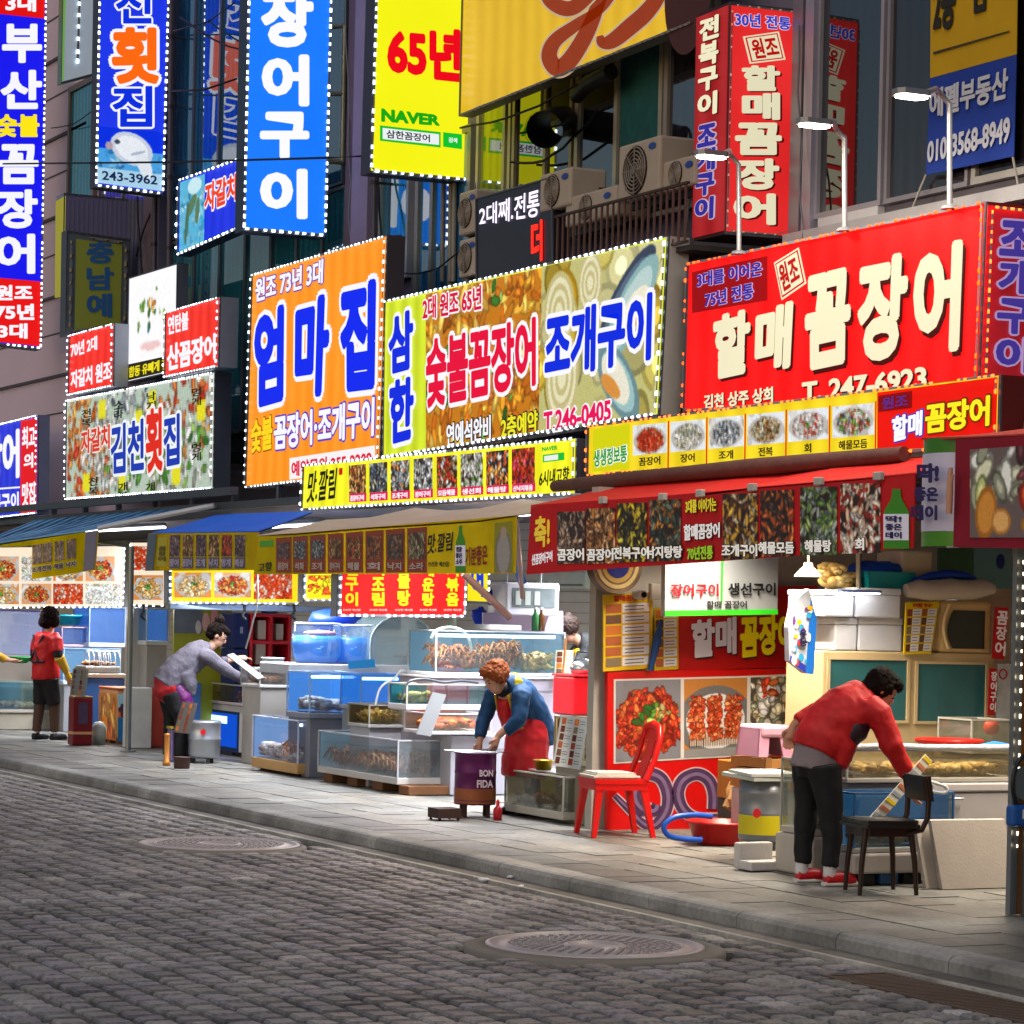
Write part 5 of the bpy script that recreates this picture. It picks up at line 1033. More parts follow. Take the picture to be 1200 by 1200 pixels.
# held and leaning menu cards
a, b = onX(266, 769, -26.3), onX(302, 797, -26.2)
t = thing('menu_card', 'long white menu card held by the woman in grey over the trays', 'menu card', a)
MB().slab([a, a+Vector((0, .07, .02)), b+Vector((0, .07, .02)), b], (.012, -.004, .012)).build('card', mat('#b0b0b0', .5, var=.2, scale=9), t)
def cardmenu(label, P, q, bg, cols, rows, seed, yellow=None, th=.012, head=None, group=None):
    t = thing('menu_card', label, 'menu card', on(P, *q[3]), group); r = random.Random(seed)
    MB().slab(onv(P, q), nrm(P)*-th).build('card', mat(bg, .5, var=.06), t)
    def at(u, v): return lerp2(lerp2(q[0], q[1], u), lerp2(q[3], q[2], u), v)
    v0 = .12 if head else .03
    if head: write(t, P, [at(.2, .02), at(.8, .02), at(.8, .10), at(.2, .10)], head, '#c02010', .03, emit=0, lift=.004)
    mbs = {}
    for c in range(cols):
        for k in range(rows):
            u0 = .05+c*.93/cols; v1 = v0+(k+.08)*(.96-v0)/rows; v2 = v0+(k+.9)*(.96-v0)/rows; w_ = .9/cols
            col = r.choice(['#8a3a20', '#a85a30', '#6a4a38', '#c8702a', '#5a2a1a', '#7a6a50']); mb = mbs.setdefault(col, MB())
            mb.add([on(P, *p)+nrm(P)*.003 for p in (at(u0, v1), at(u0+w_*.34, v1), at(u0+w_*.34, v2), at(u0, v2))], [(0, 3, 2, 1)])
            if yellow:
                mb = mbs.setdefault('#e8e8ea', MB()); mb.add([on(P, *p)+nrm(P)*.003 for p in (at(u0+w_*.37, v1), at(u0+w_*.97, v1), at(u0+w_*.97, v2), at(u0+w_*.37, v2))], [(0, 3, 2, 1)])
            mb = mbs.setdefault('#5a6068', MB())
            for z in range(2): vv = v1+(v2-v1)*(.3+.4*z); mb.add([on(P, *p)+nrm(P)*.005 for p in (at(u0+w_*.42, vv-.006), at(u0+w_*.85, vv-.006), at(u0+w_*.85, vv+.006), at(u0+w_*.42, vv+.006))], [(0, 3, 2, 1)])
    for col, mb in mbs.items(): mb.build('menu_print', mat(col, .5), t)
    return t
plank('menu_card', 'plain white menu plank leaning against the tray of orange sea squirts', 'menu card', [(507, 811), (523, 814), (505, 863), (488, 860)], ('x', -20.98), .012, mat('#a4a8ac', .5, var=.1))
cardmenu('white menu card with two columns of small pictures leaning on the amber tank', ('x', -18.5), [(658, 838), (690, 842), (680, 902), (648, 897)], '#c4ccd0', 2, 6, 3)
cardmenu('brown laminated menu card leaning on the cabinet with the blue window', ('x', -25.8), [(214, 822), (232, 824), (222, 860), (204, 858)], '#6a6058', 2, 5, 4)
cardmenu('tall laminated menu card standing in the red tin on the far left', ('x', -29.6), [(86, 783), (104, 784), (100, 817), (82, 815)], '#8a8a86', 2, 5, 5)
cardmenu('pale yellow topped price list hung on the right end of the crab tank', ('x', -22.24), [(652, 762), (672, 762), (671, 800), (650, 798)], '#c8d0b8', 1, 5, 6)
tag(MB().tube([onX(663, 748, -22.18), onX(661, 775, -22.18), onX(654, 832, -22.18)], .011).build('broom_stick', mat('#a86a28', .5)), 'wooden stick with a black tip leaning over the price list', 'stick')
# --- stove, trough, bottle, bowl
c = onZ(556, 957); c = Vector((c.x, c.y, 0)); t = thing('drum_stove', 'purple printed drum stove on stubby legs below the woman in the blue hoodie', 'stove', c)
r = .165; h = .40; z0 = .10
MB().lathe([(0, z0), (r, z0), (r, z0+.03), (r+.006, z0+.035), (r, z0+.04), (r, z0+h*.62), (r+.006, z0+h*.64), (r, z0+h*.66), (r, z0+h), (r+.01, z0+h+.01), (r-.01, z0+h+.012), (r-.03, z0+h-.05), (0, z0+h-.06)], c, 28).build('drum', mat('#5a1450', .4, .3, var=.35, scale=5, bump=.05), t)
MB().lathe([(r+.002, z0+.01), (r+.003, z0+.13)], c, 28).build('lower_band', mat('#8a4a24', .5, var=.4, scale=12), t)
for a in (.5, 2.0, 3.6, 5.2): MB().tube([c+Vector((.13*math.cos(a), .13*math.sin(a), 0)), c+Vector((.13*math.cos(a), .13*math.sin(a), z0+.06))], .02, 6).build('leg', mat('#3a1e18', .7), t)
mb = MB()
for k in range(6): mb = MB().tube([c+Vector((-.17+k*.065, -.2, z0+h+.02)), c+Vector((-.17+k*.065, .2, z0+h+.02))], .005, 5); mb.build('grill_bar', STEEL, t)
P = ('x', c.x+r+.004); write(t, P, [(561, 902), (577, 902), (577, 910), (561, 910)], 'BON', '#e8d8e0', .03, emit=0); write(t, P, [(558, 914), (577, 914), (577, 923), (558, 923)], 'FIDA', '#e8d8e0', .03, emit=0)
c = onZ(521, 961); t = thing('fire_trough', 'small rusty trough on the pavement left of the purple stove', 'trough', c); MB().slab([c+Vector(v) for v in ((-.1, -.1, .02), (.1, -.1, .02), (.1, .1, .02), (-.1, .1, .02))], (0, 0, .075)).build('tray', mat('#3c2622', .8, bump=.3), t)
for dx, dy in ((-.08, -.08), (.08, -.08), (.08, .08), (-.08, .08)): MB().tube([c+Vector((dx, dy, 0)), c+Vector((dx, dy, .019))], .012, 6).build('leg', mat('#2a1a18', .8), t)
c = onZ(583, 962); t = thing('sauce_bottle', 'small red plastic bottle beside the purple stove', 'bottle', c); MB().lathe([(0, 0), (.035, 0), (.037, .09), (.014, .12), (0, .12)], c, 14).build('bottle', mat('#b0141c', .35), t); MB().lathe([(.013, .121), (.014, .15), (.006, .17), (0, .17)], c, 10).build('cap', mat('#d8282c', .35), t)
c = onY(637, 900, LT[2]+.12); c.z = LID_Z; tag(MB().lathe([(0, .004), (.062, .004), (.075, .075), (.088, .078), (.086, .085), (.07, .08), (.055, .012), (0, .012)], c, 22).build('brass_bowl', mat('#b8922c', .3, .9)), 'dented brass bowl on the lid of the low murky tank', 'bowl')
c = onY(704, 903, LT[2]+.3); c.z = LID_Z; tag(MB().lathe([(0, .003), (.045, .003), (.045, .11), (.03, .13), (0, .13)], c, 14).build('dark_jar', mat('#1c1c20', .4)), 'black jar on the low murky tank beside the red chair', 'jar')
# --- things behind the middle stall
t = thing('air_conditioner', 'pale wall mounted air conditioner above the tiled wall', 'air conditioner', onY(660, 680, 12.9)); a = onY(634, 690, 13.0); b = onY(692, 668, 13.0)
MB().bbox(a.x, b.x, 12.94, 13.19, a.z, b.z, .03).build('body', mat('#c8d4c4', .4), t); MB().box(a.x+.05, b.x-.05, 12.932, 12.939, a.z+.03, a.z+.05).build('air_slot', mat('#6a746a', .5), t)
y0, y1, z0, z1 = faceX(-23.1, 593, 656, 721, 684)
t = thing('sterilizer_cabinet', 'white cup cabinet with a glass door hanging above the long crab tank', 'cabinet', (-23.3, (y0+y1)/2, z0))
MB().bbox(-23.5, -23.1, y0, y1, z0, z1, .015).build('body', mat('#dcdce6', .3), t); MB().box(-23.098, -23.092, y0+.06, y1-.05, z0+.08, z1-.05).build('door_glass', mat('#6a7478', .1, var=.5, scale=10, spec=.8), t)
for k in range(3): MB().bbox(-23.091, -23.086, y0+.09+k*.10, y0+.15+k*.10, z0+.10, z1-.08, .002).build('cup_stack', mat('#b8c0bc', .4), t)
MB().tube([(-23.3, y0+.1, z1), (-23.3, y0+.1, 2.6)], .01).tube([(-23.3, y1-.1, z1), (-23.3, y1-.1, 2.6)], .01).build('hanger', ALU, t)
tag(MB().slab(onv(('x', -23.3), [(566, 718), (660, 716), (660, 745), (566, 745)]), (-.02, 0, 0)).build('splash_panel', mat('#b8a0bc', .3, var=.15)), 'mauve splash panel behind the long crab tank', 'panel')
tag(MB().tube([onX(543, 672, -22.2), onX(598, 724, -22.2)], .035, 8).build('brace_pole', mat('#6a4a40', .7)), 'brown slanting pole between the red menu box and the cup cabinet', 'pole')
tag(MB().slab(onv(('x', -22.15), [(598, 652), (606, 646), (617, 683), (610, 687)]), (-.03, 0, 0)).build('blue_umbrella', mat('#0a58a8', .5, bump=.3)), 'rolled blue umbrella hanging beside the red valance', 'umbrella')
for i, (px, py, c_, s_) in enumerate([(562, 722, '#0a3ac8', .09), (575, 700, '#1a3a98', .08), (590, 735, '#e8e8ec', .1), (578, 742, '#d8d4d0', .09), (568, 690, '#c8b090', .06), (586, 706, '#3a2a28', .07), (566, 742, '#e0d8c0', .08)]):
    tag(MB().blob(onX(px, py, -23.45), s_*.7, s_*.8, s_, 10, 6, i, .25, rnd).build('plastic_bag', mat(c_, .4, bump=.4, bscale=15)), ['royal blue bag beside the brown slanting pole', 'dark blue bag hanging above the slanting pole', 'white bag bundled under the cup cabinet', 'grey white bag behind the crab tank', 'tan bag near the yellow menu sign', 'black bag behind the brown slanting pole', 'cream bag at the left of the crab tank'][i], 'bag')
d = boxX(-20.75, 672, 706, 838, 791, .4)
t = thing('red_bin', 'red plastic box with a steel kettle on it behind the red board', 'box', (d[1], d[2], d[4])); MB().bbox(d[0], d[1], d[2], d[3], d[4], d[5]-.02, .015).build('body', mat('#c80c18', .35), t); MB().bbox(d[0]-.01, d[1]+.01, d[2]-.01, d[3]+.01, d[5]-.018, d[5], .006).build('lid', mat('#d81420', .35), t)
tag(MB().bbox(d[0], d[1]-.01, d[2]+.01, d[3], .004, d[4]-.003, .01).build('tank_stand', mat('#a8a4b0', .5)), 'pale stand under the red plastic box', 'stand')
c = Vector((d[1]-.18, (d[2]+d[3])/2+.04, d[5]+.004)); t = thing('kettle', 'round steel kettle on the red box', 'kettle', c)
MB().lathe([(0, 0), (.10, 0), (.115, .04), (.10, .10), (.05, .13), (0, .135)], c, 22).build('body', mat('#b8bcc0', .2, .95), t); MB().tube([c+Vector((0, -.09, .1)), c+Vector((0, -.06, .19)), c+Vector((0, .06, .19)), c+Vector((0, .09, .1))], .009).build('handle', mat('#1a1a1c', .5), t); MB().tube([c+Vector((0, .09, .05)), c+Vector((0, .15, .12))], [.02, .01]).build('spout', STEEL, t)
y0, y1, z0, z1 = faceX(-28.0, 292, 342, 786, 720)
t = thing('red_shelf', 'red four compartment shelf with white boxes behind the trays', 'shelf', (-28.2, y0, z0)); th = .035; mb = MB()
mb.box(-28.4, -28.0, y0, y1, z1-th, z1).box(-28.4, -28.0, y0, y1, z0, z0+th).box(-28.4, -28.0, y0, y0+th, z0+th, z1-th).box(-28.4, -28.0, y1-th, y1, z0+th, z1-th).box(-28.4, -27.99, y0+th, y1-th, (z0+z1)/2-.02, (z0+z1)/2+.02).box(-28.4, -27.99, (y0+y1)/2-.02, (y0+y1)/2+.02, z0+th, (z0+z1)/2-.021).box(-28.4, -27.99, (y0+y1)/2-.02, (y0+y1)/2+.02, (z0+z1)/2+.021, z1-th).box(-28.42, -28.4, y0, y1, z0, z1)
mb.build('frame', mat('#d81028', .4), t)
tag(MB().bbox(-28.4, -28.02, y0+.02, y1-.02, .004, z0-.003, .01).build('cupboard', mat('#6a6870', .6)), 'grey cupboard under the red shelf', 'cupboard')
for i, (u, v, w_, h_) in enumerate([(.22, .55, .2, .34), (.66, .55, .18, .28), (.18, .06, .24, .36), (.6, .06, .26, .10)]):
    yy = y0+(y1-y0)*u; zz = z0+th+(z1-z0-2*th)*v+.002
    tag(MB().bbox(-28.28, -28.04, yy, yy+(y1-y0)*w_, zz, zz+(z1-z0)*h_, .006).build('paper_carton', mat('#d8d4c8', .5)), ['white carton in the upper left compartment of the red shelf', 'white carton in the upper right compartment of the red shelf', 'white carton in the lower left compartment of the red shelf', 'low stack of white dishes in the lower right compartment of the red shelf'][i], 'carton')
y0, y1, z0, z1 = faceX(-28.0, 273, 292, 800, 718)
for k in range(3):
    za = .40+(z1-.40)*k/3; zb = .40+(z1-.40)*(k+1)/3-.006
    t = thing('drink_crate', ['bottom navy drink crate left of the red shelf', 'middle navy drink crate left of the red shelf', 'top navy drink crate left of the red shelf'][k], 'crate', (-28.2, y0, za), 'navy drink crates'); MB().bbox(-28.4, -28.0, y0, y1, za, zb, .012).build('crate', mat('#0c2466', .4, bump=.05), t)
    P = ('x', -27.998); pm = (za+zb)/2; MB().bbox(-27.998, -27.994, y0+.10, y1-.10, pm-.03, pm+.04, .001).build('label_plate', mat('#a8b4d0', .5), t)
tag(MB().bbox(-28.4, -28.0, y0, y1, .004, .396, .01).build('crate_base', mat('#3a3c48', .6)), 'dark base under the navy drink crates', 'base')
P = ('x', -28.6); t = thing('door_panel', 'yellow green door panel covered with colourful cut out stickers', 'door', on(P, 240, 870))
MB().slab(onv(P, [(204, 714), (272, 714), (270, 872), (202, 872)]), (-.03, 0, 0)).build('panel', mat('#a0a428', .5, var=.2), t); MB().slab(onv(P, [(204, 714), (237, 714), (237, 742), (204, 742)], .006), (-.005, 0, 0)).build('window_pane', mat('#6a7278', .3, var=.4), t)
for i, (px, py, w_, h_, c_) in enumerate([(241, 729, 9, 22, '#e8b8b0'), (251, 725, 9, 26, '#e8a0a8'), (262, 726, 9, 20, '#5aa0e0'), (250, 740, 7, 9, '#f0c818'), (253, 752, 6, 16, '#8ac0d8'), (261, 752, 8, 26, '#d8dcd4'), (232, 735, 7, 16, '#d8d0c8'), (267, 738, 4, 24, '#8a5a40')]):
    mb = MB(); mb.add([on(P, px+w_/2*math.cos(k*PI/8), py+h_/2*math.sin(k*PI/8))+Vector((.008+i*.0008, 0, 0)) for k in range(16)], [list(range(16))[::-1]]); mb.build('sticker', mat(c_, .5, var=.2, scale=12), t)
# --- far left stall
d = boxX(-30.0, 171, 199, 756, 713, .5)
t, inn = tank('tall blue water tank with a white frame behind the steel post', d, '#6aa8e0', .15, ('#3a80d0', .4, .85), ('#d8dce4', .05), ('#4a98e8', .6), rim='#d8dce8', name='water_tank', cat='fish tank')
tag(MB().bbox(d[0]+.02, d[1]-.02, d[2]+.02, d[3]-.02, .004, d[4]-.003, .006).build('tank_stand', mat('#a8a8a8', .5)), 'grey stand under the tall blue water tank', 'stand')
tag(MB().bbox(-30.45, -30.3, onX(152, 760, -30.3).y, onX(171, 760, -30.3).y, .004, onX(160, 712, -30.3).z, .008).build('tiled_pier', mat('#c8c8c8', .4, var=.1)), 'white tiled pier behind the steel post', 'pier')
d = boxX(-33.2, 104, 148, 758, 712, .7)
t, inn = tank('upper blue plastic wrapped tank beside the steel post', d, '#8ab0e8', .35, ('#2a68c8', .45, .8), ('#c8d0e0', .05), ('#3a80e0', .6), rim='#a8c0e8')
d2 = boxX(-33.2, 74, 142, 800, 760, .7)
t, inn = tank('lower pale blue tank behind the woman in the red vest', (d2[0], d2[1], d2[2], d2[3], .6, d2[5]), '#8ac0e8', .3, ('#5aa8e0', .4, .8), ('#c8d0e0', .05), ('#7ab8f0', .6), rim='#a8c8e8')
tag(MB().bbox(d2[0]+.02, d2[1]-.02, d2[2]+.02, d2[3]-.02, .004, .597, .006).build('tank_stand', mat('#8a8c94', .5)), 'grey stand under the lower pale blue tank', 'stand')
d = boxX(-33.4, 72, 103, 758, 735, .5)
t, inn = tank('small blue tank with a pink rim above the pale blue tank', d, '#7a9ad8', .3, ('#2a50a8', .45, .8), ('#c8a0a8', .03), ('#4a7ad0', .5), rim='#d8b0b8')
tag(MB().lathe([(0, 0), (.13, 0), (.16, .11), (.17, .11), (.165, .13), (.14, .12), (0, .02)], Vector((-33.6, onX(81, 735, -33.6).y, d[5]+.02)), 18).build('teal_basin', mat('#0a9ab0', .4)), 'teal plastic basin on the small blue tank', 'basin')
d = boxX(-34.6, -30, 52, 772, 716, .6)
t, inn = tank('large pale glowing plastic tank at the left edge', d, '#c8d0e8', .5, ('#a8b8e0', .4, .7), ('#b8b0a8', .05), ('#c0c8f0', .75), rim='#6a5ac8')
tag(MB().bbox(d[0]+.02, d[1]-.02, d[2]+.02, d[3]-.02, .004, d[4]-.003, .006).build('tank_stand', mat('#a89c90', .5)), 'beige stand under the large pale glowing tank', 'stand')
d = boxX(-33.75, -30, 72, 858, 799, .6)
t, inn = tank('low murky green tank at the left edge beside the woman in the red vest', (d[0], d[1], d[2], d[3], .22, d[5]), '#8a9a90', .3, ('#4a7a78', .4, .75), ('#b8b0a4', .04), ('#4a8a98', .2), rim='#a8aca0')
heap('pale shellfish in the low murky green tank', inn, 'shell', 'shell', 60, .3, .05, 17)
tag(MB().bbox(d[0]+.02, d[1]-.02, d[2]+.02, d[3]-.02, .004, .217, .008).build('tank_stand', mat('#b0a898', .6)), 'beige plinth under the low murky green tank', 'stand')
d = boxX(-31.3, 98, 150, 812, 790, .6)
t = thing('work_table', 'steel work table with trays left of the steel post', 'table', ((d[0]+d[1])/2, (d[2]+d[3])/2, 0)); MB().bbox(d[0], d[1], d[2], d[3], d[5]-.05, d[5], .008).build('table_top', mat('#a89c8c', .4, .3), t)
MB().bbox(d[0]+.03, d[1]-.03, d[2]+.03, d[3]-.03, .004, d[5]-.053, .01).build('cabinet', mat('#3a6ab0', .5, var=.2), t); TZ = d[5]
a = onX(98, 785, -31.45); b = onX(140, 770, -31.45)
tag(MB().bbox(-31.8, -31.4, a.y, b.y, TZ+.003, TZ+.09, .02).build('seafood_tray', mat('#9a9690', .35, .4)), 'grey tray of seafood on the steel work table', 'tray'); heap('brown shellfish scattered in the grey tray', (-31.78, -31.42, a.y+.02, b.y-.02, TZ+.092, TZ+.2), 'brown', 'shell', 40, .5, .04, 18)
for i in range(2):
    c = Vector((-31.55+.12*i, onX(118+10*i, 770, -31.4).y, TZ+.10)); mb = MB()
    for k in range(5): mb.tube([c+Vector((.1*math.cos(q*PI/8), -.12+k*.06, .17*math.sin(q*PI/8))) for q in range(9)], .006, 5)
    mb.tube([c+Vector((0, -.13, .17)), c+Vector((0, .13, .17))], .006, 5); tag(mb.build('wire_rack', mat('#d8dce0', .3, .5)), ['white wire rack standing on the grey seafood tray', 'second white wire rack leaning behind the steel post'][i], 'rack')
d = box3(115, 137, 175, 872, 806); x0, x1, y0, y1, z0, z1 = d
t = thing('ice_box', 'printed ice box with crab and seafood pictures on a small pallet behind the steel post', 'ice box', ((x0+x1)/2, (y0+y1)/2, 0))
MB().bbox(x0, x1, y0, y1, .075, z1-.03, .008).build('body', mat('#d8a070', .5, var=.2), t); MB().bbox(x0-.01, x1+.01, y0-.01, y1+.01, z1-.028, z1, .008).build('lid', mat('#a8582c', .5), t)
for k in range(3): MB().box(x0+.02+k*(x1-x0-.1)/2, x0+.10+k*(x1-x0-.1)/2, y0+.01, y1-.01, .004, .073).build('pallet_runner', mat('#8a5a34', .8), t)
def st_ice(p, r): p.a[:] = hx('#a8d8e8'); p.rect(0, .3, 1, .62, '#e0785a'); p.pile(.6, .45, .35, .25, 24, .1, RED+['#f0a090'], r, 2); p.rect(0, .66, 1, .8, '#2a80b8'); p.pile(.35, .55, .2, .22, 14, .1, ['#5a3a6a', '#3a2a5a', '#8a4a5a'], r, 2); p.pile(.65, .82, .35, .16, 14, .1, RED, r, 2); p.rect(0, .5, .2, 1, '#1c78b0')
def st_ice2(p, r): p.a[:] = hx('#c8843c'); p.pile(.5, .5, .5, .5, 20, .16, ORG+['#e07820'], r, 3); p.ell(.35, .7, .2, .25, '#e8881c')
PI_ = ('x', x1); picture(t, PI_, [(138, 813), (174, 813), (173, 868), (138, 869)], st_ice, 41, 44, emit=.04, lift=.004); picture(t, ('y', y0), [(116, 812), (136.5, 813), (136.5, 868), (116, 865)], st_ice2, 42, 30, emit=.04, lift=.004)
c = box3(79, 85, 108, 874, 817); x0, x1, y0, y1, z0, z1 = c
t = thing('oil_tin', 'tall red square tin with a laminated card on top at the far left', 'tin', ((x0+x1)/2, (y0+y1)/2, 0)); MB().bbox(x0, x1, y0, y1, .004, z1, .012).build('body', mat('#7a1c24', .35, .3, var=.2), t); MB().box(x0-.002, x1+.002, y0-.002, y1+.002, .13, .16).build('pale_band', mat('#c89a70', .4), t); MB().box(x1+.001, x1+.004, y0+.06, y1-.06, .25, z1-.06).build('label_plate', mat('#4a3a5a', .4, var=.4, scale=12), t); MB().bbox(x0, x1, y0, y1, z1+.001, z1+.012, .003).build('lid', mat('#b88a3c', .3, .6), t)
c = onZ(110, 874); t = thing('gas_can', 'small white canister beside the red tin', 'canister', c); MB().lathe([(0, 0), (.08, 0), (.085, .2), (.05, .26), (0, .27)], c+Vector((-.2, .12, .002)), 14).build('body', mat('#b8c4bc', .4), t)
c = onZ(239, 894); t = thing('steel_keg', 'silver steel drum can with a red badge on the pavement by the blue window', 'drum can', c)
r = .165; MB().lathe([(0, .05), (r*.8, .05), (r*.97, .08), (r, .1), (r, .24), (r+.008, .25), (r, .26), (r, .40), (r+.01, .42), (r, .44), (r-.02, .43), (0, .41)], c, 26).build('body', mat('#a8acb4', .3, .7, bump=.05), t)
for a in (0, 2.1, 4.2): MB().tube([c+Vector((.12*math.cos(a), .12*math.sin(a), 0)), c+Vector((.12*math.cos(a), .12*math.sin(a), .07))], .02, 6).build('leg', mat('#3a3432', .7), t)
P = ('x', c.x+r+.003); mb = MB(); cc = on(P, 238, 858); mb.add([cc+Vector((0, .03*math.cos(k*PI/8), .03*math.sin(k*PI/8))) for k in range(16)], [list(range(16))]); mb.build('badge', mat('#c01820', .4), t)
c = onZ(203, 893); t = thing('tin_box', 'yellow and purple square tin holding tongs beside the steel drum can', 'tin', c); MB().bbox(c.x-.25, c.x-.03, c.y-.02, c.y+.22, .003, .34, .01).build('body', mat('#7a6a9a', .4, .2, var=.35, scale=10), t); MB().bbox(c.x-.26, c.x-.02, c.y-.03, c.y+.23, .342, .37, .006).build('lid', mat('#c8a838', .4, .4), t)
c = onZ(195, 897); tag(MB().lathe([(0, 0), (.04, 0), (.04, .04), (.028, .05), (.028, .3), (.035, .32), (0, .33)], c, 12).build('brass_post', mat('#c8843c', .35, .5)), 'short copper coloured gas bottle beside the bending woman', 'gas bottle')
c = onZ(213, 901); tag(MB().lathe([(0, 0), (.075, 0), (.08, .02), (.08, .11), (.086, .12), (.07, .12), (0, .09)], c, 16).build('small_pot', mat('#4a3430', .6, .3)), 'small dark pot in front of the purple tin', 'pot')

# --- loose clutter of the stalls
def bottle_thing(label, c, r, h, col, cap):
    t = thing('bottle', label, 'bottle', c); MB().lathe([(0, 0), (r, 0), (r, h*.6), (r*.4, h*.78), (r*.38, h*.9), (0, h*.9)], c, 12).build('body', mat(col, .25), t); MB().lathe([(r*.45, h*.9), (r*.45, h), (0, h)], c, 10).build('cap', mat(cap, .4), t)
def tub(label, c, r, h, col, cat='tub'): tag(MB().lathe([(0, 0), (r*.8, 0), (r, h), (r*1.06, h), (r*1.04, h+.012), (r*.92, h), (r*.74, .02), (0, .02)], c, 18).build('plastic_tub', mat(col, .4)), label, cat)
zt_ = onX(585, 741, -22.35).z+.016
for k, (px, lab, col) in enumerate([(530, 'clear bottle standing at the left end on the crab tank rim', '#a8c0b0'), (627, 'green bottle standing on the crab tank rim', '#2a6a3a'), (634, 'brown bottle standing on the crab tank rim', '#5a3414')]): bottle_thing(lab, Vector((-22.9, onX(px, 741, -22.9).y, zt_)), .035, .22, col, '#c8c8c8')
MB_ = MB().bbox(-22.98, -22.6, onX(566, 740, -22.8).y, onX(600, 740, -22.8).y, zt_, zt_+.05, .008); tag(MB_.build('foam_tray', mat('#d8d8d8', .7)), 'flat white foam tray lying across the crab tank rim', 'tray')
tag(MB().tube([onX(px, py, -22.5) for px, py in spl_([(505, 748), (512, 738), (530, 735), (545, 742), (552, 760), (548, 790)])], .014, 6).build('hose', mat('#b8c8c0', .3)), 'pale air hose looping into the crab tank', 'hose')
tag(MB().tube([onX(px, py, -21.9) for px, py in spl_([(470, 820), (478, 800), (498, 796), (520, 800), (540, 798), (560, 800)])], .012, 6).build('hose', mat('#3a4248', .4)), 'dark hose lying along the teal divided tray', 'hose')
tag(MB().tube([onX(px, py, -23.0) for px, py in spl_([(440, 826), (446, 806), (462, 795), (470, 786), (480, 790)])], .011, 6).build('hose', mat('#c8d0d4', .3)), 'white hose hanging over the deep blue tank', 'hose')
for k, (px, py, x, col, lab) in enumerate([(165, 806, -29.4, '#c8c8cc', 'white foam tub lid leaning behind the grey woman'), (186, 806, -29.6, '#b83a2a', 'red and white carton behind the grey woman'), (222, 800, -28.3, '#3a6aa8', 'blue carton in front of the yellow green door')]):
    c = onX(px, py, x); tag(MB().bbox(x-.25, x, c.y-.12, c.y+.14, .004, c.z, .012).build('carton', mat(col, .5, var=.2)), lab, 'carton')
for k in range(3): tag(MB().bbox(-28.3, -28.02, onX(296+15*k, 718, -28).y, onX(308+15*k, 718, -28).y, onX(310, 719, -28).z, onX(310, 719, -28).z+.06+.03*k, .008).build('box', mat(['#b8b0a0', '#1c4a8a', '#c8c4bc'][k], .5)), ['beige box on top of the red shelf', 'blue box on top of the red shelf', 'cream box on top of the red shelf'][k], 'box')
tub('steel bowl on the rim of the upper shallow tray', Vector((-26.5, 10.42, onX(330, 784, -26.2).z+.03)), .12, .07, '#a0a4a8', 'bowl')
tag(MB().tube([onY(x, y, 9.75) for x, y in spl_([(300, 640), (302, 700), (296, 730), (288, 760)])], .009, 6).build('power_cord', mat('#d0d0cc', .4)), 'white cord hanging from the blue awning to the trays', 'cord')
for k, (px, lab) in enumerate([(168, 'black hook hanging under the yellow edged menu box near the hair bun'), (286, 'black hook hanging under the middle of the yellow edged menu box'), (344, 'black hook hanging at the right of the yellow edged menu box')]): tag(MB().tube([onX(px, 708, -27.0), onX(px+1, 716, -27.0), onX(px-2, 722, -27.0), onX(px+2, 726, -27.0)], .016, 6).build('hook', mat('#14141a', .5)), lab, 'hook')
tag(MB().bbox(-27.06, -27.0, onX(199, 711, -27).y, onX(400, 711, -27).y, onX(300, 716, -27).z, onX(300, 709, -27).z, .008).build('steel_beam', mat('#7a8aa0', .35, .6)), 'bluish steel beam below the yellow edged menu box', 'beam')
# ================================================================== right stall: red board, banners, furniture
XB = -18.15
P = ('x', XB)
t = thing('food_board', 'red board with three framed dish photographs and two purple eel pictures', 'board', on(P, 720, 975))
MB().slab(onv(P, [(712, 787), (958, 783), (958, 966), (712, 975)]), (-.05, 0, 0)).build('board', mat('#c80c0c', .35, var=.15, scale=2), t)
def st_redstew(p, r):
    p.a[:] = hx('#7a7c84'); p.pile(.5, .55, .5, .42, 150, .055, RED+['#8a1a0c', '#e86a30', '#c02a12'], r, 2.4); p.pile(.5, .57, .44, .38, 320, .045, RED+['#8a1a0c', '#e86a30', '#c02a12'], r, 2.6); p.pile(.48, .45, .2, .16, 16, .05, GRN+['#3a6a20'], r, 1.8); p.pile(.72, .4, .12, .1, 8, .04, ['#e0d890', '#c8c870'], r, 1.5)
def st_rolls(p, r):
    p.a[:] = hx('#b87a3a'); p.ell(.5, .55, .56, .46, '#d8d8d8', 0, '#6a6a6a'); p.rect(.08, .62, .95, .86, '#c8b8a8')
    for k in range(24): p.rect(.08+k*.037, .72, .09+k*.037, .87, '#3a2a20')
    for c in range(3):
        for k in range(8): p.pile(.2+.29*c, .26+k*.068, .12, .03, 22, .032, ['#e06a38', '#d84a20', '#f0905a', '#b83414'], r, 1.8)
    p.rect(.0, .9, 1, 1, '#8a8a88')
def st_clams(p, r):
    p.a[:] = hx('#4a4238'); p.pile(.5, .5, .66, .66, 190, .07, SEA+['#a89878', '#d8c8a0'], r, 1.4, .45); p.pile(.3, .3, .2, .2, 14, .07, WHT, r, 1.5); p.pile(.3, .15, .15, .1, 8, .05, RED, r)
    for x, y in ((.25, .78), (.7, .4), (.6, .85)): p.ell(x, y, .15, .11, '#d8b888', .2, '#6a4a2c'); p.ell(x, y, .09, .06, '#c89058', .2)
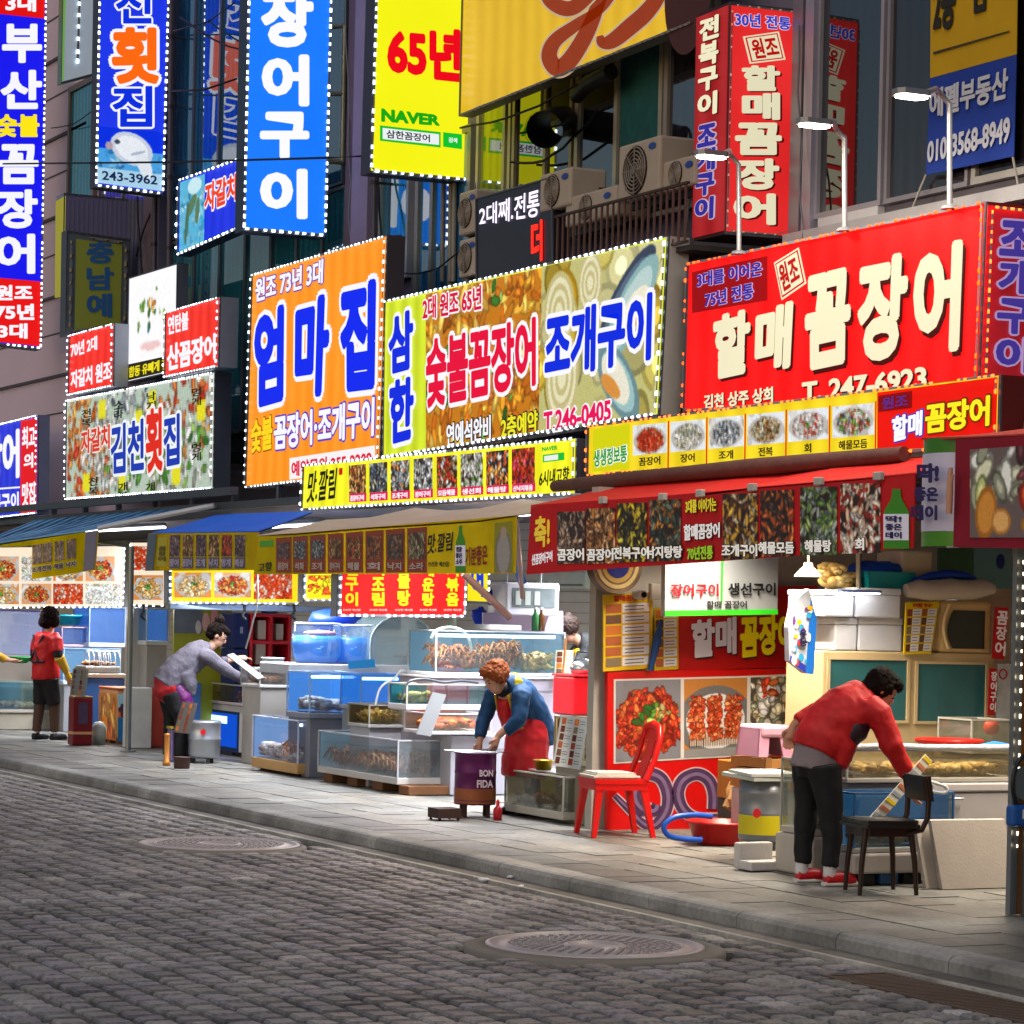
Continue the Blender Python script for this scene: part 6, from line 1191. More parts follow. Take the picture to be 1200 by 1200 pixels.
for q, st, s_ in (([(721, 798), (797, 796), (797, 888), (721, 893)], st_redstew, 51), ([(801, 796), (875, 794), (874, 884), (801, 888)], st_rolls, 52), ([(879, 794), (951, 791), (950, 880), (878, 884)], st_clams, 53)):
    MB().slab(onv(P, [(q[0][0]-2, q[0][1]-2), (q[1][0]+2, q[1][1]-2), (q[2][0]+2, q[2][1]+2), (q[3][0]-2, q[3][1]+2)], .006), (-.005, 0, 0)).build('white_frame', mat('#d8d4d0', .5), t)
    picture(t, P, q, st, s_, 84, emit=.04, lift=.009)
def ribbon(parent, P, pts, ws, m, lift, name):
    mb = MB(); N = nrm(P); L, R = [], []
    for i, (x, y) in enumerate(pts):
        a, b = pts[max(i-1, 0)], pts[min(i+1, len(pts)-1)]; dx, dy = b[0]-a[0], b[1]-a[1]; l = math.hypot(dx, dy) or 1
        L.append((x-dy/l*ws[i], y+dx/l*ws[i])); R.append((x+dy/l*ws[i], y-dx/l*ws[i]))
    n = len(pts); mb.add([on(P, *p)+N*lift for p in L]+[on(P, *p)+N*lift for p in R], [(i, i+1, n+i+1, n+i) for i in range(n-1)]); return mb.build(name, m, parent)
spline = lambda p, k=6: spl_(p, k)
for pts in ([(720, 932), (738, 950), (755, 966), (768, 966), (780, 950), (782, 930), (774, 912), (758, 907), (746, 918), (744, 936), (752, 948), (766, 950), (770, 943)], [(856, 955), (838, 958), (815, 958), (800, 948), (794, 930), (800, 914), (816, 907), (830, 914), (836, 930), (836, 948)]):
    s_ = spline(pts); n = len(s_); w_ = [2+5.2*math.sin(PI*min(1, (i/n)*1.5+.08)*.62) for i in range(n)]
    ribbon(t, P, s_, [a+1.6 for a in w_], mat('#c8a8b0', .5), .004, 'eel_outline'); ribbon(t, P, s_, w_, mat('#4c3458', .4, var=.35, scale=9), .007, 'eel_print'); ribbon(t, P, s_, [a*.3 for a in w_], mat('#7a6488', .4, var=.3, scale=14), .010, 'eel_print')
P2 = ('x', XB-.03)
t = thing('wall_banner', 'red wall banner with white and yellow 할매꼼장어 lettering above the food board', 'banner', on(P2, 870, 786))
MB().slab(onv(P2, [(795, 690), (958, 686), (958, 781), (795, 786)]), (-.03, 0, 0)).build('cloth', mat('#b80c10', .45, var=.15, scale=2), t)
write(t, P2, [(809, 727), (862, 722), (862, 766), (809, 772)], '할매', '#d8d4dc', .05, None, shadow='#3a0808', emit=.08); write(t, P2, [(866, 722), (930, 718), (930, 764), (866, 772)], '꼼장어', '#e8d010', .055, None, shadow='#3a0808', emit=.12)
t = thing('price_board', 'yellow menu board with rows of dish pictures left of the red banner', 'menu board', on(P, 735, 785))
P3 = ('x', XB+.012)
cardmenu('yellow menu board with rows of dish pictures left of the red banner', P3, [(707, 697), (765, 694), (765, 783), (707, 787)], '#d8b010', 1, 6, 8, True, head='할매꼼장어')
bpy.data.objects.remove(t)
cardmenu('narrower yellow menu board tucked behind the blue umbrella', ('x', XB-.02), [(767, 712), (795, 711), (795, 784), (767, 786)], '#d0b418', 1, 6, 9, True)
tag(MB().tube([onX(775, 726, XB+.04), onX(770, 750, XB+.05), onX(762, 786, XB+.04)], [.012, .035, .02], 8).build('umbrella', mat('#0c3c78', .5, bump=.3)), 'rolled navy umbrella hung between the two yellow menu boards', 'umbrella')
P4 = ('x', -17.75)
t = thing('hanging_sign', 'white and green hanging sign with brush lettering 장어구이 and 생선구이', 'sign', on(P4, 845, 665))
MB().slab(onv(P4, [(780, 645), (912, 643), (911, 720), (779, 722)]), (-.06, 0, 0)).build('panel', mat('#a4acb0', .4, var=.05), t)
patch(t, P4, [(779, 715.5), (911, 714), (911, 720), (779, 722)], '#30c820', .35); patch(t, P4, [(845, 645), (847, 645), (846, 706), (844, 706)], '#30c820', .3)
write(t, P4, (785, 684, 841, 699), '장어구이', '#b81828', .03, emit=0); write(t, P4, (852, 683, 908, 698), '생선구이', '#1c1c20', .03, emit=0); write(t, P4, (827, 704, 874, 713), '할매 꼼장어', '#2a2a2c', .02, emit=0)
c = onX(724, 662, XB+.15); t = thing('round_emblem', 'round emblem with a blue centre and gold ring under the red valance', 'emblem', c)
def ring(x, r0, r1, m, name, n=40):
    mb = MB(); vs = [(x, c.y+r*math.cos(2*PI*k/n), c.z+r*math.sin(2*PI*k/n)) for r in (r0, r1) for k in range(n)]; mb.add(vs, [(k, (k+1) % n, n+(k+1) % n, n+k) for k in range(n)]); return mb.build(name, m, t)
mb = MB(); mb.tube([c-Vector((.10, 0, 0)), c-Vector((.003, 0, 0))], .215, 40); mb.build('drum', mat('#6a5a44', .5), t)
ring(c.x, .10, .135, mat('#b89850', .4, .4), 'gold_ring'); ring(c.x+.002, .15, .18, mat('#b8a068', .5, var=.4, scale=60), 'gold_ring'); ring(c.x+.004, .0001, .098, mat('#141c6a', .4, emit=.1), 'blue_centre')
t = thing('camera_box', 'small white security camera beside the pale meter box', 'security camera', onX(752, 697, XB+.05)); c = onX(752, 697, XB+.10); MB().tube([c-Vector((.1, 0, 0)), c+Vector((.03, 0, 0))], .035, 12).build('body', mat('#c8c8c8', .4), t); MB().tube([c+Vector((.031, 0, 0)), c+Vector((.04, 0, 0))], .022, 12).build('lens', mat('#101014', .2), t)
a = onX(761, 703, XB+.03); b = onX(772, 684, XB+.03); tag(MB().bbox(XB+.005, XB+.06, a.y, b.y, a.z, b.z, .008).build('meter_box', mat('#c0bcb0', .4)), 'pale meter box beside the small security camera', 'box')
t = thing('partition_wall', 'plain partition behind the red food board and banner', 'wall', (-18.3, 11.5, 0)); MB().box(-18.34, -18.24, 9.78, 12.99, .0, 2.6).build('wall', mat('#a8a49c', .7, bump=.1), t)
# --- goods on the pavement by the food board
c = onZ(846, 990); c.z = .004; t = thing('basin', 'wide red plastic basin on the pavement below the eel pictures', 'basin', c)
MB().lathe([(0, 0), (.17, 0), (.20, .02), (.245, .15), (.27, .155), (.265, .17), (.235, .165), (.19, .03), (0, .025)], c, 30).build('basin', mat('#a81410', .35), t)
MB().lathe([(.19, .11), (0, .11)], c, 24).build('water', mglass('#6a3028', .4, .15), t)
hp = spline([(834, 957), (812, 955), (790, 958), (778, 968), (783, 979), (800, 983), (822, 984)], 4)
tag(MB().tube([(lambda v: Vector((v.x, v.y, max(v.z, .02))))(onX(px, py, c.x+.12)) for px, py in hp], .02, 8).build('hose', mat('#0a48a8', .4)), 'thick blue hose coming out of the red basin', 'hose')
gp = lambda px, py, z=.0: Vector((onZ(px, py).x, onZ(px, py).y, z))
c = gp(893, 1010); t = thing('foam_box', 'chipped white polystyrene box lying on the pavement under the paint can', 'foam box', c)
d = box3(859, 880, 921, 1022, 990); MB().bbox(d[0], d[1]-.16, d[2], d[3], .004, d[5], .012).build('block', mat('#c4c0bc', .8, bump=.25), t); MB().bbox(d[1]-.158, d[1], d[2], d[3], .004, .065, .01).build('step', mat('#c4c0bc', .8, bump=.25), t)
c = Vector((d[1]-.10, (d[2]+d[3])/2+.02, .068)); PCX = c
c = onZ(893, 1008); c.z = .07; t = thing('steel_keg', 'grey drum can with a yellow label left of the woman in the red jacket', 'drum can', c)
r = .165; MB().lathe([(0, 0), (r*.6, 0), (r*.7, .05), (r*.95, .06), (r, .08), (r, .24), (r+.006, .25), (r, .26), (r, .38), (r+.006, .39), (r, .40), (r, .47), (0, .47)], c, 28).build('body', mat('#80848a', .35, .5, var=.15), t)
MB().lathe([(r+.002, .11), (r+.002, .24)], c, 28).build('yellow_label', mat('#c8b80c', .4), t); P = ('x', c.x+r+.004)
mb = MB(); cc = on(P, 887, 953); mb.add([cc+Vector((0, .032*math.cos(k*PI/8), .032*math.sin(k*PI/8))) for k in range(16)], [list(range(16))]); mb.build('red_badge', mat('#b81820', .4), t)
MB().slab([c+Vector(v) for v in ((-.22, -.2, .49), (.2, -.2, .475), (.2, .2, .475), (-.22, .2, .49))], (0, 0, .025)).build('foam_lid', mat('#b8bcb4', .7, bump=.15), t); MB().slab([c+Vector(v) for v in ((-.18, -.17, .515), (.2, -.22, .505), (.22, .17, .505), (-.16, .2, .515))], (0, 0, .02)).build('foam_lid', mat('#c4c4bc', .7, bump=.15), t)
# sack, crate, carton, stool
mb = MB(); bm = bmesh.new(); bmesh.ops.create_cube(bm, size=1); bmesh.ops.subdivide_edges(bm, edges=list(bm.edges), cuts=5, use_grid_fill=True); r_ = random.Random(5)
for v in bm.verts:
    u = v.co.copy(); k = 1-.35*abs(u.z*2)**3; v.co = Vector((u.x*.22*(1-.5*max(0, u.z)), u.y*.36*(1-.25*u.z*u.z), u.z*.42))+Vector((r_.uniform(-.012, .012), r_.uniform(-.012, .012), r_.uniform(-.012, .012)))
R_ = Matrix.Rotation(-.45, 3, 'X')
bm.verts.ensure_lookup_table(); c = gp(866, 975); mb.add([R_ @ v.co+Vector((-17.1, 10.55, .36)) for v in bm.verts], [[v.index for v in f.verts] for f in bm.faces]); bm.free()
t = thing('paper_sack', 'crumpled brown paper sack with green print leaning behind the red basin', 'sack', (-17.1, 10.55, .1)); mb.build('sack', mat('#9a7448', .75, var=.25, bump=.4, bscale=20), t)
for k in range(3): MB().slab([R_ @ Vector((.113-.03*0, -.10+.05*k, -.12+.03*k))+Vector((-17.1, 10.55, .36)), R_ @ Vector((.113, -.07+.05*k, -.12+.03*k))+Vector((-17.1, 10.55, .36)), R_ @ Vector((.113, -.03+.05*k, .0+.03*k))+Vector((-17.1, 10.55, .36)), R_ @ Vector((.113, -.06+.05*k, .0+.03*k))+Vector((-17.1, 10.55, .36))], (.01, 0, 0)).build('green_print', mat('#4a8a34', .7), t)
y0, y1, z0, z1 = faceX(-17.0, 873, 912, 926, 893); tag(MB().bbox(-17.4, -17.0, y0, y1, .30, z1, .01).build('orange_carton', mat('#b0702c', .6, var=.2)), 'orange brown carton behind the wooden crate', 'carton'); tag(MB().bbox(-17.42, -16.98, y0+.02, y1+.02, .004, .297, .01).build('grey_crate', mat('#4c4844', .7)), 'dark crate under the orange brown carton', 'crate')
y0, y1, z0, z1 = faceX(-16.55, 894, 934, 926, 888); t = thing('wooden_crate', 'slatted wooden crate under the pink stool', 'crate', (-16.8, y0, z0)); mb = MB(); n = 3
for k in range(3): mb = MB(); za = z0+k*(z1-z0)/3; mb.box(-16.56, -16.54, y0, y1, za+.004, za+(z1-z0)/3-.008).box(-17.0, -16.98, y0, y1, za+.004, za+(z1-z0)/3-.008).box(-16.98, -16.561, y0, y0+.02, za+.004, za+(z1-z0)/3-.008).box(-16.98, -16.561, y1-.02, y1, za+.004, za+(z1-z0)/3-.008); mb.build('slats', mat('#a8743c', .7, var=.3, scale=12), t)
MB().box(-16.538, -16.52, y0, y0+.05, z0, z1).box(-16.538, -16.52, y1-.05, y1, z0, z1).build('corner_posts', mat('#8a5c30', .7, var=.3, scale=12), t); MB().box(-16.975, -16.565, y0+.022, y1-.022, z1-.04, z1-.02).build('cover', mat('#6a4a2a', .8), t); CRZ = z1
tag(MB().bbox(-17.0, -16.56, y0+.01, y1-.01, .004, z0-.004, .01).build('foam_box', mat('#b0aca8', .8, bump=.2)), 'white foam box under the slatted wooden crate', 'foam box')
y0, y1, z0, z1 = faceX(-16.6, 889, 930, 886, 850); z0 = CRZ+.004; t = thing('stool', 'pale pink plastic step stool on the wooden crate', 'stool', (-16.8, (y0+y1)/2, z0)); ym, hw = (y0+y1)/2, (y1-y0)/2
for s in (-1, 1):
    MB().slab([(-16.6+.0, ym+s*hw*.45, z0), (-16.6, ym+s*hw, z0), (-16.62, ym+s*hw*.86, z1-.03), (-16.62, ym+s*hw*.3, z1-.09)], (-.02, 0, 0)).build('leg', mat('#c890a8', .4), t); MB().slab([(-16.9, ym+s*hw*.45, z0), (-16.9, ym+s*hw, z0), (-16.88, ym+s*hw*.86, z1-.03), (-16.88, ym+s*hw*.3, z1-.09)], (-.02, 0, 0)).build('leg', mat('#c890a8', .4), t)
    MB().slab([(-16.6, ym+s*hw, z0), (-16.92, ym+s*hw, z0), (-16.9, ym+s*hw*.86, z1-.03), (-16.62, ym+s*hw*.86, z1-.03)], (0, -s*.015, 0)).build('side_panel', mat('#c890a8', .4), t)
MB().bbox(-16.92, -16.6, y0+.02, y1-.02, z1-.09, z1, .025).build('seat', mat('#d0a0b4', .4), t)
# --- red plastic chair
def chair_axes(px, py, turn):
    b = onZ(px, py); a = math.radians(turn); return b, RT*math.cos(a)+FW*math.sin(a), FW*math.cos(a)-RT*math.sin(a)
base, CU, CV = chair_axes(717, 979, 17)
Cp = lambda u, v, z: base+CU*u+CV*v+Vector((0, 0, z))
t = thing('plastic_chair', 'bright red plastic chair with a white cushion on the pavement', 'chair', base); RM = mat('#c80e0a', .32, bump=.05); zt = .42
for u, v in ((-.21, -.20), (.25, -.20), (-.21, .20), (.25, .20)):
    u2, v2 = (-.16 if u < 0 else .17), v*.8; mb = MB(); A = [Cp(u+a*.016, v+b*.02, .0) for a, b in ((-1, -1), (1, -1), (1, 1), (-1, 1))]; B = [Cp(u2+a*.028, v2+b*.03, zt-.02) for a, b in ((-1, -1), (1, -1), (1, 1), (-1, 1))]
    mb.add(A+B, [(3, 2, 1, 0), (4, 5, 6, 7), (0, 1, 5, 4), (1, 2, 6, 5), (2, 3, 7, 6), (3, 0, 4, 7)]); mb.build('leg', RM, t)
rect = lambda u0, u1, v0, v1, z: [Cp(u0, v0, z), Cp(u1, v0, z), Cp(u1, v1, z), Cp(u0, v1, z)]
MB().slab(rect(-.205, .205, -.205, .205, zt-.03), (0, 0, .035)).build('seat', RM, t); MB().slab(rect(-.2, .2, -.2, .2, zt-.075), (0, 0, .043)).build('seat_apron', RM, t)
cu = MB(); n_ = 7
for k in range(4): zz = zt+.006+.012*k; i_ = .012*(k if k > 1 else 1-k); cu.slab(rect(-.21+i_, .15-i_, -.18+i_, .18-i_, zz), (0, 0, .0118))
cu.build('cushion', mat('#c4beb4', .8, bump=.3), t)
bk = lambda v, f: Cp(.19+.12*f+.02*math.sin(PI*f), v, zt+.40*f)
MB().tube([bk(-.19, 0), bk(-.19, .4), bk(-.18, .75), bk(-.14, .96), bk(0, 1.02), bk(.14, .96), bk(.18, .75), bk(.19, .4), bk(.19, 0)], [.024, .022, .024, .028, .03, .028, .024, .022, .024], 8).build('back_frame', RM, t)
mb = MB()
for v0, v1 in ((-.06, .06),):
    for k in range(8): mb.slab([bk(v0*1.3, k/8), bk(v1*1.3, k/8), bk(v1*1.3, (k+1.02)/8), bk(v0*1.3, (k+1.02)/8)], CU*.014)
mb.build('back_splat', RM, t); MB().slab([bk(-.17, .72), bk(.17, .72), bk(.13, .99), bk(-.13, .99)], CU*.016).build('top_rail', RM, t)
# --- the right stall's cupboards and stacked goods
XC = -16.7
y0, y1, z0, z1 = faceX(XC, 962, 1166, 884, 766)
t = thing('cupboard', 'cream cupboard with two frosted teal glass doors behind the woman in the red jacket', 'cupboard', (XC-.3, (y0+y1)/2, 0)); CM = mat('#cfb98e', .4, var=.06)
MB().bbox(XC-.5, XC, y0, y1, .004, z1, .01).build('body', CM, t)
for q in ((970, 774, 1062, 844), (1073, 779, 1154, 845)):
    a0, a1, b0, b1 = faceX(XC, q[0], q[2], q[3], q[1]); MB().box(XC+.001, XC+.008, a0, a1, b0, b1).build('glass_door', mat('#2f6468', .15, var=.3, scale=3, spec=.6, emit=.04), t)
    MB().box(XC+.0085, XC+.022, a0-.025, a0, b0-.02, b1+.02).box(XC+.0085, XC+.022, a1, a1+.025, b0-.02, b1+.02).box(XC+.0085, XC+.022, a0, a1, b0-.02, b0).box(XC+.0085, XC+.022, a0, a1, b1, b1+.02).build('door_frame', CM, t)
CZ = z1
y0, y1, z0, z1 = faceX(XC+.02, 1101, 1164, 766, 705); z0 = CZ+.003; t = thing('oven', 'cream countertop oven with a bowed dark window on the cream cupboard', 'oven', (XC-.2, (y0+y1)/2, z0))
MB().bbox(XC-.42, XC+.02, y0, y1, z0, z1, .03).build('body', mat('#cdb07a', .4), t)
a0, a1, b0, b1 = faceX(XC+.02, 1113, 1154, 760, 716); mb = MB(); mb.add([(XC+.026, a0+.05*(abs(k/4-1))**2-.03, b0+(b1-b0)*k/8) for k in range(9)]+[(XC+.026, a1, b1-(b1-b0)*k/8) for k in range(9)], [list(range(18))[::-1]]); mb.build('window', mat('#2c3430', .12, var=.3, spec=.7), t); MB().tube([(XC+.035, y0+.05*(abs(k/5-1))**2+.02, z0+.03+(z1-z0-.06)*k/10) for k in range(11)], .014, 8).build('handle', mat('#e0cc98', .35), t)
FB = 'white foam boxes stacked on the cream cupboard'
FOAM = mat('#d4d8e0', .7, bump=.12, bscale=40)
xs = XC-.02
def fbox(x1, pxl, pxr, pyb, pyt, dep, label, z0=None):
    y0, y1, za, zb = faceX(x1, pxl, pxr, pyb, pyt); za = za if z0 is None else z0; t = thing('foam_box', label, 'foam box', (x1-dep/2, (y0+y1)/2, za), FB); MB().bbox(x1-dep, x1, y0, y1, za, za+(zb-za)*.78, .012).build('box', FOAM, t); MB().bbox(x1-dep-.004, x1+.004, y0-.004, y1+.004, za+(zb-za)*.785, zb, .01).build('lid', FOAM, t); return zb
za = fbox(xs, 978, 1005, 764, 724, .45, 'lower left white foam box of the stack on the cupboard', CZ+.003); fbox(xs, 1006, 1058, 764, 724, .42, 'lower right white foam box of the stack on the cupboard', CZ+.003)
zb = fbox(xs+.05, 966, 1001, 722, 692, .50, 'upper left white foam box beside the glowing tube', za+.003); fbox(xs+.04, 1003, 1056, 722, 690, .42, 'upper right white foam box under the teal basket', za+.003)
c0, c1 = onX(984, 696, xs+.13), onX(1031, 694, xs+.13); t = thing('tube_lamp', 'glowing white tube lamp in front of the foam boxes', 'lamp', (c0+c1)/2); MB().bbox(c0.x-.03, c0.x+.03, c0.y, c1.y, c0.z+.012, c0.z+.035, .004).build('fitting', mat('#5a6a98', .4), t); MB().tube([c0, c1], .012, 10).build('tube', mat('#ffffff', .4, emit=24.0, var=.01), t)
for f in (.5,): MB().tube([c0.lerp(c1, f)+Vector((0, 0, .03)), c0.lerp(c1, f)+Vector((0, 0, .5))], .006).build('cable', mat('#2a2a2a', .6), t)
y0, y1, z0, z1 = faceX(xs-.05, 1014, 1070, 690, 671); z0 = zb+.004; t = thing('basket', 'teal plastic basket on the upper foam boxes', 'basket', (xs-.2, y0, z0)); mb = MB(); xb0, xb1 = xs-.42, xs-.04
mb.slab([(xb1, y0+.03, z0), (xb1, y1-.03, z0), (xb1+.03, y1, z1), (xb1+.03, y0, z1)], (-.008, 0, 0)).slab([(xb0, y0+.03, z0), (xb0, y1-.03, z0), (xb0-.03, y1, z1), (xb0-.03, y0, z1)], (.008, 0, 0)).slab([(xb0, y0+.03, z0), (xb1, y0+.03, z0), (xb1+.03, y0, z1), (xb0-.03, y0, z1)], (0, .008, 0)).slab([(xb0, y1-.03, z0), (xb1, y1-.03, z0), (xb1+.03, y1, z1), (xb0-.03, y1, z1)], (0, -.008, 0)).box(xb0, xb1, y0+.03, y1-.03, z0, z0+.006); mb.build('basket', mat('#0a8a90', .4), t)
tag(MB().blob((xs-.22, (y0+y1)/2, z1+.0), .18, .22, .08, 14, 7, 0, .2, rnd).build('blue_tarp', mat('#0848b8', .4, bump=.5, bscale=14)), 'bunched blue tarpaulin in the teal basket', 'tarpaulin')
p0, p1 = onX(1062, 692, xs+.03), onX(1164, 690, xs+.03); mb = MB(); mb.tube([p0+(p1-p0)*(k/8)+Vector((0, 0, .008*math.sin(k*2))) for k in range(9)], [.05, .072, .078, .08, .078, .074, .075, .07, .04], 12); t = tag(mb.build('wrapped_parcel', mat('#c4bcb0', .35, bump=.4, bscale=16)), 'long parcel wrapped in white plastic lying across the cream oven', 'parcel')
tag(MB().tube([onX(px, py, xs-.0) for px, py in ((1070, 680), (1090, 675), (1110, 673), (1130, 674), (1143, 678))], [.02, .03, .035, .03, .015], 8).build('blue_tarp', mat('#0a40b0', .4, bump=.4, bscale=14)), 'rolled blue tarpaulin on the white wrapped parcel', 'tarpaulin')
tag(MB().bbox(xs-.4, xs-.05, onX(1062, 670, xs).y, onX(1098, 670, xs).y, onX(1080, 682, xs-.05).z, onX(1080, 645, xs-.05).z, .02).build('cream_carton', mat('#b8b094', .6, var=.12)), 'tall cream carton under the crimson awning', 'carton')
P = ('x', XC-.42); t = thing('notice_board', 'green and pale blue panel with a blue oval badge behind the parcel', 'panel', on(P, 1140, 660)); MB().slab(onv(P, [(1100, 642), (1140, 642), (1140, 684), (1100, 684)]), (-.02, 0, 0)).build('green_pane', mat('#3c6a4a', .3, var=.3), t); MB().slab(onv(P, [(1141, 642), (1186, 642), (1186, 690), (1141, 690)]), (-.02, 0, 0)).build('blue_pane', mat('#6a98a0', .4, var=.1), t)
mb = MB(); mb.add([on(P, 1172+5*math.cos(k*PI/10), 658+9*math.sin(k*PI/10))+Vector((.006, 0, 0)) for k in range(20)], [list(range(20))[::-1]]); mb.build('badge', mat('#0c2470', .4), t)
cardmenu('yellow price card with pictures leaning on the cream oven', ('x', XC+.04), [(1062, 706), (1101, 705), (1091, 766), (1059, 767)], '#e0c010', 2, 5, 14, True, head='메뉴')
for q, s_, lab in (([(1167, 711), (1182, 712), (1177, 773), (1163, 772)], '꼼장어', 'small red vertical sign reading 꼼장어 beside the right post'), ([(1160, 783), (1168, 783), (1166, 838), (1158, 838)], '장어구이', 'narrow red strip sign hanging lower beside the right post')):
    P = ('x', XC+.1); t = thing('strip_sign', lab, 'sign', on(P, *q[0])); MB().slab(onv(P, q), (-.012, 0, 0)).build('panel', mat('#b00c14', .4, emit=.06), t); k = [lerp2(a, ((q[0][0]+q[2][0])/2, (q[0][1]+q[2][1])/2), .12) for a in q]; write(t, P, k, s_, '#e0d4d0', .03, emit=.1, vertical=True)
P = ('x', XC+.1); t = thing('hygiene_poster', 'white poster with a red ring beside the right post', 'poster', on(P, 1175, 800)); MB().slab(onv(P, [(1170, 778), (1186, 778), (1184, 842), (1168, 842)]), (-.01, 0, 0)).build('sheet', mat('#b8bcc4', .5, var=.3, scale=14), t)
c = on(P, 1175, 790); mb = MB(); mb.tube([c+Vector((.006, .035*math.cos(k*PI/10), .035*math.sin(k*PI/10))) for k in range(21)], .006, 5, False); mb.build('red_ring', mat('#a82028', .5), t)
# snack bag, clam net, pendant lamp
P = ('x', -16.45); t = thing('snack_bag', 'hanging blue and white printed bag beside the foam boxes', 'bag', on(P, 940, 705))
q = [(930, 706), (948, 690), (957, 726), (953, 790), (944, 789), (925, 774), (924, 735)]
MB().slab(onv(P, q), (-.06, 0, 0)).build('bag', mat('#b4bccc', .3, bump=.2, var=.3, scale=9), t)
MB().slab(onv(P, [(950, 700), (957, 726), (953, 790), (944, 789)], .003), (-.002, 0, 0)).build('blue_edge', mat('#1c68c0', .3, bump=.2), t)
MB().slab(onv(P, [(926, 768), (944, 780), (944, 789), (925, 775)], .004), (-.002, 0, 0)).build('blue_edge', mat('#2a3aa0', .3), t)
r_ = random.Random(8); mb = {}
for k in range(26):
    c_ = r_.choice(['#d8d4d8', '#c83a20', '#e0a818', '#2a9ac8', '#e8e4e0', '#6a3a80']); cx_, cy_ = r_.uniform(929, 949), r_.uniform(712, 776); m_ = mb.setdefault(c_, MB()); s1, s2 = r_.uniform(1.5, 4), r_.uniform(2, 6)
    m_.add([on(P, cx_+s1*math.cos(a*PI/4), cy_+s2*math.sin(a*PI/4))+Vector((.004+k*.0004, 0, 0)) for a in range(8)], [list(range(8))[::-1]])
for c_, m_ in mb.items(): m_.build('bag_print', mat(c_, .35), t)
write(t, P, [(935, 737), (944, 737), (944, 758), (935, 758)], '우동', '#1c1c40', .05, emit=0, vertical=True, lift=.02)
heap('net of pale shells hanging behind the pendant lamp', (-17.1, -16.8, onX(966, 680, -16.9).y, onX(1003, 680, -16.9).y, onX(980, 691, -16.9).z, onX(980, 655, -16.9).z), 'clam', 'shell', 46, .95, .05, 19)
c = onX(947, 671, -16.4); t = thing('pendant_lamp', 'cream pendant lamp with a lit white underside beside the shell net', 'lamp', c)
MB().lathe([(.10, -.03), (.095, -.018), (.05, .03), (.035, .04), (.03, .07), (0, .072)], c, 24).build('shade', mat('#b8ac88', .4), t); MB().lathe([(.09, -.022), (0, -.02)], c, 20).build('bulb', mat('#fff4d8', .4, emit=6.0, var=.01), t); MB().tube([c+Vector((0, 0, .07)), c+Vector((0, 0, .6))], .008).build('cord', mat('#c8b890', .5), t)
tag(MB().tube([onX(1006, 640, xs-.1), onX(1006, 688, xs-.1)], .02, 8).build('cream_pole', mat('#c0b898', .5)), 'short cream pole behind the teal basket', 'pole')
# --- right stall tanks and cooler
d = boxX(-14.4, 992, 1184, 918, 878, .6); d = (d[0], d[1], d[2], d[3]+.1, d[4], d[5])
t, inn = tank('wide clear tank of golden clams on the white cooler', d, '#c0b898', .16, ('#b8b090', .2, .55), ('#a8a49c', .03), rim='#c8c8c4', divide=2)
heap('golden clams lying in the wide clear tank', inn, 'clam', 'shell', 150, .6, .04, 20); T1 = d
y0, y1 = onX(1094, 940, -14.35).y, d[3]+.05
t = thing('cooler', 'white chest cooler under the right end of the clam tank', 'cooler', (-14.7, (y0+y1)/2, 0)); MB().bbox(-15.0, -14.36, y0, y1, .004, d[4]-.06, .015).build('body', mat('#a8a4a4', .4), t); MB().bbox(-15.01, -14.35, y0-.01, y1+.01, d[4]-.058, d[4]-.003, .01).build('lid', mat('#b4b0b0', .4), t); MB().tube([(-14.35, y0+.12, d[4]-.10), (-14.33, y0+.12, d[4]-.10), (-14.33, y0+.22, d[4]-.10)], .008).build('handle', ALU, t)
tag(MB().bbox(-15.0, -14.42, d[2]+.02, y0-.02, .004, d[4]-.003, .01).build('tank_stand', mat('#8c8a88', .5)), 'grey stand under the left end of the clam tank', 'stand')
d = boxX(-14.05, 1000, 1119, 1000, 928, .30)
t, inn = tank('blue topped tank behind the brown chair on the white foam box', d, '#88a8b0', .18, ('#2a6a98', .3, .92), ('#a8a4a0', .03), ('#2a70a8', .3), rim='#3a70a8')
heap('brown oysters at the bottom of the blue topped tank', inn, 'brown', 'shell', 55, .4, .05, 22)
y0, y1, z0, z1 = faceX(-14.02, 1000, 1095, 1040, 999); t = thing('foam_box', 'white foam box on dark feet under the blue topped tank', 'foam box', (-14.2, y0, 0)); MB().bbox(-14.36, -14.02, y0, y1, .075, d[4]-.003, .015).build('box', mat('#b4aca8', .7, bump=.1), t)
for k in range(3): yy = y0+.05+k*(y1-y0-.25)/2; MB().bbox(-14.3, -14.05, yy, yy+.13, .004, .073, .008).build('foot', mat(['#15181c', '#2c5a8a', '#15181c'][k], .5), t)
d2 = boxX(-14.6, 952, 1002, 1020, 915, .40)
t, inn = tank('pale tank behind the legs of the woman in the red jacket', (d2[0], d2[1], d2[2], d2[3], .26, .74), '#a8b4a8', .3, ('#88a098', .3, .8), ('#b0a8a0', .04), rim='#b8b4ac'); heap('pale shells at the bottom of the tank behind her legs', inn, 'clam', 'shell', 40, .3, .05, 23)
t = thing('foam_box', 'large white foam box under the pale tank behind her legs', 'foam box', (d2[0], d2[2], 0)); MB().bbox(d2[0]-.02, d2[1]+.02, d2[2]-.02, d2[3]+.02, .004, .256, .015).build('box', mat('#b4aca0', .7, bump=.1), t); MB().slab(onv(('x', d2[1]+.023), [(965, 935), (985, 935), (985, 990), (965, 990)]), (-.002, 0, 0)).build('blue_label', mat('#4a90c0', .5, var=.3, scale=10), t)
y0, y1, z0, z1 = faceX(-13.75, 1098, 1182, 1047, 962)
